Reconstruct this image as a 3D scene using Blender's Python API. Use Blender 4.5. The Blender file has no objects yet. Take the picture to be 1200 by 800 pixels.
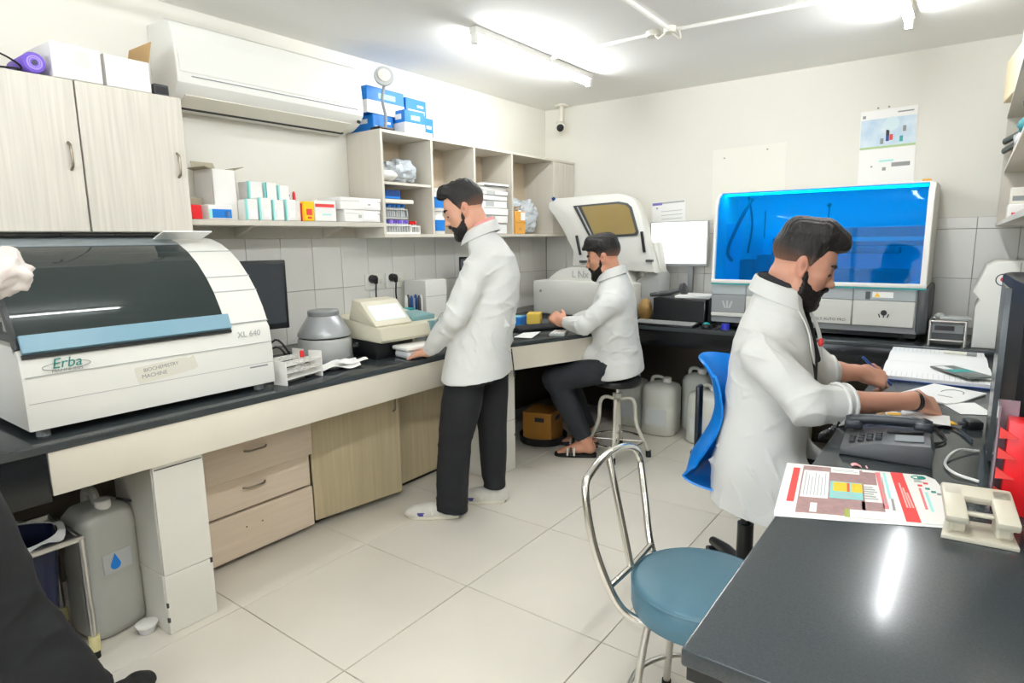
import bpy, bmesh, math, random
import numpy as np
from mathutils import Vector, Matrix, Euler

S = bpy.context.scene
COL = S.collection

# ------------------------------------------------------------------ camera, world, light levels, exposure
cam_d = bpy.data.cameras.new('camera')
cam_d.sensor_width = 36.0
cam_d.sensor_fit = 'HORIZONTAL'
cam_d.lens = 723.6 / 1200 * 36
cam_d.clip_start = 0.02
cam = bpy.data.objects.new('camera', cam_d)
COL.objects.link(cam)
cam.location = (0, 0, 1.45)
_y, _p, _r = math.radians(36.64), math.radians(9.29), math.radians(-0.835)
cam.rotation_euler = (Matrix.Rotation(_y, 3, 'Z') @ Matrix.Rotation(math.pi / 2 - _p, 3, 'X') @ Matrix.Rotation(_r, 3, 'Z')).to_euler()
S.camera = cam

world = bpy.data.worlds.new('world')
S.world = world
world.use_nodes = True
world.node_tree.nodes['Background'].inputs[0].default_value = (0.86, 0.93, 1.0, 1)
world.node_tree.nodes['Background'].inputs[1].default_value = 10.5

TUBE_POWER = 122.0        # emission of the ceiling tubes
S.view_settings.view_transform = 'Standard'
S.view_settings.look = 'None'
S.view_settings.exposure = 0.0
S.view_settings.gamma = 1.0
S.view_settings.use_curve_mapping = False
S.cycles.max_bounces = 10
S.cycles.diffuse_bounces = 5
S.cycles.transparent_max_bounces = 16
S.cycles.use_denoising = True
S.cycles.sample_clamp_indirect = 6.0
S.cycles.caustics_reflective = False
S.cycles.caustics_refractive = False

# ------------------------------------------------------------------ materials
def srgb(r, g, b):
    f = lambda c: (c / 255 / 12.92) if c / 255 <= 0.04045 else ((c / 255 + 0.055) / 1.055) ** 2.4
    return (f(r), f(g), f(b))

def mat(name, col, rough=0.5, metal=0.0, var=0.0, vscale=6.0, stretch=(1, 1, 1), bump=0.0, bscale=60.0, bstretch=(1, 1, 1),
        coat=0.0, spec=0.5, trans=0.0, ior=1.45, emit=0.0, col2=None, attr=None, alpha=1.0, sheen=0.0, sss=0.0):
    m = bpy.data.materials.new(name)
    m.use_nodes = True
    nt = m.node_tree
    N, Lk = nt.nodes, nt.links
    b = N['Principled BSDF']
    b.inputs['Base Color'].default_value = (*col, 1)
    b.inputs['Roughness'].default_value = rough
    b.inputs['Metallic'].default_value = metal
    b.inputs['Specular IOR Level'].default_value = spec
    b.inputs['Coat Weight'].default_value = coat
    b.inputs['Transmission Weight'].default_value = trans
    b.inputs['IOR'].default_value = ior
    b.inputs['Alpha'].default_value = alpha
    b.inputs['Sheen Weight'].default_value = sheen
    if sss:
        b.inputs['Subsurface Weight'].default_value = sss
        b.inputs['Subsurface Radius'].default_value = (0.01, 0.004, 0.002)
        b.inputs['Subsurface Scale'].default_value = 0.5
    if emit:
        b.inputs['Emission Color'].default_value = (*col, 1)
        b.inputs['Emission Strength'].default_value = emit
    tc = N.new('ShaderNodeTexCoord')
    base = None
    if attr:
        a = N.new('ShaderNodeAttribute'); a.attribute_name = attr
        base = a.outputs['Color']
    if var or col2:
        mp = N.new('ShaderNodeMapping'); mp.inputs['Scale'].default_value = stretch
        Lk.new(tc.outputs['Object'], mp.inputs[0])
        nz = N.new('ShaderNodeTexNoise'); nz.inputs['Scale'].default_value = vscale; nz.inputs['Detail'].default_value = 5
        Lk.new(mp.outputs[0], nz.inputs['Vector'])
        rp = N.new('ShaderNodeValToRGB')
        rp.color_ramp.elements[0].position = 0.3; rp.color_ramp.elements[1].position = 0.7
        c2 = col2 or tuple(max(0, c * (1 - var)) for c in col)
        rp.color_ramp.elements[0].color = (*c2, 1); rp.color_ramp.elements[1].color = (*col, 1)
        Lk.new(nz.outputs[0], rp.inputs[0])
        if base is None:
            base = rp.outputs[0]
        else:
            mx = N.new('ShaderNodeMix'); mx.data_type = 'RGBA'; mx.blend_type = 'MULTIPLY'; mx.inputs[0].default_value = 1
            Lk.new(base, mx.inputs[6])
            rp.color_ramp.elements[0].color = (1 - var,) * 3 + (1,); rp.color_ramp.elements[1].color = (1, 1, 1, 1)
            Lk.new(rp.outputs[0], mx.inputs[7])
            base = mx.outputs[2]
    if base is not None:
        Lk.new(base, b.inputs['Base Color'])
    if bump:
        mp = N.new('ShaderNodeMapping'); mp.inputs['Scale'].default_value = bstretch
        Lk.new(tc.outputs['Object'], mp.inputs[0])
        nz = N.new('ShaderNodeTexNoise'); nz.inputs['Scale'].default_value = bscale; nz.inputs['Detail'].default_value = 3
        Lk.new(mp.outputs[0], nz.inputs['Vector'])
        bp = N.new('ShaderNodeBump'); bp.inputs['Strength'].default_value = bump; bp.inputs['Distance'].default_value = 0.01
        Lk.new(nz.outputs[0], bp.inputs['Height'])
        Lk.new(bp.outputs[0], b.inputs['Normal'])
    return m

def clear_mat(name, col, opacity=0.3, rough=0.1, tint=None, diffuse=0.3, shine=1.0):
    """thin clear plastic or glass: transparent, with a little diffuse haze and a glossy skin"""
    m = bpy.data.materials.new(name); m.use_nodes = True
    nt = m.node_tree; N, Lk = nt.nodes, nt.links
    N.remove(N['Principled BSDF'])
    out = N['Material Output']
    t = N.new('ShaderNodeBsdfTransparent'); t.inputs[0].default_value = (*(tint or (1, 1, 1)), 1)
    d = N.new('ShaderNodeBsdfPrincipled'); d.inputs['Base Color'].default_value = (*col, 1); d.inputs['Roughness'].default_value = max(rough, 0.25); d.inputs['Specular IOR Level'].default_value = 0.5 if shine == 1.0 else 0.0
    mx = N.new('ShaderNodeMixShader'); mx.inputs[0].default_value = opacity
    Lk.new(t.outputs[0], mx.inputs[1]); Lk.new(d.outputs[0], mx.inputs[2])
    g = N.new('ShaderNodeBsdfGlossy'); g.inputs['Roughness'].default_value = rough
    fr = N.new('ShaderNodeFresnel'); fr.inputs[0].default_value = 1.45
    m2 = N.new('ShaderNodeMixShader')
    if shine != 1.0:
        mul = N.new('ShaderNodeMath'); mul.operation = 'MULTIPLY'; mul.inputs[1].default_value = shine
        Lk.new(fr.outputs[0], mul.inputs[0]); Lk.new(mul.outputs[0], m2.inputs[0])
    else:
        Lk.new(fr.outputs[0], m2.inputs[0])
    Lk.new(mx.outputs[0], m2.inputs[1]); Lk.new(g.outputs[0], m2.inputs[2])
    Lk.new(m2.outputs[0], out.inputs[0])
    return m

# ------------------------------------------------------------------ mesh accumulator
def Rz(a): return Matrix.Rotation(a, 3, 'Z')

class M:
    def __init__(s): s.v, s.f, s.mi = [], [], []
    def _add(s, vs, fs, mi=0):
        o = len(s.v); s.v += [tuple(p) for p in vs]
        for f in fs:
            s.f.append(tuple(i + o for i in f)); s.mi.append(mi)
        return s
    def box(s, c, d, bev=0.0, rot=None, mi=0, seg=2):
        """box with centre c, full size d"""
        if bev <= 0:
            x, y, z = d[0] / 2, d[1] / 2, d[2] / 2
            vs = [Vector(p) for p in ((-x, -y, -z), (x, -y, -z), (x, y, -z), (-x, y, -z), (-x, -y, z), (x, -y, z), (x, y, z), (-x, y, z))]
            fs = [(0, 3, 2, 1), (4, 5, 6, 7), (0, 1, 5, 4), (1, 2, 6, 5), (2, 3, 7, 6), (3, 0, 4, 7)]
        else:
            bm = bmesh.new()
            bmesh.ops.create_cube(bm, size=1.0)
            for v in bm.verts: v.co = Vector((v.co.x * d[0], v.co.y * d[1], v.co.z * d[2]))
            bmesh.ops.bevel(bm, geom=list(bm.edges), offset=min(bev, min(d) * 0.49), segments=seg, affect='EDGES', profile=0.5)
            bm.verts.index_update()
            vs = [v.co.copy() for v in bm.verts]; fs = [tuple(v.index for v in f.verts) for f in bm.faces]
            bm.free()
        if rot is not None:
            R = Rz(rot) if isinstance(rot, (int, float)) else rot
            vs = [R @ v for v in vs]
        c = Vector(c)
        return s._add([v + c for v in vs], fs, mi)
    def bb(s, x0, x1, y0, y1, z0, z1, bev=0.0, mi=0, seg=2):
        return s.box(((x0 + x1) / 2, (y0 + y1) / 2, (z0 + z1) / 2), (abs(x1 - x0), abs(y1 - y0), abs(z1 - z0)), bev, None, mi, seg)
    def prism(s, poly, a, b, axis='z', mi=0, bev=0.0):
        """closed 2-D outline extruded from a to b along an axis; axis x: poly=(y,z), y: (x,z), z: (x,y)"""
        put = {'x': lambda p, t: (t, p[0], p[1]), 'y': lambda p, t: (p[0], t, p[1]), 'z': lambda p, t: (p[0], p[1], t)}[axis]
        n = len(poly)
        bm = bmesh.new()
        lo = [bm.verts.new(put(p, a)) for p in poly]; hi = [bm.verts.new(put(p, b)) for p in poly]
        bm.faces.new(lo); bm.faces.new(hi)
        for i in range(n): bm.faces.new((lo[i], lo[(i + 1) % n], hi[(i + 1) % n], hi[i]))
        bmesh.ops.recalc_face_normals(bm, faces=bm.faces)
        if bev:
            caps = set(bm.faces[:2]) if False else None
            bm.faces.ensure_lookup_table()
            eg = list({e for f in (bm.faces[0], bm.faces[1]) for e in f.edges})
            bmesh.ops.bevel(bm, geom=eg, offset=bev, segments=2, affect='EDGES', profile=0.5)
        bm.verts.index_update()
        s._add([v.co.copy() for v in bm.verts], [tuple(v.index for v in f.verts) for f in bm.faces], mi)
        bm.free()
        return s
    def tube(s, pts, r, seg=8, closed=False, caps=True, mi=0):
        pts = [Vector(p) for p in pts]; n = len(pts)
        rs = [r] * n if isinstance(r, (int, float)) else list(r)
        vs, fs = [], []
        T = []
        for i in range(n):
            a = pts[(i - 1) % n] if (closed or i > 0) else pts[0]
            b = pts[(i + 1) % n] if (closed or i < n - 1) else pts[-1]
            t = (b - a); T.append(t.normalized() if t.length > 1e-9 else Vector((0, 0, 1)))
        up = Vector((0, 0, 1)) if abs(T[0].z) < 0.9 else Vector((1, 0, 0))
        nrm = (up - T[0] * up.dot(T[0])).normalized()
        for i in range(n):
            nrm = (nrm - T[i] * nrm.dot(T[i]))
            nrm = nrm.normalized() if nrm.length > 1e-6 else T[i].orthogonal().normalized()
            bi = T[i].cross(nrm)
            for k in range(seg):
                a = 2 * math.pi * k / seg
                vs.append(pts[i] + (nrm * math.cos(a) + bi * math.sin(a)) * rs[i])
        m = n if closed else n - 1
        for i in range(m):
            j = (i + 1) % n
            for k in range(seg):
                k2 = (k + 1) % seg
                fs.append((i * seg + k, i * seg + k2, j * seg + k2, j * seg + k))
        if caps and not closed:
            fs.append(tuple(range(seg))[::-1]); fs.append(tuple((n - 1) * seg + k for k in range(seg)))
        return s._add(vs, fs, mi)
    def cyl(s, a, b, r, r2=None, seg=16, mi=0): return s.tube([a, b], [r, r if r2 is None else r2], seg, mi=mi)
    def lathe(s, prof, c=(0, 0, 0), seg=24, mi=0, R=None, sq=None, sx=1.0, sy=1.0):
        """profile of (radius, z), bottom to top; R turns it; sq>2 makes the ring a rounded square"""
        vs, fs = [], []
        n = len(prof); c = Vector(c)
        for (r, z) in prof:
            for k in range(seg):
                a = 2 * math.pi * k / seg
                ca, sa = math.cos(a), math.sin(a)
                q = 1.0 if not sq else (abs(ca) ** sq + abs(sa) ** sq) ** (-1 / sq)
                p = Vector((r * q * ca * sx, r * q * sa * sy, z))
                vs.append((R @ p if R else p) + c)
        for i in range(n - 1):
            for k in range(seg):
                k2 = (k + 1) % seg
                fs.append((i * seg + k, i * seg + k2, (i + 1) * seg + k2, (i + 1) * seg + k))
        fs.append(tuple(range(seg))[::-1]); fs.append(tuple((n - 1) * seg + k for k in range(seg)))
        return s._add(vs, fs, mi)
    def disc(s, c, r, h, seg=20, mi=0): return s.lathe([(r, 0), (r, h)], c, seg, mi)
    def grid(s, fn, nu, nv, mi=0, thick=0.0):
        """sheet of points fn(u,v), u,v in 0..1; thick extrudes it along the normal afterwards"""
        P = [[Vector(fn(i / nu, j / nv)) for j in range(nv + 1)] for i in range(nu + 1)]
        W = nv + 1
        vs = [p for row in P for p in row]
        fs = [(i * W + j, (i + 1) * W + j, (i + 1) * W + j + 1, i * W + j + 1) for i in range(nu) for j in range(nv)]
        if thick:
            nr = [Vector((0, 0, 0)) for _ in vs]
            for f in fs:
                nn = (vs[f[1]] - vs[f[0]]).cross(vs[f[3]] - vs[f[0]])
                for i in f: nr[i] += nn
            n0 = len(vs)
            vs = vs + [v - n.normalized() * thick for v, n in zip(vs, nr)]
            fs = fs + [tuple(i + n0 for i in f[::-1]) for f in fs]
            bd = [i * W for i in range(nu + 1)] + [nu * W + j for j in range(1, W)] + [i * W + nv for i in range(nu - 1, -1, -1)] + [j for j in range(nv - 1, 0, -1)]
            for a, b in zip(bd, bd[1:] + bd[:1]): fs.append((b, a, a + n0, b + n0))
        return s._add(vs, fs, mi)
    def ball(s, c, r, nu=16, nv=10, R=None, mi=0):
        rx, ry, rz = (r, r, r) if isinstance(r, (int, float)) else r
        c = Vector(c); vs, fs = [], []
        for j in range(1, nv):
            t = math.pi * j / nv
            for i in range(nu):
                a = 2 * math.pi * i / nu
                p = Vector((rx * math.sin(t) * math.cos(a), ry * math.sin(t) * math.sin(a), -rz * math.cos(t)))
                vs.append((R @ p if R else p) + c)
        for j in range(nv - 2):
            for i in range(nu):
                i2 = (i + 1) % nu
                fs.append((j * nu + i, j * nu + i2, (j + 1) * nu + i2, (j + 1) * nu + i))
        b, t = Vector((0, 0, -rz)), Vector((0, 0, rz))
        vs += [(R @ b if R else b) + c, (R @ t if R else t) + c]
        nb, ntp = len(vs) - 2, len(vs) - 1
        for i in range(nu):
            i2 = (i + 1) % nu
            fs.append((nb, i2, i)); fs.append((ntp, (nv - 2) * nu + i, (nv - 2) * nu + i2))
        return s._add(vs, fs, mi)

def obj(name, g, mats, parent=None, sharp=38, loc=None):
    """links the accumulated geometry as one mesh object"""
    me = bpy.data.meshes.new(name)
    me.from_pydata([tuple(v) for v in g.v], [], g.f)
    for m_ in (mats if isinstance(mats, (list, tuple)) else [mats]): me.materials.append(m_)
    bm = bmesh.new(); bm.from_mesh(me)
    for f, k in zip(bm.faces, g.mi): f.material_index = k; f.smooth = True
    bmesh.ops.recalc_face_normals(bm, faces=bm.faces)
    lim = math.radians(sharp)
    for e in bm.edges:
        e.smooth = not (len(e.link_faces) == 2 and e.calc_face_angle(0) > lim)
    bm.to_mesh(me); bm.free()
    o = bpy.data.objects.new(name, me); COL.objects.link(o)
    if parent: o.parent = parent
    if loc: o.location = loc
    return o

def tag(o, label=None, cat=None, group=None, kind=None):
    if label: o['label'] = label
    if cat: o['category'] = cat
    if group: o['group'] = group
    if kind: o['kind'] = kind
    return o

def thing(name, label, cat, loc=(0, 0, 0), rotz=0.0, group=None):
    o = bpy.data.objects.new(name, None); COL.objects.link(o)
    o.empty_display_size = 0.05
    o.location = loc; o.rotation_euler = (0, 0, rotz)
    return tag(o, label, cat, group)

def struct(name, g, m, parent=None):
    o = obj(name, g, m, parent)
    o['kind'] = 'structure'
    return o

def dup(root, loc, rotz=None, label=None, group=None, cat=None):
    r = root.copy(); COL.objects.link(r); r.location = loc
    if rotz is not None: r.rotation_euler = (0, 0, rotz)
    tag(r, label, cat, group)
    for ch in list(root.children):
        c = ch.copy(); COL.objects.link(c); c.parent = r
        for g_ in list(ch.children):
            d = g_.copy(); COL.objects.link(d); d.parent = c
    return r

def text(name, s, size, m, parent, loc, rot, extrude=0.0004, align='CENTER', xs=1.0, shear=0.0):
    cu = bpy.data.curves.new(name, 'FONT')
    cu.body = s; cu.size = size; cu.align_x = align; cu.align_y = 'CENTER'; cu.extrude = extrude; cu.shear = shear
    cu.resolution_u = 3
    t = bpy.data.objects.new(name, cu); COL.objects.link(t)
    dg = bpy.context.evaluated_depsgraph_get()
    me = bpy.data.meshes.new_from_object(t.evaluated_get(dg))
    bpy.data.objects.remove(t); bpy.data.curves.remove(cu)
    me.materials.clear(); me.materials.append(m)
    o = bpy.data.objects.new(name, me); COL.objects.link(o)
    if parent: o.parent = parent
    o.location = loc; o.rotation_euler = rot; o.scale = (xs, 1, 1)
    return o

def arc(c, r, a0, a1, n, plane='xz'):
    out = []
    for i in range(n + 1):
        a = math.radians(a0 + (a1 - a0) * i / n)
        p, q = r * math.cos(a), r * math.sin(a)
        out.append({'xz': (c[0] + p, c[1], c[2] + q), 'xy': (c[0] + p, c[1] + q, c[2]), 'yz': (c[0], c[1] + p, c[2] + q)}[plane])
    return out

def spline(pts, n=6):
    """Catmull-Rom through the points"""
    P = [Vector(p) for p in pts]; P = [P[0] * 2 - P[1]] + P + [P[-1] * 2 - P[-2]]
    out = []
    for i in range(1, len(P) - 2):
        for k in range(n):
            t = k / n
            out.append(0.5 * ((2 * P[i]) + (P[i + 1] - P[i - 1]) * t + (2 * P[i - 1] - 5 * P[i] + 4 * P[i + 1] - P[i + 2]) * t * t + (3 * P[i] - P[i - 1] - 3 * P[i + 1] + P[i + 2]) * t ** 3))
    out.append(P[-2])
    return out

def crumple(c, r, seed, nu=34, nv=22, amp=0.3, freq=4.6, flat=True, R=None):
    """a crumpled bag: a ball pushed in and out by ridged waves, flattened where it lies"""
    rnd = random.Random(seed)
    waves = [(Vector((rnd.gauss(0, 1), rnd.gauss(0, 1), rnd.gauss(0, 1))).normalized() * freq * rnd.uniform(0.6, 2.4), rnd.uniform(0, 6.3)) for _ in range(7)]
    g = M(); g.ball((0, 0, 0), 1.0, nu, nv)
    out = []
    for v in g.v:
        p = Vector(v)
        w = sum(abs(math.sin(k.dot(p) + ph)) for k, ph in waves) / len(waves)
        p = p * (1 - amp + 2 * amp * (w - 0.35))
        q = Vector((p.x * r[0], p.y * r[1], p.z * r[2]))
        if R: q = R @ q
        q += Vector(c)
        if flat: q.z = max(q.z, c[2] - r[2] * 0.8)
        out.append(q)
    g.v = [tuple(p) for p in out]
    return g

# ------------------------------------------------------------------ implicit bodies: distance fields on a grid, meshed with surface nets
class SDF:
    def __init__(s, lo, hi, h):
        s.lo = np.array(lo, np.float32); s.h = h
        s.n = np.ceil((np.array(hi) - np.array(lo)) / h).astype(int) + 1
        s.D = np.full(s.n, 9.0, np.float32)
    def sub(s, lo, hi, mg):
        a = np.clip(np.floor((np.array(lo) - mg - s.lo) / s.h).astype(int), 0, s.n - 1)
        b = np.clip(np.ceil((np.array(hi) + mg - s.lo) / s.h).astype(int) + 1, 1, s.n)
        sl = tuple(slice(i, max(j, i + 1)) for i, j in zip(a, b))
        X, Y, Z = [(s.lo[k] + s.h * np.arange(sl[k].start, sl[k].stop)).astype(np.float32) for k in range(3)]
        return sl, X[:, None, None], Y[None, :, None], Z[None, None, :]
    def put(s, lo, hi, f, k=0.0, op='u'):
        sl, X, Y, Z = s.sub(lo, hi, k + 3 * s.h)
        d = f(X, Y, Z)
        A = s.D[sl]
        if op == 's':
            d = -d
            if k:
                h = np.clip(k - np.abs(A - d), 0, None) / k
                s.D[sl] = np.maximum(A, d) + h * h * k * 0.25
            else: s.D[sl] = np.maximum(A, d)
        else:
            if k:
                h = np.clip(k - np.abs(A - d), 0, None) / k
                s.D[sl] = np.minimum(A, d) - h * h * k * 0.25
            else: s.D[sl] = np.minimum(A, d)
    def cone(s, a, b, ra, rb=None, k=0.0, op='u'):
        rb = ra if rb is None else rb
        a = np.array(a, np.float32); b = np.array(b, np.float32); r = max(ra, rb)
        ba = b - a; L2 = float(ba @ ba) + 1e-12
        def f(X, Y, Z):
            px, py, pz = X - a[0], Y - a[1], Z - a[2]
            t = np.clip((px * ba[0] + py * ba[1] + pz * ba[2]) / L2, 0, 1)
            return np.sqrt((px - t * ba[0]) ** 2 + (py - t * ba[1]) ** 2 + (pz - t * ba[2]) ** 2) - (ra + (rb - ra) * t)
        s.put(np.minimum(a, b) - r, np.maximum(a, b) + r, f, k, op)
    def chain(s, pts, rs, k=0.0, op='u'):
        rs = [rs] * len(pts) if isinstance(rs, (int, float)) else rs
        for i in range(len(pts) - 1): s.cone(pts[i], pts[i + 1], rs[i], rs[i + 1], k, op)
    def ell(s, c, r, R=None, k=0.0, op='u'):
        c = np.array(c, np.float32); R = np.eye(3) if R is None else np.array(R)
        e = np.sqrt(((R * np.array(r)) ** 2).sum(1))
        def f(X, Y, Z):
            px, py, pz = X - c[0], Y - c[1], Z - c[2]
            k0 = k1 = 0
            for i in range(3):
                q = px * R[0, i] + py * R[1, i] + pz * R[2, i]
                k0 = k0 + (q / r[i]) ** 2; k1 = k1 + (q / r[i] ** 2) ** 2
            k0 = np.sqrt(k0); k1 = np.sqrt(k1) + 1e-9
            return k0 * (k0 - 1) / k1
        s.put(c - e, c + e, f, k, op)
    def box(s, c, half, R=None, rnd=0.0, k=0.0, op='u'):
        c = np.array(c, np.float32); R = np.eye(3) if R is None else np.array(R)
        e = (np.abs(R) * np.array(half)).sum(1)
        def f(X, Y, Z):
            px, py, pz = X - c[0], Y - c[1], Z - c[2]
            o = 0; mx = None
            for i in range(3):
                q = np.abs(px * R[0, i] + py * R[1, i] + pz * R[2, i]) - (half[i] - rnd)
                o = o + np.maximum(q, 0) ** 2
                mx = q if mx is None else np.maximum(mx, q)
            return np.sqrt(o) + np.minimum(mx, 0) - rnd
        s.put(c - e, c + e, f, k, op)
    def loft(s, secs, lat, k=0.0, op='u', n=2.3, cap=True, grow=0.0):
        """secs: (centre, half width along lat, half depth); capped flat at both ends"""
        C = np.array([c for c, a, b in secs], float); W = C[-1] - C[0]; W /= np.linalg.norm(W)
        lat = np.array(lat, float); U = lat - W * (lat @ W); U /= np.linalg.norm(U); V = np.cross(W, U)
        w = C @ W; A = np.array([x[1] for x in secs]) + grow; B = np.array([x[2] for x in secs]) + grow
        o = np.argsort(w); cu, cv = (C @ U)[o], (C @ V)[o]; w = w[o]; A = A[o]; B = B[o]
        r = max(A.max(), B.max())
        def f(X, Y, Z):
            pw = X * W[0] + Y * W[1] + Z * W[2]
            it = lambda t: np.interp(pw.ravel(), w, t).reshape(pw.shape).astype(np.float32)
            a, b = it(A), it(B)
            q = (np.abs((X * U[0] + Y * U[1] + Z * U[2] - it(cu)) / a) ** n + np.abs((X * V[0] + Y * V[1] + Z * V[2] - it(cv)) / b) ** n) ** (1 / n)
            d = (q - 1) * np.minimum(a, b)
            if cap: d = np.maximum(d, np.maximum(w[0] - pw, pw - w[-1]))
            return d
        s.put(C.min(0) - r, C.max(0) + r, f, k, op)
    def cut(s, p, nrm):
        """keeps what lies behind the plane through p with outward normal nrm"""
        nrm = np.array(nrm, float); nrm /= np.linalg.norm(nrm)
        X, Y, Z = [(s.lo[k] + s.h * np.arange(s.n[k])).astype(np.float32) for k in range(3)]
        s.D = np.maximum(s.D, (X[:, None, None] - p[0]) * nrm[0] + (Y[None, :, None] - p[1]) * nrm[1] + (Z[None, None, :] - p[2]) * nrm[2])
    def mesh(s):
        D = s.D; Sg = D < 0
        c = np.zeros(tuple(np.array(D.shape) - 1), np.int8)
        for i in (0, 1):
            for j in (0, 1):
                for k in (0, 1): c += Sg[i:D.shape[0] - 1 + i, j:D.shape[1] - 1 + j, k:D.shape[2] - 1 + k]
        I, J, K = np.nonzero((c > 0) & (c < 8))
        idx = np.full(c.shape, -1, np.int32); idx[I, J, K] = np.arange(len(I))
        acc = np.zeros((len(I), 3)); cnt = np.zeros(len(I))
        for ax in range(3):
            for u in (0, 1):
                for v in (0, 1):
                    o = [0, 0, 0]; o[(ax + 1) % 3] = u; o[(ax + 2) % 3] = v
                    e = list(o); e[ax] = 1
                    d0 = D[I + o[0], J + o[1], K + o[2]]; d1 = D[I + e[0], J + e[1], K + e[2]]
                    x = (d0 < 0) != (d1 < 0)
                    t = np.where(x, d0 / np.where(x, d0 - d1, 1), 0)
                    p = np.stack([np.full(len(I), float(o[0])), np.full(len(I), float(o[1])), np.full(len(I), float(o[2]))], 1)
                    p[:, ax] = t
                    acc += p * x[:, None]; cnt += x
        V = (np.stack([I, J, K], 1) + acc / np.maximum(cnt, 1)[:, None]) * s.h + s.lo
        Q = []
        for ax in range(3):
            a1, a2 = (ax + 1) % 3, (ax + 2) % 3
            sl0 = [slice(None)] * 3; sl1 = [slice(None)] * 3
            sl0[ax] = slice(0, -1); sl1[ax] = slice(1, None)
            s0, s1 = Sg[tuple(sl0)], Sg[tuple(sl1)]
            E = np.stack(np.nonzero(s0 != s1), 1)
            lim = np.array(c.shape)
            ok = (E[:, a1] > 0) & (E[:, a2] > 0) & (E[:, a1] < lim[a1]) & (E[:, a2] < lim[a2])
            E = E[ok]
            def cell(d1, d2):
                F = E.copy(); F[:, a1] -= d1; F[:, a2] -= d2
                return idx[F[:, 0], F[:, 1], F[:, 2]]
            q = np.stack([cell(1, 1), cell(0, 1), cell(0, 0), cell(1, 0)], 1)
            fl = ~s0[E[:, 0], E[:, 1], E[:, 2]]
            q[fl] = q[fl][:, ::-1]
            Q.append(q[(q >= 0).all(1)])
        return V, np.concatenate(Q)

def vnormals(V, Q):
    n = np.cross(V[Q[:, 2]] - V[Q[:, 0]], V[Q[:, 3]] - V[Q[:, 1]])
    N = np.zeros_like(V)
    for i in range(4): np.add.at(N, Q[:, i], n)
    return N / (np.linalg.norm(N, axis=1, keepdims=True) + 1e-12)

def relax(V, Q, it=1, lam=0.5):
    for _ in range(it):
        A = np.zeros_like(V); c = np.zeros(len(V))
        for i in range(4):
            for j in (1, 3):
                np.add.at(A, Q[:, i], V[Q[:, (i + j) % 4]]); np.add.at(c, Q[:, i], 1)
        V = V + lam * (A / np.maximum(c, 1)[:, None] - V)
    return V

def waves(P, seed, freq, n=7, zs=1.0, ridged=True):
    """smooth cloth-like undulation, -1..1"""
    r = np.random.default_rng(seed); out = np.zeros(len(P))
    for _ in range(n):
        k = r.normal(size=3); k /= np.linalg.norm(k); k[2] *= zs; k *= freq * r.uniform(0.6, 1.7) * 2 * np.pi
        w = r.normal(size=3) * freq * 3
        a = P @ k + 1.3 * np.sin(P @ w + r.uniform(0, 6)) + r.uniform(0, 6)
        out += (1 - 2 * np.abs(np.sin(a / 2))) if ridged else np.sin(a)
    return out / n

def net_obj(name, V, Q, m, parent, colors=None, origin=(0, 0, 0)):
    V = V - np.array(origin)
    me = bpy.data.meshes.new(name)
    me.vertices.add(len(V)); me.vertices.foreach_set('co', V.astype(np.float32).ravel())
    me.loops.add(Q.size); me.loops.foreach_set('vertex_index', Q.astype(np.int32).ravel())
    me.polygons.add(len(Q)); me.polygons.foreach_set('loop_start', np.arange(0, Q.size, 4, dtype=np.int32))
    me.update(calc_edges=True)
    me.polygons.foreach_set('use_smooth', np.ones(len(Q), bool))
    if colors is not None:
        a = me.color_attributes.new('tint', 'FLOAT_COLOR', 'POINT')
        a.data.foreach_set('color', np.concatenate([colors, np.ones((len(V), 1))], 1).astype(np.float32).ravel())
    me.materials.append(m)
    me.validate()
    o = bpy.data.objects.new(name, me); COL.objects.link(o)
    if parent: o.parent = parent
    return o

SPLIT = set('seam holder foot gas_strut hinge print screw pin crossbar emblem reagent_block gantry_rail hose probe grip_hole punch_block window_frame text_bar module_cover screw_hole socket rolled_cuff'.split())
def split_loose():
    """pieces that came out of one builder but are separate become objects of their own"""
    for o in list(COL.objects):
        if o.type != 'MESH' or o.get('kind') == 'stuff' or o.name.split('.')[0] not in SPLIT: continue
        me = o.data; n = len(me.vertices); par = list(range(n))
        def find(i):
            while par[i] != i: par[i] = par[par[i]]; i = par[i]
            return i
        for e in me.edges:
            a, b = find(e.vertices[0]), find(e.vertices[1])
            if a != b: par[a] = b
        isl = {}
        for p in me.polygons: isl.setdefault(find(p.vertices[0]), []).append(p)
        if len(isl) < 2: continue
        for k, ps in enumerate(isl.values()):
            ids = sorted({v for p in ps for v in p.vertices}); mp = {v: i for i, v in enumerate(ids)}
            nm = bpy.data.meshes.new(me.name)
            nm.from_pydata([tuple(me.vertices[i].co) for i in ids], [], [tuple(mp[v] for v in p.vertices) for p in ps])
            for m_ in me.materials: nm.materials.append(m_)
            for q, p in zip(nm.polygons, ps): q.material_index = p.material_index
            if k == 0: first = nm
            else:
                c = o.copy(); c.data = nm; COL.objects.link(c)
        o.data = first
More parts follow.
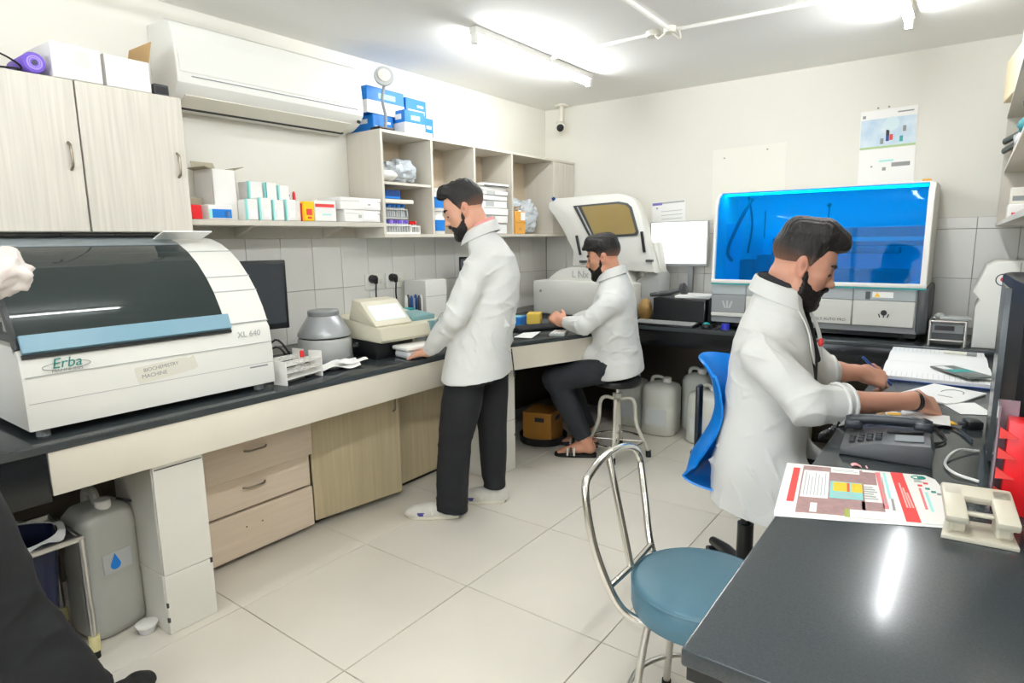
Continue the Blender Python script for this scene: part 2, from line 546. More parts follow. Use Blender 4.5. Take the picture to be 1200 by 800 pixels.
# ------------------------------------------------------------------ material set
W = {}
W['wall'] = mat('painted_wall', srgb(232, 229, 219), 0.75, var=0.03, vscale=1.2, bump=0.05, bscale=40)
W['ceiling'] = mat('painted_ceiling', srgb(244, 243, 239), 0.8, var=0.03, vscale=1.0)
W['floor_tile'] = mat('vitrified_floor_tile', srgb(222, 215, 201), 0.28, var=0.07, vscale=2.2, bump=0.02, bscale=8, spec=0.4)
W['grout'] = mat('floor_grout', srgb(150, 140, 118), 0.9)
W['wall_tile'] = mat('glazed_wall_tile', srgb(236, 234, 228), 0.3, var=0.05, vscale=1.7, bump=0.02, bscale=6)
W['wall_grout'] = mat('wall_grout', srgb(172, 168, 160), 0.9)
W['granite'] = mat('black_granite', srgb(58, 63, 65), 0.16, var=0.22, vscale=240, bump=0.008, bscale=5, spec=0.55)
W['granite_front'] = mat('black_granite_front', srgb(24, 26, 28), 0.22, var=0.3, vscale=160)
W['cream'] = mat('cream_facing', srgb(226, 219, 203), 0.5, var=0.06, vscale=4, bump=0.05, bscale=9)
W['white_tile'] = mat('white_facing_tile', srgb(225, 222, 212), 0.4, var=0.05, vscale=3)
W['lam_light'] = mat('pale_streaked_laminate', srgb(212, 206, 194), 0.45, var=0.17, vscale=7, stretch=(12, 12, 0.4))
W['lam_grey'] = mat('grey_white_laminate', srgb(208, 202, 189), 0.5, var=0.05, vscale=5, stretch=(6, 6, 0.5))
W['lam_oak'] = mat('greenish_oak_laminate', srgb(196, 180, 146), 0.45, var=0.16, vscale=5, stretch=(10, 10, 0.45))
W['lam_pink'] = mat('pinkish_drawer_laminate', srgb(220, 202, 180), 0.5, var=0.1, vscale=6, stretch=(0.6, 0.6, 9))
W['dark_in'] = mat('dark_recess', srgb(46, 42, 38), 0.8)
W['steel'] = mat('brushed_steel', (0.62, 0.6, 0.57), 0.3, 1.0)
W['chrome'] = mat('chrome_tube', (0.78, 0.76, 0.72), 0.16, 1.0)
W['white_plastic'] = mat('white_plastic', srgb(236, 234, 228), 0.35)
W['white_metal'] = mat('white_painted_case', srgb(230, 229, 222), 0.4, var=0.02, vscale=2)
W['off_white'] = mat('off_white_plastic', srgb(222, 218, 205), 0.4)
W['beige'] = mat('beige_plastic', srgb(218, 212, 190), 0.42)
W['grey'] = mat('grey_plastic', srgb(140, 143, 144), 0.4)
W['grey_l'] = mat('light_grey_plastic', srgb(178, 180, 178), 0.42)
W['grey_d'] = mat('dark_grey_plastic', srgb(70, 72, 74), 0.42)
W['black'] = mat('black_plastic', srgb(24, 25, 27), 0.35)
W['black_r'] = mat('black_rubber', srgb(20, 20, 20), 0.7)
W['paper'] = mat('white_paper', srgb(244, 243, 240), 0.8)
W['card_white'] = mat('white_card', srgb(238, 236, 232), 0.65, var=0.03, vscale=9)
W['card_brown'] = mat('brown_card', srgb(196, 160, 110), 0.8, var=0.1, vscale=9)
W['card_orange'] = mat('orange_card', srgb(226, 164, 74), 0.7)
W['card_grey'] = mat('greyish_card', srgb(176, 168, 146), 0.8)
W['blue_print'] = mat('blue_box_print', srgb(20, 120, 205), 0.45)
W['blue_dark'] = mat('dark_blue_plastic', srgb(24, 70, 140), 0.45)
W['navy'] = mat('navy_bag', srgb(22, 28, 58), 0.35)
W['teal'] = mat('teal_plastic', srgb(40, 160, 160), 0.4)
W['aqua'] = mat('pale_aqua_print', srgb(160, 226, 220), 0.5)
W['red'] = mat('red_plastic', srgb(222, 28, 36), 0.35)
W['red_print'] = mat('red_print', srgb(222, 66, 62), 0.6)
W['yellow'] = mat('yellow_print', srgb(250, 196, 20), 0.5)
W['purple'] = mat('purple_foam', srgb(120, 92, 200), 0.6)
W['lilac'] = mat('lilac_foam', srgb(170, 150, 235), 0.6)
W['green'] = mat('green_led', srgb(60, 200, 90), 0.4)
W['blue_chair'] = mat('blue_moulded_plastic', srgb(0, 122, 214), 0.28, spec=0.5)
W['stool_blue'] = mat('blue_leatherette', srgb(78, 116, 132), 0.42, var=0.12, vscale=9, bump=0.06, bscale=300)
W['ink'] = mat('dark_ink', srgb(52, 52, 56), 0.7)
W['ink_grey'] = mat('grey_ink', srgb(150, 150, 148), 0.7)
W['ink_teal'] = mat('teal_ink', srgb(36, 130, 120), 0.6)
W['bag_clear'] = clear_mat('clear_polythene', (0.88, 0.95, 1.0), 0.62, 0.15, tint=(0.95, 0.98, 1.0))
W['aged_metal'] = mat('aged_metal', (0.3, 0.26, 0.2), 0.4, 0.9)
W['bag_white'] = clear_mat('milky_polythene', (0.85, 0.87, 0.88), 0.75, 0.25)
W['can_plastic'] = mat('translucent_can_plastic', srgb(214, 214, 204), 0.45, var=0.06, vscale=4, sss=0.0)
W['tank_plastic'] = mat('grey_tank_plastic', srgb(172, 172, 164), 0.42, var=0.08, vscale=5)
W['smoked'] = clear_mat('smoked_glass', (0.03, 0.045, 0.045), 0.62, 0.04, tint=(0.28, 0.34, 0.34), shine=1.6)
W['amber'] = mat('amber_window', srgb(150, 130, 80), 0.08, spec=0.6)
W['blue_acrylic'] = clear_mat('blue_acrylic', (0.0, 0.3, 0.85), 0.16, 0.03, tint=(0.01, 0.68, 1.0), shine=0.25)
W['screen_on'] = mat('lit_screen', (1.0, 1.0, 1.0), 0.3, emit=0.9)
W['screen_teal'] = mat('lit_teal_screen', srgb(190, 236, 238), 0.3, emit=0.55)
W['screen_off'] = mat('dark_screen', srgb(58, 62, 66), 0.25)
W['tube_glow'] = mat('tube_glow', (0.95, 0.98, 1.0), 0.4, emit=TUBE_POWER)

H = math.pi / 2
# ------------------------------------------------------------------ the room
XL, YB, ZC, XR = -3.1, 4.7, 2.557, 0.37
g = M(); g.bb(XL - 0.1, 2.7, -2.3, YB + 0.1, -0.12, -0.006)
floor = struct('floor', g, W['grout'])
T = 0.645
tile_meshes = {}
def floor_tile(x0, x1, y0, y1):
    key = (round(x1 - x0, 3), round(y1 - y0, 3))
    if key not in tile_meshes:
        a, b = key
        m_ = M(); m_.box((0, 0, -0.006), (a - 0.0035, b - 0.0035, 0.012), 0.0012, seg=1)
        o = obj('tile', m_, W['floor_tile'], floor)
        tile_meshes[key] = o
    else:
        o = tile_meshes[key].copy(); COL.objects.link(o)
    o.location = ((x0 + x1) / 2, (y0 + y1) / 2, 0)
xs = [XL] + [-2.262 + T * k for k in range(-1, 8)]
ys = [-2.2] + [1.181 + T * k for k in range(-5, 6)] + [YB]
for i in range(len(xs) - 1):
    for j in range(len(ys) - 1):
        if ys[j + 1] > -1.0 and (xs[i] < XR - 0.1 or ys[j] < 0.9): floor_tile(xs[i], min(xs[i + 1], 2.6), ys[j], min(ys[j + 1], YB))
g = M(); g.bb(XL - 0.1, 2.7, -2.3, YB + 0.1, ZC, ZC + 0.12)
struct('ceiling', g, W['ceiling'])
g = M(); g.bb(XL - 0.12, XL, -2.3, YB + 0.12, 0, ZC)
wall_left = struct('wall_left', g, W['wall'])
g = M(); g.bb(XL, 2.7, YB, YB + 0.12, 0, ZC)
wall_back = struct('wall_back', g, W['wall'])
g = M(); g.bb(XR, XR + 0.12, 0.75, YB, 0, ZC)
g.bb(XR + 0.12, 2.7, 0.75, 0.87, 0, ZC)
struct('wall_right', g, W['wall'])
g = M(); g.bb(2.6, 2.72, -2.3, 0.87, 0, ZC)
struct('wall_far_right', g, W['wall'])
g = M(); wx0, wx1, wz0, wz1 = -2.3, 0.3, 0.85, 2.3
g.bb(XL - 0.1, wx0, -2.32, -2.2, 0, ZC); g.bb(wx1, 2.7, -2.32, -2.2, 0, ZC); g.bb(wx0, wx1, -2.32, -2.2, 0, wz0); g.bb(wx0, wx1, -2.32, -2.2, wz1, ZC)
struct('wall_front', g, W['wall'])
g = M()
for x in (wx0 + 0.025, -1.45, -0.55, wx1 - 0.025): g.bb(x - 0.025, x + 0.025, -2.3, -2.25, wz0, wz1)
g.bb(wx0, wx1, -2.3, -2.25, wz0, wz0 + 0.05); g.bb(wx0, wx1, -2.3, -2.25, wz1 - 0.05, wz1)
win1 = struct('fill_window_1', g, W['white_metal'])  # unseen window, added to let fill daylight in from behind the camera
for a_, b_ in ((wx0 + 0.05, -1.475), (-1.425, -0.575), (-0.525, wx1 - 0.05)):
    g = M(); g.bb(a_, b_, -2.279, -2.275, wz0 + 0.05, wz1 - 0.05); obj('pane', g, clear_mat('fill_window_glass', (0.9, 0.95, 0.95), 0.03, 0.02) if 'fill_window_glass' not in bpy.data.materials else bpy.data.materials['fill_window_glass'], win1)

# glazed tile bands: 0.20 x 0.30 m pieces, slightly proud of the wall
g = M(); g.bb(XL, XL + 0.002, 0.3, YB, 0.84, 1.55); obj('grout', g, W['wall_grout'], wall_left)['kind'] = 'structure'
g = M(); g.bb(XL, XR, YB - 0.002, YB, 0.84, 1.55); obj('grout', g, W['wall_grout'], wall_back)['kind'] = 'structure'
wt = {}
def wall_tile(parent, axis, a0, a1, z0, z1):
    key = (axis, round(a1 - a0, 3), round(z1 - z0, 3))
    if key not in wt:
        m_ = M()
        d = (0.008, key[1] - 0.003, key[2] - 0.003) if axis == 'y' else (key[1] - 0.003, 0.008, key[2] - 0.003)
        m_.box((0, 0, 0), d, 0.0015, seg=1)
        wt[key] = obj('tile', m_, W['wall_tile'], parent); o = wt[key]
    else:
        o = wt[key].copy(); COL.objects.link(o); o.parent = parent
    j = random.Random(hash((axis, round(a0, 2), round(z0, 2)))).uniform(-0.0006, 0.0006)
    o.location = (XL + 0.005 + j, (a0 + a1) / 2, (z0 + z1) / 2) if axis == 'y' else ((a0 + a1) / 2, YB - 0.005 + j, (z0 + z1) / 2)
rows = [(0.88, 1.18), (1.18, 1.48), (1.48, 1.55)]
for z0, z1 in rows:
    y = 0.37
    while y < YB - 0.02:
        wall_tile(wall_left, 'y', y, min(y + 0.206, YB - 0.01), z0, z1); y += 0.206
    x = XL + 0.012
    while x < XR - 0.02:
        wall_tile(wall_back, 'x', x, min(x + 0.206, XR), z0, z1); x += 0.206

# ------------------------------------------------------------------ ceiling lights and conduits
def tube_light(name, label, x, y0, y1, share=1.0):
    t = thing(name, label, 'ceiling light', (x, (y0 + y1) / 2, ZC - 0.03), 0, 'tube lights on the ceiling')
    L = y1 - y0
    g = M(); g.box((0, 0, 0.01), (0.05, L + 0.06, 0.038), 0.006); obj('batten', g, W['white_metal'], t)
    g = M()
    for s in (-1, 1): g.box((0, s * (L / 2 + 0.012), -0.03), (0.034, 0.03, 0.055), 0.005)
    obj('holder', g, W['white_plastic'], t)
    g = M(); g.tube([(0, -L / 2, -0.035), (0, L / 2, -0.035)], 0.0135, 12); obj('lamp_tube', g, W['tube_glow'] if share == 1.0 else mat('other_tube_glow', (0.95, 0.98, 1.0), 0.4, emit=TUBE_POWER * share), t)
    return t
tube_light('tube_light', 'bright tube light on the ceiling above the left bench, near the camera dome', -2.2, 2.68, 3.86)
tube_light('tube_light', 'tube light at the top edge of the photo, over the right desk', -0.36, 2.68, 3.86)
tube_light('tube_light', 'added fill tube, unseen, on the ceiling over the near end of the right desk', -0.36, 0.1, 1.28, 1.5)  # added out of view to brighten the near part of the room
tube_light('tube_light', 'tube light on the ceiling in front of the large analyzer, mirrored in its cover', -1.7, 0.3, 1.48, 0.42)
tube_light('tube_light', 'added fill tube, unseen, on the ceiling over the side bay behind the right wall', 1.6, -1.3, -0.1)  # unseen extra tube, put in for lower-angle light from the right

g = M(); g.tube([(-2.17, 3.36, ZC - 0.012), (-1.53, 3.345, ZC - 0.012)], 0.011, 8)
cd = thing('conduit', 'white cable conduit run with a junction box across the ceiling', 'conduit', (0, 0, 0))
obj('pipe', g, W['white_plastic'], cd)
g = M(); g.tube([(-1.39, 3.35, ZC - 0.012), (-0.4, 3.44, ZC - 0.012)], 0.011, 8); obj('pipe', g, W['white_plastic'], cd)
g = M(); g.tube([(-1.4, 3.31, ZC - 0.012), (-1.38, 1.2, ZC - 0.012)], 0.011, 8); obj('pipe', g, W['white_plastic'], cd)
g = M(); g.lathe([(0.036, -0.026), (0.04, -0.02), (0.04, 0)], (-1.5, 3.345, ZC), 16); g.lathe([(0.03, -0.03), (0.034, -0.024), (0.034, 0)], (-1.4, 3.33, ZC), 16)
obj('junction_box', g, W['off_white'], cd)
g = M(); g.tube(spline([(-1.49, 3.34, ZC - 0.02), (-1.45, 3.31, ZC - 0.05), (-1.41, 3.33, ZC - 0.02), (-1.36, 3.37, ZC - 0.055), (-1.35, 3.33, ZC - 0.02)]), 0.006, 6)
obj('wire', g, W['off_white'], cd)

# security camera
t = thing('security_camera', 'small white bullet security camera hanging in the back left corner', 'camera', (-2.87, 4.6, ZC))
g = M(); g.lathe([(0.055, -0.012), (0.06, -0.006), (0.06, 0)], (0, 0, 0), 20); g.tube([(0, 0, 0), (0, 0.0, -0.1), (0.0, -0.01, -0.14)], 0.018, 10)
obj('mount', g, W['off_white'], t)
Rc = Vector((0.5, -0.8, -0.33)).to_track_quat('Z', 'Y').to_matrix()
g = M(); g.lathe([(0.03, -0.08), (0.04, -0.07), (0.04, 0.07), (0.034, 0.075)], (0, -0.02, -0.17), 18, R=Rc); obj('housing', g, W['off_white'], t)
g = M(); g.lathe([(0.028, 0.07), (0.03, 0.08), (0.02, 0.082)], (0, -0.02, -0.17), 18, R=Rc); obj('lens', g, W['black'], t)

# ------------------------------------------------------------------ the left and back bench
ZT = 0.84
t = thing('bench', 'long fixed bench with black granite top along the left and back walls', 'bench', (0, 0, 0))
poly = [(XL + 0.01, -0.9), (-2.28, -0.9), (-2.28, 2.72), (-2.0, 3.5), (-1.93, 4.05), (0.36, 4.05), (0.36, YB - 0.01), (XL + 0.01, YB - 0.01)]
g = M(); g.prism(poly, ZT - 0.028, ZT, bev=0.004); obj('granite_top', g, W['granite'], t)
g = M(); g.bb(-2.305, -2.285, 0.62, 2.72, 0.668, ZT - 0.014, 0.003); obj('apron', g, W['cream'], t, )
d = Vector((0.28, 0.78, 0)).normalized(); nn = Vector((d.y, -d.x, 0))
g = M(); g.prism([(-2.305, 2.72), (-2.285, 2.72), (-2.004, 3.502), (-2.024, 3.509)], 0.668, ZT - 0.014); g.prism([(-2.024, 3.509), (-2.004, 3.502), (-1.936, 4.05), (-1.956, 4.05)], 0.668, ZT - 0.014)
obj('apron', g, W['cream'], t)
g = M(); g.bb(-2.31, -2.29, -0.9, 0.618, 0.65, ZT - 0.028, 0.003); o = obj('apron', g, W['granite_front'], t); o['label'] = 'black end piece of the bench front'
g = M(); g.bb(-1.95, 0.36, 4.07, 4.09, 0.70, ZT - 0.028, 0.003); o = obj('apron', g, W['granite_front'], t); o['label'] = 'black front board of the back bench'

# dark wall below the bench
g = M(); g.bb(XL, XL + 0.012, -0.9, YB, 0, 0.81); struct('dark_sheet_1', g, mat('shade_painted_lower_wall', srgb(92, 84, 72), 0.8, var=0.2, vscale=3))  # dark sheet: the shade under the left bench is painted into its colour
g = M(); g.bb(XL, XR, YB - 0.012, YB, 0, 0.81); struct('dark_sheet_2', g, mat('dark_brown_lower_wall', srgb(84, 76, 66), 0.8, var=0.2, vscale=3))  # plain dark brown sheet along the lower back wall

def pillar(label, x0, x1, y0, y1, h, joints, face):
    t = thing('pillar', label, 'pillar', ((x0 + x1) / 2, (y0 + y1) / 2, 0))
    w, d_ = x1 - x0, y1 - y0
    g = M(); g.bb(-w / 2, w / 2 - 0.008, -d_ / 2 + 0.006, d_ / 2 - 0.006, 0, h); obj('core', g, W['cream'], t)
    zs = [0] + joints + [h - 0.002]
    for a, b in zip(zs, zs[1:]):
        g = M(); g.bb(w / 2 - 0.01, w / 2, -d_ / 2, d_ / 2, a + 0.001, b - 0.001, 0.002, seg=1); obj('tile', g, W['white_tile'], t)
        g = M(); g.bb(-w / 2, w / 2 - 0.011, -d_ / 2 - 0.002, -d_ / 2 + 0.006, a + 0.001, b - 0.001, 0.002, seg=1); obj('tile', g, W['white_tile'], t)
    g = M()
    g.box((w / 2 - 0.004, d_ / 2 - 0.006, 0.225), (0.0095, 0.014, 0.022), 0.004); g.box((w / 2 - 0.004, -d_ / 2 + 0.003, 0.12), (0.0095, 0.008, 0.022), 0.003); g.box((w / 2 - 0.004, -d_ / 2 + 0.002, 0.06), (0.012, 0.009, 0.02), 0.003); g.box((w / 2 - 0.004, 0.0, h - 0.02), (0.0095, d_ - 0.01, 0.004))
    obj('chip', g, W['ink'], t)
pillar('white tiled pillar with chipped edges beside the drawers under the left bench', -2.66, -2.31, 0.925, 1.108, 0.668, [0.236], 0)
pillar('white tiled pillar behind the standing man, under the left bench', -2.62, -2.26, 2.82, 3.06, 0.668, [0.33], 0)
g = M(); g.bb(-1.04, -0.86, 4.12, 4.5, 0, 0.70); 
t = thing('pillar', 'white pillar under the back bench behind the blue chair', 'pillar', (-0.95, 4.3, 0))
g = M(); g.bb(-0.16, 0.16, -0.17, 0.2, 0, 0.8); obj('core', g, W['cream'], t)
g = M(); g.bb(-0.162, 0.162, -0.18, -0.171, 0.001, 0.4, 0.002, seg=1); obj('tile', g, W['white_tile'], t)
g = M(); g.bb(-0.162, 0.162, -0.18, -0.171, 0.402, 0.8, 0.002, seg=1); obj('tile', g, W['white_tile'], t)

# drawer unit and cupboards under the left bench
def bow_handle(parent, c, L, axis, m_=None, out=0.022):
    """a bowed pull on a front that faces +x; axis 'y' lies, 'z' stands"""
    g = M(); pts = []
    for i in range(9):
        s = i / 8 * 2 - 1
        q = out * (1 - s ** 4) ** 0.5 if abs(s) < 1 else 0
        pts.append((c[0] + q, c[1] + (s * L / 2 if axis == 'y' else 0), c[2] + (s * L / 2 if axis == 'z' else 0)))
    g.tube(pts, 0.005, 8); return obj('handle', g, m_ or W['aged_metal'], parent)

t = thing('drawer_unit', 'pinkish three drawer unit under the left bench beside the tiled pillar', 'drawers', (-2.85, 1.455, 0))
g = M(); g.bb(-0.22, 0.215, -0.325, -0.31, 0.03, 0.66); g.bb(-0.22, 0.215, 0.31, 0.325, 0.03, 0.66); g.bb(-0.22, -0.205, -0.31, 0.31, 0.03, 0.66); g.bb(-0.205, 0.215, -0.31, 0.31, 0.03, 0.045); g.bb(-0.205, 0.215, -0.31, 0.31, 0.645, 0.66)
obj('carcass', g, W['lam_pink'], t)
for k, (z0, z1, x) in enumerate(((0.412, 0.643, 0.275), (0.243, 0.406, 0.24), (0.03, 0.236, 0.252))):
    g = M(); g.bb(x - 0.02, x, -0.322, 0.322, z0, z1, 0.002, seg=1); g.bb(-0.15, x - 0.02, -0.29, 0.29, z0 + 0.02, z1 - 0.03)
    dr = obj('drawer', g, W['lam_pink'], t)
    if k < 2: bow_handle(dr, (x, 0.02, (z0 + z1) / 2 + (0.0 if k == 0 else 0.02)), 0.11, 'y')
    else:
        g = M()
        for s in (-0.04, 0.04): g.cyl((x - 0.001, s, 0.16), (x + 0.0005, s, 0.16), 0.004, seg=8)
        obj('screw_hole', g, W['ink'], dr)
g = M(); g.bb(-0.2, 0.2, -0.3, 0.3, 0, 0.03); obj('gap_shade_block', g, W['dark_in'], t)  # dark block painting the shaded gap below the drawers

t = thing('cupboard', 'oak look cupboard with a door standing ajar, under the left bench', 'cupboard', (-2.85, 2.06, 0))
g = M(); g.bb(-0.22, 0.2, -0.27, -0.255, 0.03, 0.66); g.bb(-0.22, 0.2, 0.28, 0.295, 0.03, 0.66); g.bb(-0.22, -0.205, -0.255, 0.28, 0.03, 0.66); g.bb(-0.205, 0.2, -0.255, 0.28, 0.03, 0.045); g.bb(-0.205, 0.2, -0.255, 0.28, 0.645, 0.66)
obj('carcass', g, W['lam_oak'], t)
Rd = Rz(math.radians(-9))
g = M(); g.box(Rd @ Vector((0.009, 0.27, 0)) + Vector((0.225, -0.27, 0.355)), (0.018, 0.535, 0.63), 0.002, Rd, seg=1)
dr = obj('door', g, W['lam_oak'], t)
p = Rd @ Vector((0.018, 0.50, 0)) + Vector((0.225, -0.27, 0.57)); bow_handle(dr, p, 0.1, 'z')
g = M(); g.bb(-0.2, 0.19, -0.25, 0.28, 0, 0.03); obj('gap_shade_block', g, W['dark_in'], t)  # dark block in place of the shaded gap under this cupboard

t = thing('cupboard', 'oak look cupboard with a closed door just left of the standing man', 'cupboard', (-2.85, 2.585, 0))
g = M(); g.bb(-0.22, 0.22, -0.225, 0.225, 0.03, 0.66); obj('carcass', g, W['lam_oak'], t)
g = M(); g.bb(0.222, 0.24, -0.223, 0.223, 0.035, 0.655, 0.002, seg=1); dr = obj('door', g, W['lam_oak'], t); bow_handle(dr, (0.24, 0.19, 0.57), 0.1, 'z')
g = M(); g.bb(-0.2, 0.2, -0.22, 0.22, 0, 0.03); obj('gap_shade_block', g, W['dark_in'], t)  # shaded floor gap again filled with a dark block

# ------------------------------------------------------------------ left wall, high up
def wall_cabinet(label, y0, y1, handle):
    t = thing('wall_cabinet', label, 'wall cabinet', (-2.93, (y0 + y1) / 2, 1.505))
    w = y1 - y0
    g = M(); g.bb(-0.165, 0.158, -w / 2 + 0.001, w / 2 - 0.001, 0, 0.555); obj('body', g, W['lam_light'], t)
    g = M(); g.bb(0.16, 0.18, -w / 2 + 0.002, w / 2 - 0.002, 0.002, 0.558, 0.002, seg=1); d_ = obj('door', g, W['lam_light'], t)
    bow_handle(d_, (0.18, handle, 0.28), 0.1, 'z')
wall_cabinet('pale streaked wall cabinet at the left edge, below the purple foam roll', 0.56, 0.983, 0.17)
wall_cabinet('pale streaked wall cabinet below the open white box, next to the air conditioner', 0.985, 1.378, 0.155)
wall_cabinet('pale streaked wall cabinet mostly outside the frame at the left', 0.13, 0.558, 0.17)

# air conditioner
t = thing('air_conditioner', 'white split air conditioner mounted high on the left wall', 'air conditioner', (XL, 1.95, 2.07))
prof = [(0.005, 0.005), (0.14, 0.015), (0.2, 0.045), (0.236, 0.09), (0.24, 0.13), (0.226, 0.29), (0.205, 0.345), (0.16, 0.365), (0.005, 0.365)]
g = M(); g.prism(prof, -0.525, 0.515, 'y', bev=0.008); obj('case', g, mat('air_conditioner_white', srgb(226, 225, 219), 0.4), t, sharp=25)
g = M(); g.prism([(0.2436, 0.135), (0.229, 0.285), (0.226, 0.285), (0.2406, 0.135)], -0.51, 0.5, 'y'); obj('front_panel', g, bpy.data.materials['air_conditioner_white'], t)
R1 = Matrix.Rotation(math.radians(-32), 3, 'Y')
g = M(); g.prism([(0.125, 0.004), (0.208, 0.042), (0.206, 0.047), (0.123, 0.009)], -0.48, 0.44, 'y'); obj('louver', g, W['off_white'], t)
g = M(); g.prism([(0.10, -0.001), (0.118, 0.004), (0.116, 0.009), (0.098, 0.006)], -0.5, 0.46, 'y'); obj('outlet_slot', g, W['ink'], t)
g = M(); g.cyl((0.22, 0.485, 0.06), (0.232, 0.485, 0.054), 0.009, seg=12); obj('sensor', g, W['ink'], t)
g = M(); g.bb(0.237, 0.2425, -0.46, 0.47, 0.118, 0.122); obj('seam', g, W['grey'], t)
# open shelf with its bracket boards
t = thing('wall_shelf', 'cream wall shelf carrying reagent boxes under the air conditioner', 'shelf', (XL, 1.95, 1.538))
g = M(); g.bb(0.006, 0.3, -0.57, 0.575, 0, 0.026, 0.002, seg=1); obj('board', g, W['lam_grey'], t)
g = M(); g.bb(0.01, 0.03, -0.57, 0.575, -0.06, 0); obj('batten', g, W['lam_grey'], t)
for y in (-0.2, 0.35):
    g = M(); g.prism([(0.03, 0), (0.2, 0), (0.03, -0.055)], y - 0.01, y + 0.01, 'y'); obj('bracket', g, W['lam_grey'], t)
# pigeon-hole unit
t = thing('pigeonhole_unit', 'open cream pigeonhole shelf unit on the left wall near the corner', 'shelf unit', (XL, 3.6, 1.478))
Y = [-1.07, -0.655, -0.235, 0.2, 0.765]
for k, y in enumerate(Y):
    g = M(); g.bb(0.006, 0.3, y - 0.009, y + 0.009, 0.02, 0.6); obj('side_panel' if k in (0, 4) else 'divider', g, W['lam_grey'], t)
g = M(); g.bb(0.006, 0.306, -1.079, 1.09, 0, 0.02); obj('bottom_panel', g, W['lam_grey'], t)
g = M(); g.bb(0.006, 0.302, -1.079, 1.09, 0.6, 0.617); obj('top_panel', g, W['lam_grey'], t)
g = M(); g.bb(0.006, 0.014, -1.07, 1.08, 0.02, 0.6); obj('back_panel', g, mat('brownish_back_board', srgb(196, 180, 156), 0.6), t)
g = M(); g.bb(0.014, 0.292, -1.06, -0.664, 0.31, 0.326); obj('shelf_board', g, W['lam_grey'], t)
g = M(); g.bb(0.282, 0.3, 0.776, 1.085, 0.022, 0.598, 0.002, seg=1); obj('closed_door', g, W['lam_light'], t)
# ------------------------------------------------------------------ boxes on the cabinets, the shelf and the pigeonholes
def carton(name, label, c, d, m, rot=0.0, prints=(), lid=None, group=None, cat='box', bev=0.003):
    """closed box standing at c; prints: (part name, material, face, u0, u1, v0, v1) as shares of that face"""
    t = thing(name, label, cat, c, rot, group)
    g = M(); hz = d[2] if lid is None else d[2] - lid[0]
    g.bb(-d[0] / 2, d[0] / 2, -d[1] / 2, d[1] / 2, 0, hz, bev, seg=1); obj('body', g, m, t)
    if lid:
        g = M(); g.bb(-d[0] / 2 - 0.002, d[0] / 2 + 0.002, -d[1] / 2 - 0.002, d[1] / 2 + 0.002, hz, d[2], bev, seg=1); obj('lid', g, lid[1], t)
    for nm, pm, face, u0, u1, v0, v1 in prints:
        g = M(); e = 0.0012 if not lid else 0.003
        if face == 'x': g.bb(d[0] / 2, d[0] / 2 + e, (u0 - 0.5) * d[1], (u1 - 0.5) * d[1], v0 * d[2], v1 * d[2])
        elif face == '-y': g.bb((u0 - 0.5) * d[0], (u1 - 0.5) * d[0], -d[1] / 2 - e, -d[1] / 2, v0 * d[2], v1 * d[2])
        elif face == 'z': g.bb((u0 - 0.5) * d[0], (u1 - 0.5) * d[0], (v0 - 0.5) * d[1], (v1 - 0.5) * d[1], d[2], d[2] + e)
        obj(nm, g, pm, t)
    return t

def open_carton(label, c, d, m, rot, flaps, inner=None):
    t = thing('open_carton', label, 'box', c, rot)
    x, y, z = d[0] / 2, d[1] / 2, d[2]
    g = M(); w = 0.004
    g.bb(-x, x, -y, y, 0, w); g.bb(-x, -x + w, -y, y, 0, z); g.bb(x - w, x, -y, y, 0, z); g.bb(-x, x, -y, -y + w, 0, z); g.bb(-x, x, y - w, y, 0, z)
    obj('body', g, m, t)
    for side, ang, L in flaps:
        g = M()
        a = math.radians(ang)
        if side in ('+x', '-x'):
            s = 1 if side == '+x' else -1
            p = [(s * x, z), (s * (x + L * math.cos(a)), z + L * math.sin(a)), (s * (x + L * math.cos(a)), z + L * math.sin(a) + w), (s * x, z + w)]
            g.prism(p, -y + 0.002, y - 0.002, 'y')
        else:
            s = 1 if side == '+y' else -1
            p = [(s * y, z), (s * (y + L * math.cos(a)), z + L * math.sin(a)), (s * (y + L * math.cos(a)), z + L * math.sin(a) + w), (s * y, z + w)]
            g.prism(p, -x + 0.002, x - 0.002, 'x')
        obj('flap', g, inner if inner else m, t)
    return t

ZCAB = 2.0645
carton('white_carton', 'closed white carton on the wall cabinet beside the purple foam roll', (-2.88, 1.0, ZCAB), (0.26, 0.165, 0.125), W['card_white'], 0.03, [('tape', W['paper'], 'z', 0, 1, 0.42, 0.58), ('label_patch', W['off_white'], 'x', 0.45, 0.75, 0.4, 0.85)])
t = open_carton('open white carton with a raised brown flap next to the air conditioner', (-2.86, 1.18, ZCAB), (0.2, 0.17, 0.118), W['card_white'], 0.02, [('+y', 78, 0.085)], W['card_brown'])
carton('charcoal_box', 'small dark grey box on the wall cabinet beside the open carton', (-2.84, 1.315, ZCAB), (0.12, 0.06, 0.048), W['grey_d'], 0, [('label_patch', W['black'], 'x', 0.1, 0.9, 0.2, 0.8)])
t = thing('foam_roll', 'purple perforated foam roll lying on the wall cabinet', 'roll', (-2.8, 0.868, ZCAB + 0.036), 0)
Rx = Matrix.Rotation(H, 3, 'Y')
g = M(); g.lathe([(0.033, -0.13), (0.036, -0.125), (0.036, 0.045), (0.033, 0.05)], (0, 0, 0), 24, R=Rx); obj('roll', g, W['purple'], t)
g = M(); g.lathe([(0.024, 0.049), (0.024, 0.0525), (0.014, 0.0525), (0.014, 0.049)], (0, 0, 0), 24, R=Rx); obj('ring', g, W['lilac'], t)
g = M()
for k in range(24):
    a = 2 * math.pi * k / 24
    for r in (0.018, 0.029): g.ball((0.0515, r * math.cos(a), r * math.sin(a)), (0.002, 0.0026, 0.0026), 6, 4)
obj('holes', g, W['purple'], t)['kind'] = 'stuff'
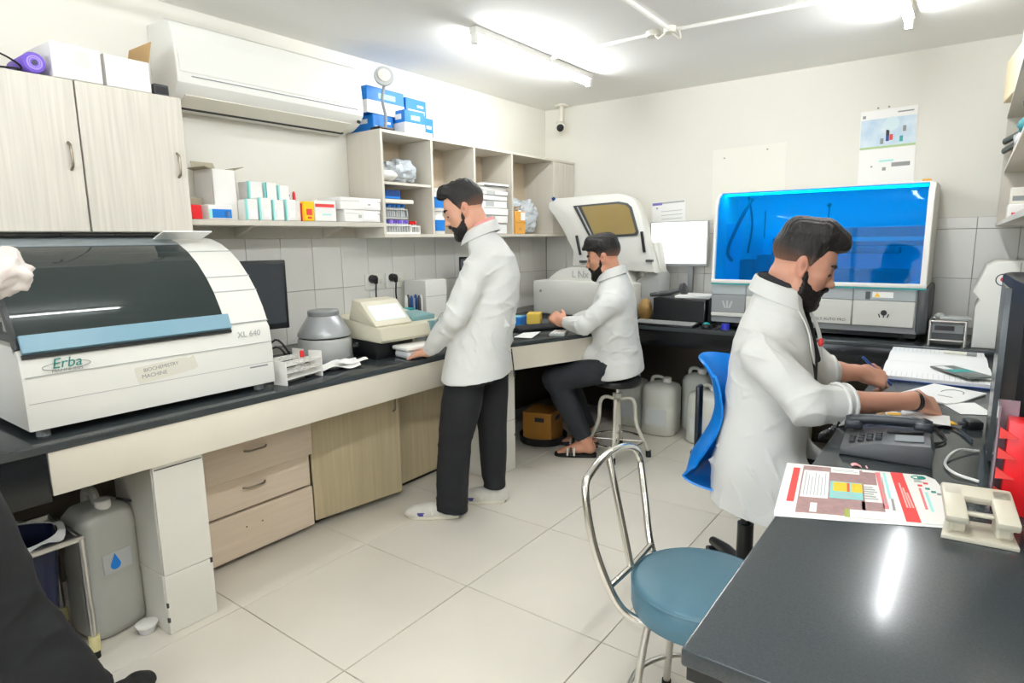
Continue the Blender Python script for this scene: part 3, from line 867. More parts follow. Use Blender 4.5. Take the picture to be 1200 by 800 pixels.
g = M(); g.lathe([(0.009, 0.05), (0.009, 0.053)], (0, 0, 0), 14, R=Rx); obj('core', g, W['navy'], t)
t = thing('cable_coil', 'loose black cable coil on the wall cabinet at the left edge', 'cable', (-2.78, 0.79, ZCAB + 0.006), 0)
g = M(); g.tube(spline([(-0.05, -0.02, 0.0), (0.0, -0.045, 0.05), (0.02, 0.0, 0.036), (0.0, 0.045, 0.012), (-0.03, 0.02, 0), (0.0, -0.03, 0.0), (0.03, 0.03, 0.0)]), 0.0035, 6); obj('cable', g, W['black'], t)
g = M(); g.lathe([(0.016, 0), (0.018, 0.04), (0.012, 0.1), (0.016, 0.11)], (-0.02, -0.06, -0.005), 12); obj('plug', g, W['grey_d'], t)

ZS = 1.565
carton('red_box', 'small red box at the left end of the wall shelf', (-2.85, 1.418, ZS), (0.09, 0.062, 0.062), W['red'], 0.1, [('label_patch', W['red_print'], 'z', 0.1, 0.9, 0.1, 0.9)])
carton('glove_box', 'blue and white flat box beside the small red box on the shelf', (-2.86, 1.535, ZS), (0.11, 0.118, 0.066), W['card_white'], 0.05, [('print', W['blue_print'], 'x', 0.15, 0.95, 0.1, 0.7), ('print', W['aqua'], 'x', 0.02, 0.14, 0.1, 0.7), ('logo', W['paper'], 'x', 0.66, 0.86, 0.2, 0.55)])
carton('small_carton', 'small greyish carton behind the blue and white box on the shelf', (-2.98, 1.49, ZS), (0.06, 0.09, 0.105), W['card_grey'], 0.2, [('tape', W['card_brown'], 'z', 0.4, 0.6, 0, 1)])
open_carton('tall white carton with open flaps on the wall shelf', (-2.955, 1.605, ZS), (0.15, 0.12, 0.235), W['card_white'], 0.06, [('-x', 60, 0.05), ('+y', 20, 0.05), ('-y', 12, 0.03)], W['card_grey'])
t = thing('spray_bottle', 'white bottle with blue cap behind the wall cabinet, at the left end of the shelf', 'bottle', (-2.95, 1.415, ZS))
g = M(); g.lathe([(0.026, 0), (0.028, 0.01), (0.028, 0.11), (0.013, 0.14), (0.013, 0.15)], (0, 0, 0), 16); obj('body', g, W['bag_white'], t)
g = M(); g.lathe([(0.015, 0.15), (0.015, 0.175), (0.01, 0.18)], (0, 0, 0), 14); obj('cap', g, W['blue_print'], t)
g = M(); g.lathe([(0.0285, 0.02), (0.0285, 0.06)], (0, 0, 0), 16); obj('label_band', g, W['blue_dark'], t)
# white reagent cartons with aqua edges
def reagent(label, c, d, rot=0.0, dark=False):
    return carton('reagent_carton', label, c, d, W['card_white'], rot, [('edge_print', W['teal'] if dark else W['aqua'], 'x', 0.0, 0.09, 0.0, 1.0), ('label_patch', W['paper'], 'x', 0.3, 0.85, 0.15, 0.5), ('edge_print', W['aqua'], '-y', 0.8, 1.0, 0.0, 1.0)], group='reagent cartons on the wall shelf')
reagent('short white reagent carton right beside the tall open carton', (-2.84, 1.694, ZS), (0.08, 0.058, 0.098))
reagent('tall white reagent carton with a pale aqua edge, leftmost of the tall ones', (-2.94, 1.775, ZS), (0.1, 0.072, 0.192))
reagent('short white reagent carton, second of the front row from the left', (-2.84, 1.765, ZS), (0.08, 0.062, 0.108))
reagent('tall white reagent carton with a dark teal edge', (-2.93, 1.853, ZS), (0.1, 0.062, 0.19), 0, True)
reagent('short white reagent carton, third of the front row from the left', (-2.84, 1.836, ZS), (0.08, 0.058, 0.1))
reagent('tall white reagent carton, last of the tall ones before the yellow box', (-2.93, 1.925, ZS), (0.1, 0.06, 0.18))
reagent('short white reagent carton, nearest the yellow box', (-2.84, 1.906, ZS), (0.08, 0.056, 0.105))
reagent('small low white reagent carton right against the yellow box', (-2.86, 1.958, ZS), (0.08, 0.034, 0.1))
carton('yellow_kit_box', 'yellow box with red print on the wall shelf', (-2.84, 2.01, ZS), (0.085, 0.062, 0.1), W['yellow'], 0.04, [('print', W['red_print'], 'x', 0.2, 0.75, 0.3, 0.62), ('edge_print', W['red_print'], '-y', 0, 0.8, 0, 0.9), ('print', W['red_print'], 'x', 0.3, 0.7, 0.12, 0.22)])
carton('kit_box', 'white box with a red stripe beside the yellow box', (-2.865, 2.115, ZS), (0.13, 0.138, 0.108), W['card_white'], 0, [('stripe', W['red_print'], 'x', 0.03, 0.9, 0.68, 0.84), ('print', W['aqua'], 'x', 0.35, 0.75, 0.3, 0.36)])
t = thing('dropper_bottle', 'tiny dropper bottle with red cap standing behind the yellow box', 'bottle', (-2.95, 2.03, ZS))
g = M(); g.lathe([(0.014, 0), (0.014, 0.1), (0.008, 0.115)], (0, 0, 0), 12); obj('body', g, W['bag_white'], t)
g = M(); g.lathe([(0.009, 0.115), (0.008, 0.15), (0.003, 0.16)], (0, 0, 0), 12); obj('cap', g, W['red'], t)
t = thing('vial', 'tiny clear vial with blue tip standing behind the yellow box', 'bottle', (-2.93, 1.985, ZS))
g = M(); g.lathe([(0.01, 0), (0.01, 0.12), (0.006, 0.13)], (0, 0, 0), 12); obj('body', g, W['bag_white'], t)
g = M(); g.lathe([(0.0065, 0.13), (0.0065, 0.14)], (0, 0, 0), 10); obj('cap', g, W['blue_print'], t)
fl = dict(cat='box')
carton('flat_box', 'flat white box at the bottom of the pair beside the pigeonhole unit', (-2.9, 2.365, ZS), (0.2, 0.26, 0.066), W['card_white'], 0.02, [('label_patch', W['paper'], 'x', 0.5, 0.9, 0.15, 0.85), ('print', W['grey_l'], 'x', 0.38, 0.46, 0.35, 0.6)], lid=(0.02, W['card_white']))
carton('flat_box', 'flat white box on top of the pair beside the pigeonhole unit', (-2.895, 2.355, ZS + 0.067), (0.2, 0.285, 0.066), W['card_white'], -0.01, [('label_patch', W['paper'], 'x', 0.45, 0.9, 0.2, 0.9), ('print', W['ink'], 'x', 0.66, 0.72, 0.4, 0.5)], lid=(0.02, W['card_white']))

# top of the pigeonhole unit: glove boxes and a flexible lamp
ZP = 2.0955
def glove(label, c, d, rot=0.0, whole=False):
    pr = [('print', W['paper'], 'x', 0.1, 0.9, 0.1, 0.34), ('logo', W['paper'], 'x', 0.55, 0.85, 0.52, 0.66), ('logo', W['paper'], '-y', 0.3, 0.75, 0.5, 0.75)]
    if not whole: pr = [('white_band', W['card_white'], 'x', 0, 1, 0.0, 0.48), ('white_band', W['card_white'], '-y', 0, 1, 0.0, 0.48), ('logo', W['aqua'], 'x', 0.3, 0.75, 0.6, 0.8), ('logo', W['paper'], '-y', 0.3, 0.75, 0.62, 0.84)]
    return carton('glove_box', label, c, d, W['blue_print'], rot, pr, group='blue glove boxes on the pigeonhole unit')
glove('blue and white glove box at the bottom left of the stack on the pigeonhole unit', (-2.995, 2.64, ZP), (0.2, 0.16, 0.1), 0.0, True)
glove('blue and white glove box upper left in the stack, behind the flexible lamp', (-2.993, 2.665, ZP + 0.101), (0.2, 0.3, 0.15), 0.02)
glove('blue and white glove box lying in front at the bottom of the stack', (-2.87, 2.82, ZP), (0.12, 0.165, 0.14), -0.03)
glove('all blue glove box upper right in the stack', (-2.99, 2.93, ZP + 0.14), (0.16, 0.19, 0.1), 0.05, True)
glove('blue glove box end at the lower right, under the stack', (-2.98, 3.0, ZP), (0.16, 0.15, 0.138), 0.04, True)
t = thing('flexible_lamp', 'grey gooseneck lamp with a round head on the pigeonhole unit', 'lamp', (-2.845, 2.585, ZP))
g = M(); g.box((0.0, 0.0, 0.008), (0.085, 0.12, 0.016), 0.005); obj('base', g, W['black'], t)
g = M(); g.tube(spline([(0.0, 0.02, 0.01), (0.0, 0.03, 0.08), (0.01, 0.0, 0.17), (0.02, 0.01, 0.25)]), 0.009, 10); obj('neck', g, W['grey'], t)
Rl = Rz(-0.6) @ Matrix.Rotation(math.radians(78), 3, 'Y')
g = M(); g.lathe([(0.03, -0.03), (0.05, -0.02), (0.058, 0.0), (0.056, 0.012)], (0.02, 0.01, 0.30), 24, R=Rl); obj('head', g, W['grey_l'], t)
g = M(); g.lathe([(0.034, 0.012), (0.036, 0.02), (0.02, 0.022)], (0.02, 0.01, 0.30), 20, R=Rl); obj('diffuser', g, W['off_white'], t)

# in the pigeonholes
ZF = 1.4985
o = tag(obj('plastic_bag', crumple((0, 0, 0.075), (0.12, 0.14, 0.085), 3), W['bag_clear'], None, 12, (-2.93, 2.77, 1.807)), 'crumpled clear plastic bag in the upper left pigeonhole', 'bag')
o = tag(obj('white_pack', crumple((0, 0, 0.03), (0.1, 0.075, 0.036), 9, amp=0.1), W['paper'], None, 50, (-2.9, 2.62, 1.815)), 'folded white pack beside the clear bag in the upper pigeonhole', 'pack')
def tube_rack(name, label, c, d, nx, ny, capm, group=None, h=0.06, frame=None):
    t = thing(name, label, 'tube rack', c, 0, group)
    g = M(); g.bb(-d[0] / 2, d[0] / 2, -d[1] / 2, d[1] / 2, 0, 0.012); g.bb(-d[0] / 2, d[0] / 2, -d[1] / 2, d[1] / 2, d[2] - 0.016, d[2] - 0.008)
    for s in (-1, 1): g.bb(-d[0] / 2, d[0] / 2, s * d[1] / 2 - 0.003, s * d[1] / 2 + 0.003, 0, d[2] - 0.008)
    obj('frame', g, frame or W['white_plastic'], t)
    for i in range(nx):
        for j in range(ny):
            x = (i + 0.5) / nx * d[0] - d[0] / 2; y = (j + 0.5) / ny * (d[1] - 0.012) - d[1] / 2 + 0.006
            g = M(); g.lathe([(0.005, 0.014), (0.0062, 0.02), (0.0062, d[2])], (x, y, 0), 8); tb = obj('tube', g, W['bag_white'], t)
            g = M(); g.lathe([(0.0078, d[2]), (0.0078, d[2] + 0.018), (0.006, d[2] + 0.02)], (x, y, 0), 8); obj('cap', g, capm[(j) % len(capm)], tb)
    return t
tube_rack('tube_rack', 'rack of tubes with purple and blue caps in the lower left pigeonhole', (-2.87, 2.66, ZF), (0.08, 0.22, 0.065), 2, 10, [W['blue_dark'], W['blue_dark'], W['purple'], W['lilac'], W['purple'], W['purple'], W['purple'], W['lilac'], W['purple'], W['purple']])
tube_rack('tube_rack', 'short rack of tubes with red caps in the lower left pigeonhole', (-2.865, 2.82, ZF), (0.05, 0.075, 0.06), 1, 3, [W['red'], W['red'], W['red_print']])
tube_rack('tube_rack', 'grey rack of blue capped tubes stacked on the purple capped rack', (-2.88, 2.655, ZF + 0.09), (0.08, 0.2, 0.07), 2, 10, [W['blue_dark'], W['blue_print']], frame=W['grey_l'])
g = M(); g.box((0, 0, 0.013), (0.13, 0.235, 0.026), 0.006); tag(obj('tray_lid', g, W['off_white'], None, loc=(-2.89, 2.68, ZF + 0.181)), 'off-white tray lid on top of the tube racks in the pigeonhole', 'tray')
carton('blue_box', 'dark blue box on the tray lid in the lower left pigeonhole', (-2.92, 2.64, ZF + 0.208), (0.12, 0.16, 0.055), W['blue_dark'], 0, [('stripe', W['blue_print'], 'x', 0.05, 0.95, 0.1, 0.3)])
def tub(label, c):
    t = thing('reagent_bottle', label, 'bottle', c)
    g = M(); g.lathe([(0.05, 0), (0.054, 0.008), (0.054, 0.1), (0.04, 0.12)], (0, 0, 0), 20); obj('body', g, W['white_plastic'], t)
    g = M(); g.lathe([(0.0552, 0.02), (0.0552, 0.09)], (0, 0, 0), 20); obj('label_band', g, W['blue_print'], t)
    g = M(); g.lathe([(0.042, 0.12), (0.042, 0.142), (0.036, 0.146)], (0, 0, 0), 18); obj('cap', g, W['white_plastic'], t)
tub('blue and white bottle on the floor of the second pigeonhole', (-2.86, 3.03, ZF))
tub('blue and white bottle standing on the other in the second pigeonhole', (-2.86, 3.03, ZF + 0.1465))
hs = [0.075, 0.055, 0.05, 0.05, 0.035, 0.03, 0.025]
z = ZF
for k, h in enumerate(hs):
    names = ['lowest', 'second lowest', 'third from the bottom', 'middle', 'third from the top', 'second from the top', 'topmost']
    carton('white_kit_box', f'white flat kit box in the third pigeonhole, {names[k]} of the stack', (-2.89 + 0.006 * (k % 3), 3.575 + 0.008 * (k % 2), z), (0.19, 0.29 - 0.02 * (k % 2), h), W['card_white'], 0.02 * (-1) ** k,
           [('label_patch', W['grey_l'] if k % 2 else W['paper'], 'x', 0.1, 0.45, 0.15, 0.85), ('seam', W['ink_grey'], 'x', 0.0, 1.0, 0.94, 0.99)], group='white kit boxes in the third pigeonhole')
    z += h + 0.0015
g = M(); g.box((0, 0, 0.012), (0.2, 0.3, 0.024), 0.004); g.bb(0.1, 0.104, -0.14, 0.14, 0.002, 0.008, mi=1)
tag(obj('binder', g, [W['white_plastic'], W['ink']], None, loc=(-2.88, 3.58, z)), 'white binder with dark page edge on the stacked kit boxes', 'binder')
carton('orange_carton', 'orange carton on the floor of the right open pigeonhole', (-2.87, 3.9, ZF), (0.13, 0.13, 0.085), W['card_orange'], 0, [('print', W['card_brown'], 'x', 0.4, 0.6, 0.3, 0.55)])
carton('orange_carton', 'orange carton with a white label stacked on the other orange carton', (-2.87, 3.9, ZF + 0.0855), (0.13, 0.13, 0.085), W['card_orange'], 0, [('label_patch', W['paper'], 'x', 0.55, 0.98, 0.2, 0.9)])
tag(obj('plastic_bag', crumple((0, 0, 0.13), (0.085, 0.13, 0.15), 21), W['bag_clear'], None, 12, (-2.93, 4.155, ZF + 0.005)), 'large crumpled clear plastic bag beside the orange cartons', 'bag')
tag(obj('plastic_bag', crumple((0, 0, 0.05), (0.09, 0.1, 0.06), 25, amp=0.2), W['bag_clear'], None, 12, (-2.9, 3.9, ZF + 0.172)), 'clear plastic bag lying on the orange cartons', 'bag')

# ------------------------------------------------------------------ on the left bench
# large chemistry analyser with smoked glass cover
t = thing('chemistry_analyzer', 'large white benchtop analyzer with a smoked curved glass cover, left bench', 'analyzer', (-2.36, 0.6, ZT))
L = 0.87
body = [(-0.0, 0.03), (0.0, 0.17), (-0.01, 0.265), (-0.035, 0.30), (-0.69, 0.30), (-0.69, 0.03)]
g = M(); g.prism(body, 0.0, L, 'y', bev=0.006); obj('lower_case', g, W['white_metal'], t)
dome = [(-0.025, 0.295), (-0.05, 0.35), (-0.092, 0.42), (-0.14, 0.478), (-0.2, 0.535), (-0.27, 0.582), (-0.34, 0.614), (-0.42, 0.636), (-0.55, 0.648), (-0.69, 0.65)]
outer = dome + [(-0.69, 0.30), (-0.035, 0.30)]
g = M(); g.prism(outer, L - 0.185, L, 'y', bev=0.004); obj('end_cheek', g, W['white_metal'], t, sharp=30)
for k, (a, b) in enumerate(((0.42, -0.0935), (0.52, -0.184), (0.60, -0.31), (0.35, -0.0515))):
    pass
# seams on the white cheek, grooves in the front
g = M()
for i in (2, 3, 5): g.box((dome[i][0] + 0.0015, L - 0.092, dome[i][1] + 0.001), (0.004, 0.184, 0.0015), rot=Matrix.Rotation(0.9, 3, 'Y'))
g.bb(-0.0275, -0.0225, L - 0.185, L + 0.001, 0.292, 0.2955)
obj('seam', g, W['grey_l'], t)
g = M(); g.bb(-0.0045, 0.0008, 0.01, L - 0.005, 0.2035, 0.2055); g.bb(0, 0.0008, 0.01, L - 0.005, 0.117, 0.119); obj('seam', g, W['grey_l'], t)
g = M(); g.bb(0.0, 0.001, L - 0.11, L - 0.03, 0.104, 0.11); obj('finger_slot', g, W['grey'], t)
# smoked cover: a thick curved shell
inner = [(x - 0.012, z - 0.012) for x, z in dome]
cov = [(x + 0.004, z + 0.0) for x, z in dome]
g = M(); g.prism(cov + inner[::-1], 0.012, L - 0.187, 'y'); o = obj('glass_cover', g, W['smoked'], t, sharp=50)
g = M(); g.prism([(-0.006, 0.275), (0.006, 0.285), (-0.014, 0.338), (-0.03, 0.335)], 0.01, L - 0.175, 'y', bev=0.003); obj('blue_grip_rail', g, mat('blue_grip_rail', srgb(122, 160, 178), 0.38), t)
g = M(); g.prism([(-0.003, 0.262), (0.002, 0.265), (0.0, 0.276), (-0.008, 0.276)], 0.008, L - 0.175, 'y'); obj('gasket', g, W['black'], t)
g = M()
g.prism([(x, z) for x, z in cov] + [(x - 0.02, z - 0.02) for x, z in dome[::-1]], 0.0, 0.012, 'y'); obj('cover_edge', g, W['black'], t, sharp=50)
g = M(); g.prism([(x + 0.006, z + 0.004) for x, z in dome[6:]] + [(x + 0.006, z - 0.004) for x, z in dome[6:][::-1]], 0.005, L - 0.19, 'y'); obj('top_strip', g, mat('cover_top_strip', srgb(150, 158, 160), 0.35), t, sharp=50)
# inside: deck with reagent carousels and an arm
g = M(); g.bb(-0.66, -0.06, 0.03, L - 0.2, 0.30, 0.325); obj('deck', g, W['grey_d'], t)
for cx, cy, r in ((-0.3, 0.2, 0.15), (-0.3, 0.5, 0.14)):
    g = M(); g.lathe([(r, 0.325), (r, 0.365), (r - 0.03, 0.37), (0.03, 0.37), (0.03, 0.39)], (cx, cy, 0), 28); obj('carousel', g, W['grey_l'], t)
g = M(); g.cyl((-0.45, 0.35, 0.325), (-0.45, 0.35, 0.5), 0.025); g.box((-0.36, 0.35, 0.5), (0.22, 0.05, 0.035), 0.008); g.cyl((-0.27, 0.35, 0.5), (-0.27, 0.35, 0.4), 0.004, seg=8); obj('pipette_arm', g, W['grey_l'], t)
g = M()
for y in (0.05, L - 0.05):
    for x in (-0.05, -0.62): g.cyl((x, y, 0), (x, y, 0.03), 0.02)
obj('foot', g, W['grey'], t)
# marks
RX = (H, 0, H)
text('lettering', 'Erba', 0.047, W['ink_teal'], t, (0.002, 0.125, 0.237), RX, shear=0.2)
text('lettering', 'MANNHEIM', 0.014, W['ink_grey'], t, (0.0028, 0.125, 0.2145), RX, xs=1.2)
g = M()
e = [(0.0015 - 0.006, 0.125 + 0.068 * math.cos(a), 0.228 + 0.013 * math.sin(a)) for a in [2 * math.pi * k / 40 for k in range(40)]]
g.tube([(0.0005 if p[2] < 0.23 else -0.0015, p[1], p[2]) for p in e if abs(p[1] - 0.125) > 0.055][:0] + [(0.0004, p[1], p[2]) for p in e], 0.0012, 5, closed=True); obj('oval_mark', g, W['ink_grey'], t)
text('lettering', 'XL 640', 0.034, W['grey_l'], t, (-0.003, L - 0.1, 0.247), RX)
g = M()
g.prism([(0.335, 0.128), (0.325, 0.172), (0.33, 0.182), (0.505, 0.196), (0.52, 0.188), (0.535, 0.198), (0.55, 0.15), (0.53, 0.142), (0.34, 0.122)], 0.0, 0.0016, 'x'); obj('paper_label', g, W['off_white'], t)
text('lettering', 'BIOCHEMISTRY', 0.019, W['ink_grey'], t, (0.002, 0.415, 0.172), (H, math.radians(-4), H), xs=0.95)
text('lettering', 'MACHINE', 0.02, W['ink_grey'], t, (0.002, 0.39, 0.148), (H, math.radians(-3), H))
g = M(); g.box((-0.33, 0.6, 0.632), (0.1, 0.2, 0.005), rot=Matrix.Rotation(-0.3, 3, 'Y')); 
tag(obj('paper_sheaf', g, W['paper'], None, loc=(-2.36, 0.7, ZT + 0.02)), 'white papers lying on top of the large analyzer below the wall cabinets', 'paper')

# monitor behind it
def monitor(label, loc, rotz, w, h, scr, lift=0.12, base=(0.2, 0.16), thick=0.035, name='monitor'):
    """faces local +x"""
    t = thing(name, label, 'monitor', loc, rotz)
    g = M(); g.box((0, 0, lift + h / 2), (thick, w, h), 0.006); obj('housing', g, W['black'], t)
    g = M(); g.box((thick / 2 + 0.0005, 0, lift + h / 2 + 0.006), (0.002, w - 0.03, h - 0.045)); obj('screen', g, scr, t)
    g = M(); g.box((-0.02, 0, lift / 2 + 0.03), (0.03, 0.05, lift + 0.05), 0.004); obj('stand_neck', g, W['black'], t)
    g = M(); g.box((0, 0, 0.008), (base[1], base[0], 0.016), 0.006); obj('stand_foot', g, W['black'], t)
    return t
monitor('black monitor with a dark screen behind the large analyzer', (-2.84, 1.668, ZT), math.radians(-12), 0.36, 0.345, W['screen_off'], lift=0.185)
t = thing('cable_bundle', 'tangle of black cables between the large analyzer and the tube racks', 'cable', (-2.64, 1.66, ZT + 0.004))
for k, pts in enumerate(([(-0.1, -0.1, 0.0), (0.0, 0.0, 0.12), (0.04, 0.06, 0.02), (0.1, 0.09, 0.0)], [(-0.1, -0.05, 0.0), (0.03, -0.02, 0.16), (0.06, 0.05, 0.06), (0.05, 0.1, 0.0)], [(0.0, -0.12, 0.0), (0.05, -0.02, 0.06), (0.02, 0.06, 0.09), (-0.1, 0.08, 0.0)])):
    g = M(); g.tube(spline(pts), 0.005, 7); obj('cable', g, W['black'], t)
g = M(); g.bb(-0.12, 0.0, -0.17, -0.03, -0.004, 0.04); 
tag(obj('power_brick', g, W['black'], None, loc=(-2.56, 1.86, ZT + 0.0045)), 'black power supply block beside the tube racks', 'adapter')

# two white test tube racks
def frame_rack(label, c, rot):
    t = thing('test_tube_rack', label, 'tube rack', c, rot, 'white test tube racks on the left bench')
    for z in (0.022, 0.05, 0.082):
        g = M()
        if z < 0.03: g.bb(-0.035, 0.035, -0.11, 0.11, z, z + 0.006)
        else:
            g.bb(-0.035, -0.028, -0.11, 0.11, z, z + 0.008); g.bb(0.028, 0.035, -0.11, 0.11, z, z + 0.008); g.bb(-0.004, 0.004, -0.11, 0.11, z, z + 0.008)
            for k in range(7): g.bb(-0.035, 0.035, -0.11 + k * 0.0357, -0.104 + k * 0.0357, z, z + 0.008)
        obj('shelf', g, W['white_plastic'], t)
    for s in (-1, 1):
        g = M(); g.bb(-0.037, 0.037, s * 0.112 - 0.003, s * 0.112 + 0.003, 0, 0.105 if s < 0 else 0.118)
        obj('end_panel', g, W['white_plastic'], t)
    return t
ra = frame_rack('white test tube rack half behind the analyzer cheek, left of the other rack', (-2.53, 1.6, ZT), 0.1)
rb = frame_rack('white test tube rack holding a red capped tube, nearer the bench edge', (-2.41, 1.62, ZT), 0.22)
t = thing('sample_tube', 'red capped sample tube standing in the nearer white rack', 'tube', (-2.425, 1.653, ZT + 0.029))
g = M(); g.lathe([(0.005, 0), (0.0065, 0.006), (0.0065, 0.07)], (0, 0, 0), 10); obj('body', g, W['bag_white'], t)
g = M(); g.lathe([(0.0095, 0.07), (0.0095, 0.096), (0.007, 0.1)], (0, 0, 0), 12); obj('cap', g, W['red'], t)

# centrifuge
t = thing('centrifuge', 'grey round benchtop centrifuge with a cone lid', 'centrifuge', (-2.70, 1.985, ZT))
g = M(); g.lathe([(0.128, 0.0), (0.135, 0.01), (0.138, 0.03), (0.136, 0.115), (0.13, 0.125)], (0, 0, 0), 40); obj('base', g, W['grey_l'], t, sharp=30)
g = M(); g.lathe([(0.137, 0.0), (0.14, 0.008), (0.14, 0.022), (0.137, 0.026)], (0, 0, 0), 40); obj('base_ring', g, W['grey'], t)
g = M(); g.lathe([(0.12, 0.124), (0.12, 0.132)], (0, 0, 0), 36); obj('gap', g, W['ink'], t)
g = M(); g.lathe([(0.128, 0.131), (0.136, 0.135), (0.135, 0.15), (0.127, 0.165), (0.082, 0.235), (0.076, 0.24)], (0, 0, 0), 40); obj('lid', g, mat('silver_paint', srgb(168, 171, 173), 0.28, metal=0.25), t, sharp=30)
g = M(); g.lathe([(0.078, 0.239), (0.08, 0.243), (0.08, 0.262), (0.074, 0.268), (0.05, 0.268)], (0, 0, 0), 36); obj('lid_cap', g, W['grey'], t, sharp=30)
g = M(); g.lathe([(0.018, 0.0), (0.018, 0.02), (0.014, 0.024)], (0.12, 0.09, 0.075), 16, R=Rz(0.6) @ Matrix.Rotation(H, 3, 'Y')); obj('dial', g, W['black'], t)

t = thing('crumpled_paper', 'crumpled white paper sheet in front of the centrifuge', 'paper', (-2.47, 1.86, ZT + 0.003))
g = M(); g.grid(lambda u, v: ((u - 0.5) * 0.14 + 0.02 * (v - .5), (v - 0.5) * 0.3 - 0.05 * u, 0.012 + 0.01 * math.sin(7 * u + 3 * v) + 0.008 * math.sin(11 * v - 4 * u)), 12, 18, thick=0.0015); obj('sheet', g, W['paper'], t)
g = M(); g.grid(lambda u, v: ((u - 0.5) * 0.1 + 0.02, (v - 0.5) * 0.13 + 0.09, 0.028 + 0.012 * math.sin(6 * u) * math.sin(5 * v)), 8, 10, thick=0.0015); obj('folded_corner', g, W['paper'], t)

# beige analyser with tilted screen
t = thing('semi_auto_analyzer', 'beige benchtop analyzer with a tilted lit screen, left of the standing man', 'analyzer', (-2.62, 2.335, ZT), math.radians(-3))
g = M(); g.box((0.0, -0.06, 0.05), (0.3, 0.26, 0.1), 0.012); obj('base', g, W['black'], t)
top = [(0.2, 0.09), (0.215, 0.105), (0.2, 0.165), (0.1, 0.185), (-0.2, 0.215), (-0.2, 0.1)]
g = M(); g.prism(top, -0.2, 0.28, 'y', bev=0.012); obj('case', g, W['beige'], t, sharp=30)
scr = [(0.17, 0.17), (0.175, 0.18), (0.05, 0.30), (-0.02, 0.31), (-0.06, 0.2)]
g = M(); g.prism(scr, -0.203, 0.05, 'y', bev=0.01); obj('screen_housing', g, W['beige'], t, sharp=30)
sd = Vector((0.05 - 0.175, 0, 0.30 - 0.18)).normalized(); sn = Vector((-sd.z, 0, sd.x)) * -1
g = M()
c0 = Vector((0.1125, -0.076, 0.24)) + sn * 0.0012
g.box(c0, (0.002, 0.2, 0.1), rot=Matrix.Rotation(-math.atan2(-sd.x, sd.z), 3, 'Y')); obj('screen', g, W['screen_teal'], t)
g = M(); g.box((0.07, 0.15, 0.195), (0.16, 0.18, 0.03), 0.006, rot=Matrix.Rotation(0.1, 3, 'Y')); obj('lid', g, mat('muted_teal_plastic', srgb(130, 170, 172), 0.4), t)
g = M(); g.box((0.2, 0.19, 0.135), (0.03, 0.09, 0.08), 0.006); obj('sample_port', g, mat('muted_teal_port', srgb(120, 158, 162), 0.4), t)
g = M(); g.tube(spline([(0.21, 0.18, 0.16), (0.26, 0.2, 0.22), (0.25, 0.25, 0.12), (0.2, 0.26, 0.1)]), 0.004, 6); obj('sipper_tube', g, W['grey_l'], t)
# clutter behind it
t = thing('label_printer', 'small white label printer behind the beige analyzer', 'printer', (-2.93, 2.5, ZT), 0.1)
g = M(); g.box((0, 0, 0.08), (0.2, 0.22, 0.16), 0.02); obj('case', g, W['off_white'], t)
g = M(); g.box((0.04, 0.0, 0.164), (0.08, 0.12, 0.012), 0.004); obj('paper_slot', g, W['grey_d'], t)
t = thing('pipette_stand', 'pipette stand with several pipettes behind the beige analyzer', 'pipettes', (-2.9, 2.835, ZT))
g = M(); g.disc((0, 0, 0), 0.07, 0.015); g.cyl((0, 0, 0.01), (0, 0, 0.25), 0.008); obj('stand', g, W['grey_l'], t)
for k in range(6):
    a = k * 1.05
    g = M(); x, y = 0.05 * math.cos(a), 0.05 * math.sin(a); g.lathe([(0.003, 0.05), (0.005, 0.12), (0.011, 0.16), (0.011, 0.25), (0.006, 0.27)], (x, y, 0), 10); obj('pipette', g, [W['grey_d'], W['white_plastic'], W['blue_dark']][k % 3], t)
carton('tip_box', 'pale yellow tip box behind the beige analyzer', (-2.86, 2.69, ZT), (0.1, 0.12, 0.2), mat('pale_yellow', srgb(226, 214, 160), 0.5), 0.1, [('label_patch', W['paper'], 'x', 0.2, 0.8, 0.3, 0.6)], lid=(0.03, W['teal']))
carton('upright_box', 'plain white upright box standing behind the standing man', (-2.95, 3.0, ZT), (0.2, 0.2, 0.36), W['white_metal'], 0, [('seam', W['grey_l'], 'x', 0, 1, 0.7, 0.71)])
# round lidded tray under the man's hand
t = thing('lidded_tray', 'white lidded plastic container beside the standing man\'s hand', 'container', (-2.385, 2.33, ZT), -0.1)
g = M(); g.box((0, 0, 0.022), (0.12, 0.2, 0.044), 0.018, seg=3); obj('tub', g, W['bag_white'], t)
g = M(); g.box((0, 0, 0.055), (0.135, 0.215, 0.024), 0.01, seg=3); obj('lid', g, W['white_plastic'], t)
# wall sockets with two plugs
t = thing('wall_socket', 'white double wall socket with two black plugs above the left bench', 'socket', (XL + 0.0095, 2.76, 1.2))
for k, y in enumerate((-0.085, 0.085)):
    g = M(); g.box((0.006, y, 0), (0.012, 0.155, 0.1), 0.004); pl = obj('socket_plate', g, W['white_plastic'], t)
    g = M(); g.box((0.014, y + 0.045, 0.0), (0.006, 0.02, 0.03), 0.003); obj('switch', g, W['off_white'], pl)
    g = M(); g.lathe([(0.026, 0.012), (0.028, 0.02), (0.024, 0.05), (0.012, 0.06)], (0, y - 0.03, 0.02), 14, R=Matrix.Rotation(H, 3, 'Y')); g.tube([(0.05, y - 0.03, 0.02), (0.055, y - 0.03, -0.01)], [0.018, 0.012], 10); pg = obj('plug', g, W['black'], t)
    e = (0.02 if k else 0.12)
    g = M(); g.tube(spline([(0.055, y - 0.03, 0.0), (0.05, y - 0.03, -0.1), (0.05, y + 0.0, -0.22 + k * 0.03), (0.06, y + 0.12, -0.3 + 0.0 * k), (0.08, y + 0.3 * (1 - 0.4 * k), -0.33)]), 0.005, 7); obj('cord', g, W['black'], pg)

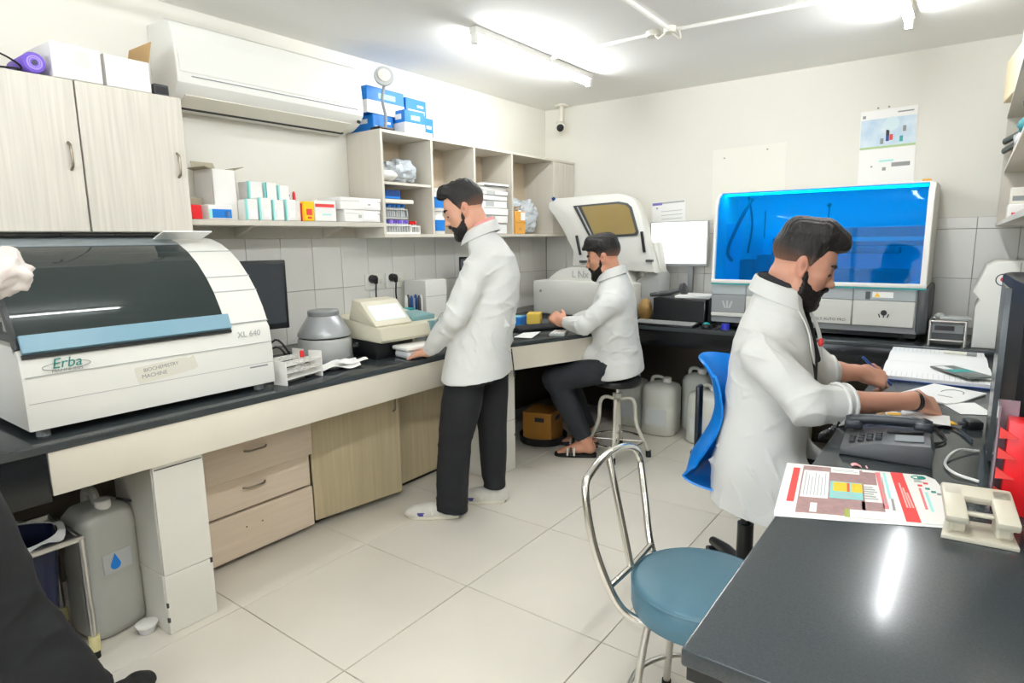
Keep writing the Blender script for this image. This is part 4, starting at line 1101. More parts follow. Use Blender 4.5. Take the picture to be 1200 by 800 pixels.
# beyond the standing man: monitor, keyboard, packs
monitor('slim black monitor seen edge-on behind the standing man', (-2.78, 3.42, ZT), math.radians(-62), 0.36, 0.3, W['screen_off'], lift=0.2, thick=0.025)
carton('blue_pack', 'blue and white tissue pack on the bench behind the sitting man\'s hand', (-2.66, 3.64, ZT), (0.12, 0.16, 0.06), W['blue_print'], 0.3, [('print', W['aqua'], 'z', 0.2, 0.8, 0.2, 0.8)], cat='pack')
carton('yellow_pack', 'yellow box on the bench beside the sitting man\'s hand', (-2.6, 3.78, ZT), (0.1, 0.17, 0.075), mat('soft_yellow', srgb(240, 205, 90), 0.5), 0.5, [('print', W['card_brown'], 'x', 0.0, 1.0, 0.0, 0.35)], cat='box')
t = thing('keyboard', 'black keyboard in front of the sitting man on the left bench', 'keyboard', (-2.36, 3.52, ZT), math.radians(-28))
g = M(); g.prism([(-0.07, 0.008), (0.07, 0.004), (0.07, 0.014), (-0.07, 0.028)], -0.21, 0.21, 'y', bev=0.003); obj('base', g, W['black'], t)
g = M()
for i in range(5):
    for j in range(16): g.box((-0.05 + i * 0.025, -0.19 + j * 0.0253, 0.022 + 0.008 - 0.0025 * i), (0.019, 0.02, 0.006))
obj('keys', g, W['grey_d'], t)['kind'] = 'stuff'
t = thing('paper_sheet', 'white paper sheet at the bench edge between the two men', 'paper', (-2.27, 3.22, ZT + 0.001), 0.3)
g = M(); g.grid(lambda u, v: ((u - 0.5) * 0.12, (v - 0.5) * 0.2, 0.004 + 0.012 * u * v), 6, 8, thick=0.001); obj('sheet', g, W['paper'], t)
t = thing('keypad', 'grey keypad on the bench edge beside the white paper', 'keypad', (-2.13, 3.38, ZT), 0.35)
g = M(); g.box((0, 0, 0.008), (0.1, 0.16, 0.016), 0.004); obj('body', g, W['grey_l'], t)
g = M()
for i in range(4):
    for j in range(5): g.box((-0.035 + i * 0.023, -0.06 + j * 0.03, 0.018), (0.016, 0.02, 0.006))
obj('keys', g, W['white_plastic'], t)['kind'] = 'stuff'
t = thing('cable_heap', 'small heap of dark cables against the wall behind the blue pack', 'cable', (-2.93, 3.7, ZT + 0.006))
for k in range(3):
    g = M(); g.tube(spline([(0.03 * math.cos(a * 1.3 + k), 0.1 * math.sin(a + k), 0.02 + 0.02 * math.sin(a * 2 + k)) for a in [i * 0.9 for i in range(9)]]), 0.006, 6); obj('cable', g, [W['black'], W['grey_d'], W['ink']][k], t)
# ------------------------------------------------------------------ back bench
t = thing('lab_analyzer', 'white analyzer with its windowed lid raised, in the back left corner', 'analyzer', (-2.4, 4.33, ZT))
g = M(); g.bb(-0.51, 0.40, -0.12, 0.2, 0.012, 0.285, 0.02); obj('base_case', g, W['white_metal'], t, sharp=30)
g = M(); g.prism([(-0.42, 0.28), (-0.36, 0.33), (-0.28, 0.375), (-0.16, 0.40), (0.30, 0.40), (0.36, 0.28)], -0.05, 0.2, 'y', bev=0.012); obj('deck_hump', g, W['white_metal'], t, sharp=30)
g = M(); g.prism([(0.40, 0.02), (0.55, 0.02), (0.55, 0.34), (0.5, 0.4), (0.36, 0.29), (0.40, 0.28)], 0.0, 0.2, 'y', bev=0.008); obj('side_panel', g, W['grey_l'], t)
g = M(); g.prism([(-0.19, 0.38), (0.54, 0.36), (0.5, 0.58), (-0.16, 0.58)], 0.05, 0.16, 'y', bev=0.006); obj('rear_panel', g, W['white_metal'], t)
lid = [(-0.17, 0.40), (-0.16, 0.52), (-0.26, 0.69), (-0.34, 0.80), (-0.392, 0.86), (-0.39, 0.905), (-0.32, 0.937), (0.22, 0.945), (0.30, 0.925), (0.36, 0.89), (0.415, 0.80), (0.47, 0.58), (0.54, 0.36)]
g = M(); g.prism(lid, -0.06, 0.05, 'y', bev=0.014); ld = obj('lid', g, W['white_metal'], t, sharp=30)
win = [(-0.155, 0.87), (0.24, 0.885), (0.31, 0.87), (0.345, 0.84), (0.405, 0.655), (0.39, 0.632), (0.03, 0.618), (-0.01, 0.63)]
g = M(); g.prism(win, -0.072, -0.056, 'y', bev=0.004); obj('window_frame', g, W['grey_d'], ld)
wi = [(-0.075, 0.86), (0.235, 0.868), (0.30, 0.856), (0.33, 0.83), (0.385, 0.66), (0.372, 0.648), (0.05, 0.636), (0.035, 0.645)]
g = M(); g.prism(wi, -0.0755, -0.068, 'y'); obj('window_pane', g, W['amber'], ld)
g = M(); g.prism([(-0.12, 0.862), (-0.108, 0.862), (0.022, 0.638), (0.008, 0.638)], -0.074, -0.07, 'y'); obj('window_trim', g, W['grey_l'], ld)
g = M(); g.cyl((-0.12, -0.072, 0.64), (-0.085, -0.072, 0.49), 0.011, seg=10); g.cyl((0.43, -0.072, 0.66), (0.455, -0.072, 0.51), 0.011, seg=10); obj('gas_strut', g, W['black'], t)
g = M(); g.bb(-0.09, -0.03, -0.08, -0.05, 0.43, 0.447); g.bb(0.47, 0.52, -0.08, -0.05, 0.44, 0.457); obj('hinge', g, W['grey_d'], t)
g = M(); g.prism([(-0.36, 0.94), (-0.335, 0.948), (-0.325, 0.925), (-0.345, 0.915)], -0.064, -0.05, 'y'); obj('blue_sticker', g, W['blue_dark'], ld)
g = M(); g.cyl((-0.43, -0.122, 0.20), (-0.43, -0.118, 0.20), 0.012, seg=14); obj('button', g, W['grey'], t)
text('lettering', 'L', 0.08, W['grey_l'], t, (-0.15, -0.0625, 0.335), (H, 0, 0))
text('lettering', 'Nx', 0.08, W['grey_l'], t, (-0.065, -0.0625, 0.335), (H, 0, 0))
g = M()
for x in (-0.45, 0.35):
    for y in (-0.08, 0.16): g.cyl((x, y, 0), (x, y, 0.014), 0.02)
obj('foot', g, W['grey_d'], t)

# lit monitor on a stand, facing the room
t = thing('monitor', 'lit white monitor on a thin stand between the two back analyzers', 'monitor', (-1.814, 4.59, ZT), -H)
w, z0, z1 = 0.457, 0.395, 0.735
g = M(); g.box((0.0, 0, (z0 + z1) / 2), (0.03, w, z1 - z0), 0.005); obj('housing', g, W['grey_l'], t)
g = M(); g.box((0.0155, 0, (z0 + z1) / 2 + 0.008), (0.002, w - 0.02, z1 - z0 - 0.03)); obj('screen', g, W['screen_on'], t)
g = M(); g.bb(0.0152, 0.0165, -w / 2 + 0.004, w / 2 - 0.004, z0 + 0.002, z0 + 0.012); g.box((0.016, 0.17, z0 + 0.005), (0.003, 0.02, 0.006)); obj('chin', g, W['grey'], t)
g = M(); g.box((0.018, -0.17, z0 - 0.012), (0.003, 0.05, 0.035)); obj('sticker', g, W['paper'], t)
g = M(); g.bb(-0.03, 0.0, 0.075, 0.115, 0.0, 0.5, 0.004); obj('stand_neck', g, W['grey'], t)
g = M(); g.bb(-0.08, 0.07, 0.0, 0.19, 0, 0.012, 0.004); obj('stand_foot', g, W['grey_d'], t)

# computer case lying behind the keyboard, with papers, scanner and bag
t = thing('computer_case', 'black computer case lying on its side behind the white keyboard', 'computer', (-1.65, 4.40, ZT))
g = M(); g.bb(-0.195, 0.19, -0.19, 0.1, 0.012, 0.185, 0.006); obj('case', g, W['granite_front'], t)
g = M(); g.bb(-0.185, 0.18, -0.1925, -0.19, 0.03, 0.175, 0.0, ); obj('front_panel', g, W['black'], t)
g = M()
for x in (-0.17, 0.17):
    for y in (-0.16, 0.07): g.cyl((x, y, 0), (x, y, 0.013), 0.015)
obj('foot', g, W['black_r'], t)
g = M(); g.box((0, 0, 0.008), (0.26, 0.2, 0.016), 0.002, 0.06); g.box((0.02, -0.01, 0.02), (0.24, 0.18, 0.008), 0.002, -0.08)
tag(obj('paper_stack', g, W['paper'], None, loc=(-1.58, 4.37, ZT + 0.186)), 'white papers lying on the black computer case', 'paper')
t = thing('barcode_scanner', 'dark grey handheld scanner lying across the black computer case', 'scanner', (-1.76, 4.3, ZT + 0.186))
g = M(); g.tube([(-0.14, -0.02, 0.012), (-0.06, -0.01, 0.022), (0.0, 0.0, 0.03), (0.08, 0.01, 0.055)], [0.014, 0.02, 0.018, 0.017], 12); obj('handle', g, W['grey_d'], t)
g = M(); g.lathe([(0.03, -0.02), (0.045, -0.01), (0.045, 0.015), (0.036, 0.02)], (0.1, 0.01, 0.06), 18, R=Matrix.Rotation(math.radians(75), 3, 'Y')); obj('head', g, W['grey_d'], t)
t = thing('handset', 'slim black handset standing at the right end of the computer case', 'handset', (-1.43, 4.24, ZT))
g = M(); g.box((0, 0, 0.1), (0.035, 0.03, 0.2), 0.008, rot=Matrix.Rotation(0.06, 3, 'Y')); obj('body', g, W['black'], t)
g = M(); g.box((0.0, 0, 0.01), (0.06, 0.07, 0.02), 0.006); obj('base', g, W['black'], t)
o = tag(obj('snack_bag', crumple((0, 0, 0.085), (0.055, 0.045, 0.09), 41, amp=0.16), mat('brown_yellow_foil', srgb(190, 150, 86), 0.4, var=0.55, vscale=14), None, 50, (-1.93, 4.265, ZT)), 'crumpled brown and yellow bag left of the computer case', 'bag')
t = thing('keyboard', 'pale grey keyboard with dark edge on the back bench', 'keyboard', (-1.72, 4.135, ZT), -H)
g = M(); g.prism([(-0.065, 0.008), (0.065, 0.003), (0.065, 0.014), (-0.065, 0.026)], -0.225, 0.225, 'y', bev=0.003); obj('base', g, W['black'], t)
g = M()
for i in range(5):
    for j in range(17): g.box((-0.046 + i * 0.023, -0.205 + j * 0.0256, 0.0255 - 0.0022 * i), (0.018, 0.021, 0.006))
obj('keys', g, W['grey_l'], t)['kind'] = 'stuff'
t = thing('computer_mouse', 'teal topped computer mouse beside the pale grey keyboard', 'mouse', (-1.425, 4.14, ZT), 0.3)
g = M(); g.ball((0, 0, 0.012), (0.032, 0.055, 0.024), 18, 10); g.v = [(x, y, max(z, 0)) for x, y, z in g.v]; obj('body', g, W['black'], t)
g = M(); g.ball((0, 0.004, 0.02), (0.026, 0.042, 0.021), 18, 10); obj('shell', g, W['teal'], t)
t = thing('blue_cap_jar', 'small dark blue cap jar on the back bench before the blue windowed analyzer', 'jar', (-1.29, 4.12, ZT))
g = M(); g.lathe([(0.026, 0), (0.03, 0.004), (0.026, 0.04), (0.022, 0.042)], (0, 0, 0), 20); obj('cap', g, mat('ultramarine', srgb(30, 40, 170), 0.35), t)
g = M(); g.lathe([(0.031, 0), (0.033, 0.003), (0.031, 0.006)], (0, 0, 0), 20); obj('rim', g, W['navy'], t)

# blue windowed analyser
t = thing('blue_window_analyzer', 'grey analyzer with a large blue acrylic window on the back bench', 'analyzer', (-0.8, 4.15, ZT))
X0, X1 = -0.60, 0.605
g = M(); g.prism([(0.0, 0.05), (0.0, 0.3), (0.5, 0.3), (0.5, 0.05)], X0, X1, 'x', bev=0.012)
obj('lower_case', g, W['grey'], t)
g = M(); g.bb(X1 - 0.04, X1 + 0.02, -0.015, 0.5, 0.05, 0.32, 0.02); obj('side_column', g, W['grey_d'], t)
fw = mat('analyzer_front_grey', srgb(164, 170, 172), 0.35); fl_ = mat('analyzer_front_light', srgb(206, 205, 198), 0.35)
for a, b in ((X0 + 0.004, -0.375), (-0.37, 0.245), (0.25, X1 - 0.045)):
    g = M(); g.bb(a, b, -0.008, 0.0, 0.235, 0.305, 0.002, seg=1); obj('front_band', g, fw, t)
    g = M(); g.bb(a, b, -0.014, 0.0, 0.085 if a > -0.5 else 0.09, 0.232 if a > -0.5 else 0.115, 0.004, seg=1); obj('front_panel', g, fl_, t)
    if a < -0.5:
        g = M(); g.bb(a, b, -0.01, 0.0, 0.117, 0.232, 0.003, seg=1); obj('front_panel', g, W['grey'], t)
# hood: back, ends, roof, white frame round the window
hb = mat('hood_interior', srgb(215, 224, 228), 0.5)
g = M(); g.bb(X0 + 0.01, X1 - 0.005, 0.44, 0.5, 0.31, 0.9); g.bb(X0 + 0.01, X1 - 0.005, 0.02, 0.44, 0.305, 0.318); obj('interior', g, hb, t)
side = [(0.0, 0.31), (0.02, 0.80), (0.05, 0.87), (0.1, 0.90), (0.5, 0.905), (0.5, 0.31)]
g = M(); g.prism(side, X0, X0 + 0.02, 'x', bev=0.004); obj('end_panel', g, W['white_metal'], t)
g = M(); g.prism(side, X1 - 0.02, X1, 'x', bev=0.004); obj('end_panel', g, W['white_metal'], t)
g = M(); g.bb(X0 + 0.02, X1 - 0.02, 0.1, 0.5, 0.892, 0.906); obj('roof_panel', g, W['white_metal'], t)
def hood_y(z): return float(np.interp(z, [0.31, 0.80, 0.87, 0.90], [0.0, 0.02, 0.05, 0.1]))
zz = [0.335, 0.5, 0.65, 0.80, 0.835, 0.865, 0.885, 0.898]
pr = [(hood_y(z) - 0.012, z) for z in zz]
g = M(); g.prism(pr + [(y + 0.006, z - 0.002) for y, z in pr[::-1]], X0 + 0.022, X1 - 0.022, 'x'); wn = obj('window', g, W['blue_acrylic'], t, sharp=60)
g = M(); g.bb(X0, X1, -0.022, 0.0, 0.312, 0.336, 0.004); obj('window_sill_bar', g, W['white_plastic'], wn)
g = M(); g.prism([(y - 0.006, z) for y, z in pr] + [(y + 0.012, z) for y, z in pr[::-1]], X1 - 0.032, X1 - 0.004, 'x'); g.prism([(y - 0.004, z) for y, z in pr] + [(y + 0.012, z) for y, z in pr[::-1]], X0, X0 + 0.016, 'x'); obj('window_frame', g, W['white_plastic'], wn, sharp=60)
g = M(); g.bb(X0, X1, -0.018, 0.0, 0.302, 0.312); obj('teal_seal', g, W['teal'], t)
g = M(); g.bb(-0.06, 0.13, -0.02, -0.013, 0.35, 0.376, 0.002, seg=1); obj('window_label', g, W['paper'], wn)
# inside: rail, arm, blocks, hoses
g = M(); g.bb(-0.1, X1 - 0.03, 0.30, 0.36, 0.60, 0.66, 0.004); g.bb(-0.1, X1 - 0.03, 0.26, 0.30, 0.545, 0.575, 0.004); g.bb(0.0, 0.45, 0.2, 0.26, 0.50, 0.54, 0.01); obj('gantry_rail', g, W['grey_d'], t)
g = M(); g.bb(-0.47, -0.38, 0.15, 0.3, 0.32, 0.46, 0.006); g.bb(-0.36, -0.27, 0.15, 0.3, 0.32, 0.49, 0.006); g.bb(-0.3, -0.25, 0.3, 0.4, 0.32, 0.6); g.bb(-0.1, 0.5, 0.2, 0.4, 0.32, 0.4); obj('reagent_block', g, W['grey_d'], t)
g = M(); g.bb(-0.37, -0.08, 0.32, 0.42, 0.32, 0.66, 0.004); g.bb(-0.58, -0.47, 0.2, 0.42, 0.32, 0.7); obj('module_cover', g, hb, t)
g = M(); g.tube(spline([(-0.5, 0.3, 0.4), (-0.55, 0.15, 0.5), (-0.48, 0.1, 0.68), (-0.42, 0.2, 0.86)]), 0.012, 8); g.tube(spline([(-0.46, 0.3, 0.5), (-0.44, 0.3, 0.7), (-0.47, 0.3, 0.88)]), 0.007, 8); obj('hose', g, W['black'], t)
g = M(); g.cyl((0.05, 0.2, 0.55), (0.05, 0.2, 0.80), 0.004, seg=8); g.cyl((-0.33, 0.2, 0.6), (-0.33, 0.2, 0.78), 0.004, seg=8); g.ball((0.05, 0.2, 0.8), 0.013, 10, 8); obj('probe', g, mat('dark_green', srgb(20, 90, 50), 0.5), t)
g = M(); g.bb(-0.57, 0.56, 0.14, 0.19, 0.882, 0.891); obj('added_fill_strip', g, mat('fill_strip_glow', (0.9, 0.97, 1.0), 0.4, emit=11.0), t)  # glowing strip added to brighten the interior behind the blue window
# marks
text('lettering', 'Agilior', 0.042, W['ink'], t, (-0.065, -0.0155, 0.165), (H, 0, 0))
g = M()
for a, b, c, d_ in ((-0.15, 0.02, 0.19, 0.193), (-0.15, -0.147, 0.14, 0.193), (0.017, 0.02, 0.14, 0.193), (-0.15, -0.12, 0.14, 0.143), (0.0, 0.02, 0.14, 0.143)): g.bb(a, b, -0.0155, -0.0138, c, d_)
obj('logo_frame', g, W['ink'], t)
text('lettering', 'FULLY AUTO PRO', 0.024, W['grey_d'], t, (0.12, -0.0155, 0.112), (H, 0, 0))
g = M(); g.cyl((0.41, -0.0155, 0.165), (0.41, -0.0138, 0.165), 0.016, seg=16)
for x in (-0.022, 0.0, 0.022): g.box((0.41 + x, -0.0147, 0.148), (0.006, 0.0016, 0.022), rot=Matrix.Rotation(x * 14, 3, 'Y'))
obj('emblem', g, W['ink'], t)
g = M()
for k in (-1, 0, 1): g.box((-0.49 + 0.022 * k, -0.0105, 0.17), (0.012, 0.0016, 0.05), rot=Matrix.Rotation(0.35 * k, 3, 'Y'))
obj('emblem', g, W['grey_l'], t)
g = M(); g.bb(0.345, 0.45, -0.0095, -0.008, 0.252, 0.285); wl = obj('warning_label', g, W['paper'], t)
g = M(); g.prism([(0.355, 0.256), (0.385, 0.256), (0.37, 0.282)], -0.0105, -0.0095, 'y'); obj('warning_triangle', g, W['yellow'], wl)
g = M(); g.bb(0.31, 0.335, -0.0095, -0.008, 0.24, 0.285); obj('plate', g, W['grey_d'], t)
g = M(); g.bb(-0.1, 0.06, -0.0095, -0.008, 0.285, 0.3); obj('finger_notch', g, W['grey'], t)
g = M(); g.bb(X1 - 0.075, X1 - 0.03, 0.12, 0.16, 0.906, 0.92, 0.003); obj('status_lamp', g, W['card_orange'], t)
g = M()
for x in (-0.5, 0.5):
    for y in (0.05, 0.44): g.cyl((x, y, 0), (x, y, 0.052), 0.025)
g.bb(-0.57, 0.57, 0.03, 0.48, 0.02, 0.05)
obj('foot', g, W['granite_front'], t)

# wire rack and white printer at the right end
t = thing('wire_rack', 'steel desk rack holding dark trays beside the blue windowed analyzer', 'rack', (-0.09, 4.2, ZT))
for x in (-0.072, 0.09):
    g = M(); g.tube([(x, -0.08, 0.0), (x, -0.08, 0.135), (x, 0.1, 0.135), (x, 0.1, 0.0)], 0.007, 8); obj('side_frame', g, W['steel'], t)
for z in (0.03, 0.135):
    g = M(); g.tube([(-0.072, -0.08, z), (0.09, -0.08, z)], 0.006, 8); g.tube([(-0.072, 0.1, z), (0.09, 0.1, z)], 0.006, 8); obj('crossbar', g, W['steel'], t)
g = M(); g.bb(-0.062, 0.08, -0.07, 0.09, 0.036, 0.07); obj('tray', g, W['grey_d'], t)
g = M(); g.bb(-0.062, 0.08, -0.07, 0.09, 0.071, 0.12); g.bb(-0.05, 0.04, -0.075, -0.07, 0.085, 0.11, mi=1); obj('tray', g, [W['grey'], W['ink']], t)
g = M(); g.box((0.02, 0, 0.150), (0.14, 0.12, 0.018), 0.004, 0.1); g.ball((-0.05, 0, 0.158), (0.024, 0.024, 0.016), 12, 8); tag(obj('adapter', g, [W['grey_l']], None, loc=(-0.075, 4.2, ZT)), 'small grey device lying on top of the steel desk rack', 'device')
t = thing('white_printer', 'white upright printer with a round badge behind the black tower', 'printer', (0.2, 4.25, ZT))
pf = [(-0.17, 0.0), (-0.17, 0.22), (-0.155, 0.26), (-0.185, 0.30), (-0.14, 0.44), (-0.10, 0.465), (0.165, 0.47), (0.165, 0.0)]
g = M(); g.prism(pf, -0.13, 0.2, 'y', bev=0.012); obj('case', g, W['white_metal'], t, sharp=30)
g = M(); g.prism([(-0.172, 0.32), (-0.14, 0.425), (-0.136, 0.425), (-0.168, 0.32)], -0.12, 0.18, 'y'); obj('slot', g, W['grey'], t)
g = M(); g.bb(0.0, 0.003, -0.1315, 0.0, 0.02, 0.46); obj('seam', g, W['grey'], t)
g = M(); g.cyl((-0.065, -0.1325, 0.37), (-0.065, -0.1295, 0.37), 0.032, seg=24); bd = obj('badge', g, W['paper'], t)
g = M(); g.tube([(-0.065 + 0.03 * math.cos(a), -0.1327, 0.37 + 0.03 * math.sin(a)) for a in [k * 0.2618 for k in range(24)]], 0.0025, 6, closed=True); obj('badge_ring', g, W['ink'], bd)
g = M(); g.ball((-0.065, -0.133, 0.372), (0.012, 0.001, 0.012), 10, 6); obj('badge_mark', g, W['red_print'], bd)

# papers on the back wall
def wall_sheet(name, label, x0, x1, z0, z1, m, cat, tilt=0.0, y=YB - 0.0015):
    t = thing(name, label, cat, ((x0 + x1) / 2, y, (z0 + z1) / 2)); t.rotation_euler = (0, tilt, 0)
    g = M(); g.bb(-(x1 - x0) / 2, (x1 - x0) / 2, -0.002, 0.001, -(z1 - z0) / 2, (z1 - z0) / 2); obj('sheet', g, m, t)
    return t, (x1 - x0), (z1 - z0)
t, w, h = wall_sheet('blank_board', 'plain off-white board screwed to the back wall left of the calendar', -1.61, -1.10, 1.62, 2.09, mat('board_white', srgb(236, 233, 222), 0.7), 'board', math.radians(-1.0))
g = M(); g.cyl((-0.17, -0.004, 0.17), (-0.17, -0.001, 0.17), 0.006, seg=8); g.cyl((0.13, -0.004, 0.2), (0.13, -0.001, 0.2), 0.006, seg=8); obj('screw', g, W['ink_grey'], t)
t, w, h = wall_sheet('wall_calendar', 'printed wall calendar poster above the blue windowed analyzer', -0.655, -0.345, 1.68, 2.235, W['paper'], 'calendar', math.radians(-1.2))
g = M()
sky = mat('poster_pale_blue', srgb(178, 206, 226), 0.6, var=0.25, vscale=9, col2=srgb(226, 236, 244)); 
g.bb(-w / 2 + 0.004, w / 2 - 0.004, -0.003, -0.0021, 0.055, h / 2 - 0.055); obj('picture', g, sky, t)
g = M(); g.bb(-w / 2 + 0.002, w / 2 - 0.002, -0.003, -0.0021, 0.04, 0.054); obj('green_strip', g, mat('poster_green', srgb(176, 200, 150), 0.6), t)
g = M(); g.lathe([(0.042, 0), (0.042, 0.001)], (0.02, -0.003, 0.185), 20, R=Matrix.Rotation(H, 3, 'X')); obj('pale_sun', g, mat('poster_pale', srgb(214, 232, 238), 0.6), t)
for k, (x, z, c) in enumerate(((0.0, 0.1, 'blue_dark'), (0.02, 0.105, 'red_print'), (0.075, 0.09, 'teal'), (0.09, 0.15, 'ink_grey'), (0.0, 0.135, 'ink'), (-0.03, 0.085, 'grey'))):
    g = M(); g.bb(x - 0.009, x + 0.009, -0.0038, -0.003, z - 0.02, z + 0.015); obj('print', g, W[c], t)
g = M(); g.bb(-w / 2 + 0.012, -w / 2 + 0.03, -0.003, -0.0021, h / 2 - 0.045, h / 2 - 0.027); g.bb(0.05, w / 2 - 0.02, -0.003, -0.0021, h / 2 - 0.03, h / 2 - 0.022); g.bb(0.03, 0.13, -0.003, -0.0021, -0.08, -0.055); g.bb(-0.02, 0.0, -0.003, -0.0021, -0.1, -0.08); g.bb(-0.085, -0.075, -0.003, -0.0021, -0.075, -0.065); obj('print', g, W['ink_grey'], t)
g = M(); g.bb(-0.04, 0.04, -0.003, -0.0021, -0.045, -0.035); obj('print', g, W['aqua'], t)
g = M()
for x in (-0.06, 0.0): g.cyl((x, -0.004, h / 2 + 0.012), (x, 0.001, h / 2 + 0.012), 0.006, seg=8)
obj('pin', g, W['ink_grey'], t)
t, w, h = wall_sheet('notice_sheet', 'white notice sheet with a violet heading above the lit monitor', -2.085, -1.81, 1.54, 1.735, W['paper'], 'notice', math.radians(-3))
g = M(); g.bb(-w / 2 + 0.006, -0.05, -0.003, -0.0021, h / 2 - 0.025, h / 2 - 0.005); obj('heading', g, mat('violet_print', srgb(120, 112, 180), 0.6), t)
g = M(); g.bb(-0.05, w / 2 - 0.006, -0.003, -0.0021, h / 2 - 0.018, h / 2 - 0.004); g.bb(-0.1, -0.085, -0.003, -0.0021, h / 2 - 0.055, h / 2 - 0.04)
for k in range(3): g.bb(-0.06, 0.11, -0.003, -0.0021, h / 2 - 0.078 - 0.03 * k, h / 2 - 0.074 - 0.03 * k)
obj('print', g, W['grey_l'], t)

# ------------------------------------------------------------------ under the benches
def jerrycan(label, x, y, h, r, rot=0.0):
    t = thing('jerrycan', label, 'can', (x, y, 0.001), rot, 'jerrycans under the back bench')
    g = M(); g.lathe([(r * 0.9, 0), (r, 0.015), (r, h * 0.5), (r * 0.985, h * 0.52), (r, h * 0.54), (r, h * 0.8), (r * 0.9, h * 0.87), (r * 0.5, h * 0.92), (r * 0.3, h * 0.93)], (0, 0, 0), 28, sq=4); obj('body', g, W['can_plastic'], t, sharp=50)
    g = M(); g.lathe([(0.03, h * 0.92), (0.032, h * 0.93), (0.032, h), (0.028, h + 0.005)], (r * 0.3, 0, 0), 16); obj('cap', g, W['white_plastic'], t)
    g = M(); g.tube(spline([(-r * 0.6, 0, h * 0.87), (-r * 0.5, 0, h * 0.99), (0, 0, h * 1.0), (r * 0.15, 0, h * 0.91)]), 0.014, 8); obj('grip', g, W['can_plastic'], t)
    g = M(); g.bb(-r * 0.6, r * 0.6, -r - 0.0012, -r + 0.003, h * 0.2, h * 0.48); obj('label_patch', g, mat('faded_label', srgb(205, 208, 206), 0.6), t)
    return t
jerrycan('jerrycan under the back bench, right behind the round stool, darkest of the row', -2.08, 4.38, 0.4, 0.115)
jerrycan('jerrycan with a pale label under the back bench, between the other two', -1.80, 4.30, 0.42, 0.13, 0.08)
jerrycan('jerrycan under the back bench closest to the blue chair', -1.43, 4.27, 0.41, 0.13, -0.1)
jerrycan('jerrycan at the back, its top showing between the two front ones under the back bench', -1.62, 4.56, 0.46, 0.105, 0.1)
t = thing('floor_carton', 'orange carton with a dark grip hole in a black tray under the left bench', 'box', (-2.42, 3.62, 0.0), 0.2)
g = M(); g.lathe([(0.15, 0), (0.17, 0.01), (0.175, 0.06), (0.165, 0.06), (0.16, 0.012)], (0, 0, 0), 28); obj('tray', g, W['black'], t)
g = M(); g.bb(-0.11, 0.11, -0.12, 0.12, 0.013, 0.24, 0.004, seg=1); bx = obj('carton', g, mat('ochre_card', srgb(178, 124, 50), 0.7, var=0.15, vscale=7), t)
g = M(); g.box((0.02, -0.1212, 0.19), (0.07, 0.002, 0.03), 0.0); g.box((0.1112, 0.0, 0.19), (0.002, 0.08, 0.03)); obj('grip_hole', g, W['ink'], bx)

# grey liquid tank, waste bag stand, dish
t = thing('liquid_tank', 'tall grey plastic tank with a blue drop label under the left bench', 'tank', (-2.575, 0.822, 0.001), math.radians(8))
g = M(); g.lathe([(0.085, 0), (0.1, 0.015), (0.104, 0.04), (0.104, 0.21), (0.1, 0.225), (0.103, 0.24), (0.103, 0.42), (0.096, 0.46), (0.075, 0.49), (0.05, 0.5)], (0, 0, 0), 36, sq=4.0); obj('body', g, W['tank_plastic'], t, sharp=50)
g = M(); g.lathe([(0.024, 0.495), (0.026, 0.5), (0.026, 0.53), (0.022, 0.534)], (0.05, 0.0, -0.012), 16); obj('cap', g, W['white_plastic'], t)
g = M(); g.tube(spline([(-0.07, 0, 0.46), (-0.06, 0, 0.53), (-0.01, 0, 0.54), (0.01, 0, 0.49)]), 0.016, 8); obj('grip', g, W['tank_plastic'], t)
g = M(); g.bb(0.1025, 0.1055, -0.05, 0.05, 0.255, 0.33); lb = obj('label_plate', g, W['grey_l'], t)
drop = [(0.0, 0.325)] + [(0.018 * math.cos(math.radians(a)), 0.281 + 0.018 * math.sin(math.radians(a))) for a in range(30, -211, -20)]
g = M(); g.prism([(-y - 0.008, z) for y, z in drop], 0.105, 0.1068, 'x'); obj('blue_drop', g, W['blue_print'], lb)
g = M(); g.tube(spline([(0.03, 0.06, 0.5), (0.1, 0.12, 0.46), (0.11, 0.125, 0.35), (0.06, 0.1, 0.3)]), 0.005, 6); obj('hose', g, W['ink'], t)
t = thing('waste_bag_stand', 'tubular steel stand for a waste bag under the left bench', 'stand', (-2.55, 0.56, 0.0))
fr = [(-0.15, -0.16), (0.15, -0.16), (0.15, 0.15), (-0.15, 0.15)]
g = M(); g.tube([(x, y, 0.455) for x, y in fr], 0.012, 8, closed=True); obj('ring_frame', g, W['steel'], t)
for x, y in fr:
    g = M(); g.cyl((x, y, 0.06), (x, y, 0.455), 0.011, seg=10); lg = obj('leg', g, W['steel'], t)
    g = M(); g.cyl((x, y, 0.03), (x, y, 0.085), 0.018, seg=12); obj('bushing', g, mat('yellowed_plastic', srgb(214, 204, 150), 0.5) if (x, y) == fr[0] else bpy.data.materials['yellowed_plastic'], lg)
    g = M(); g.cyl((x, y, 0.0), (x, y, 0.03), 0.014, seg=12); obj('rubber_foot', g, W['black_r'], lg)
t = thing('waste_bag', 'navy waste bag with a white folded rim hanging in the steel stand', 'bag', (-2.55, 0.555, 0.02))
g = M(); g.grid(lambda u, v: ((0.09 + 0.035 * v + 0.008 * math.sin(9 * u * 6.283)) * math.cos(u * 6.283), (0.09 + 0.035 * v + 0.008 * math.sin(7 * u * 6.283 + 1)) * math.sin(u * 6.283), 0.45 * v + 0.0), 40, 10); g.disc((0, 0, 0.0), 0.088, 0.01); obj('bag_body', g, W['navy'], t, sharp=60)
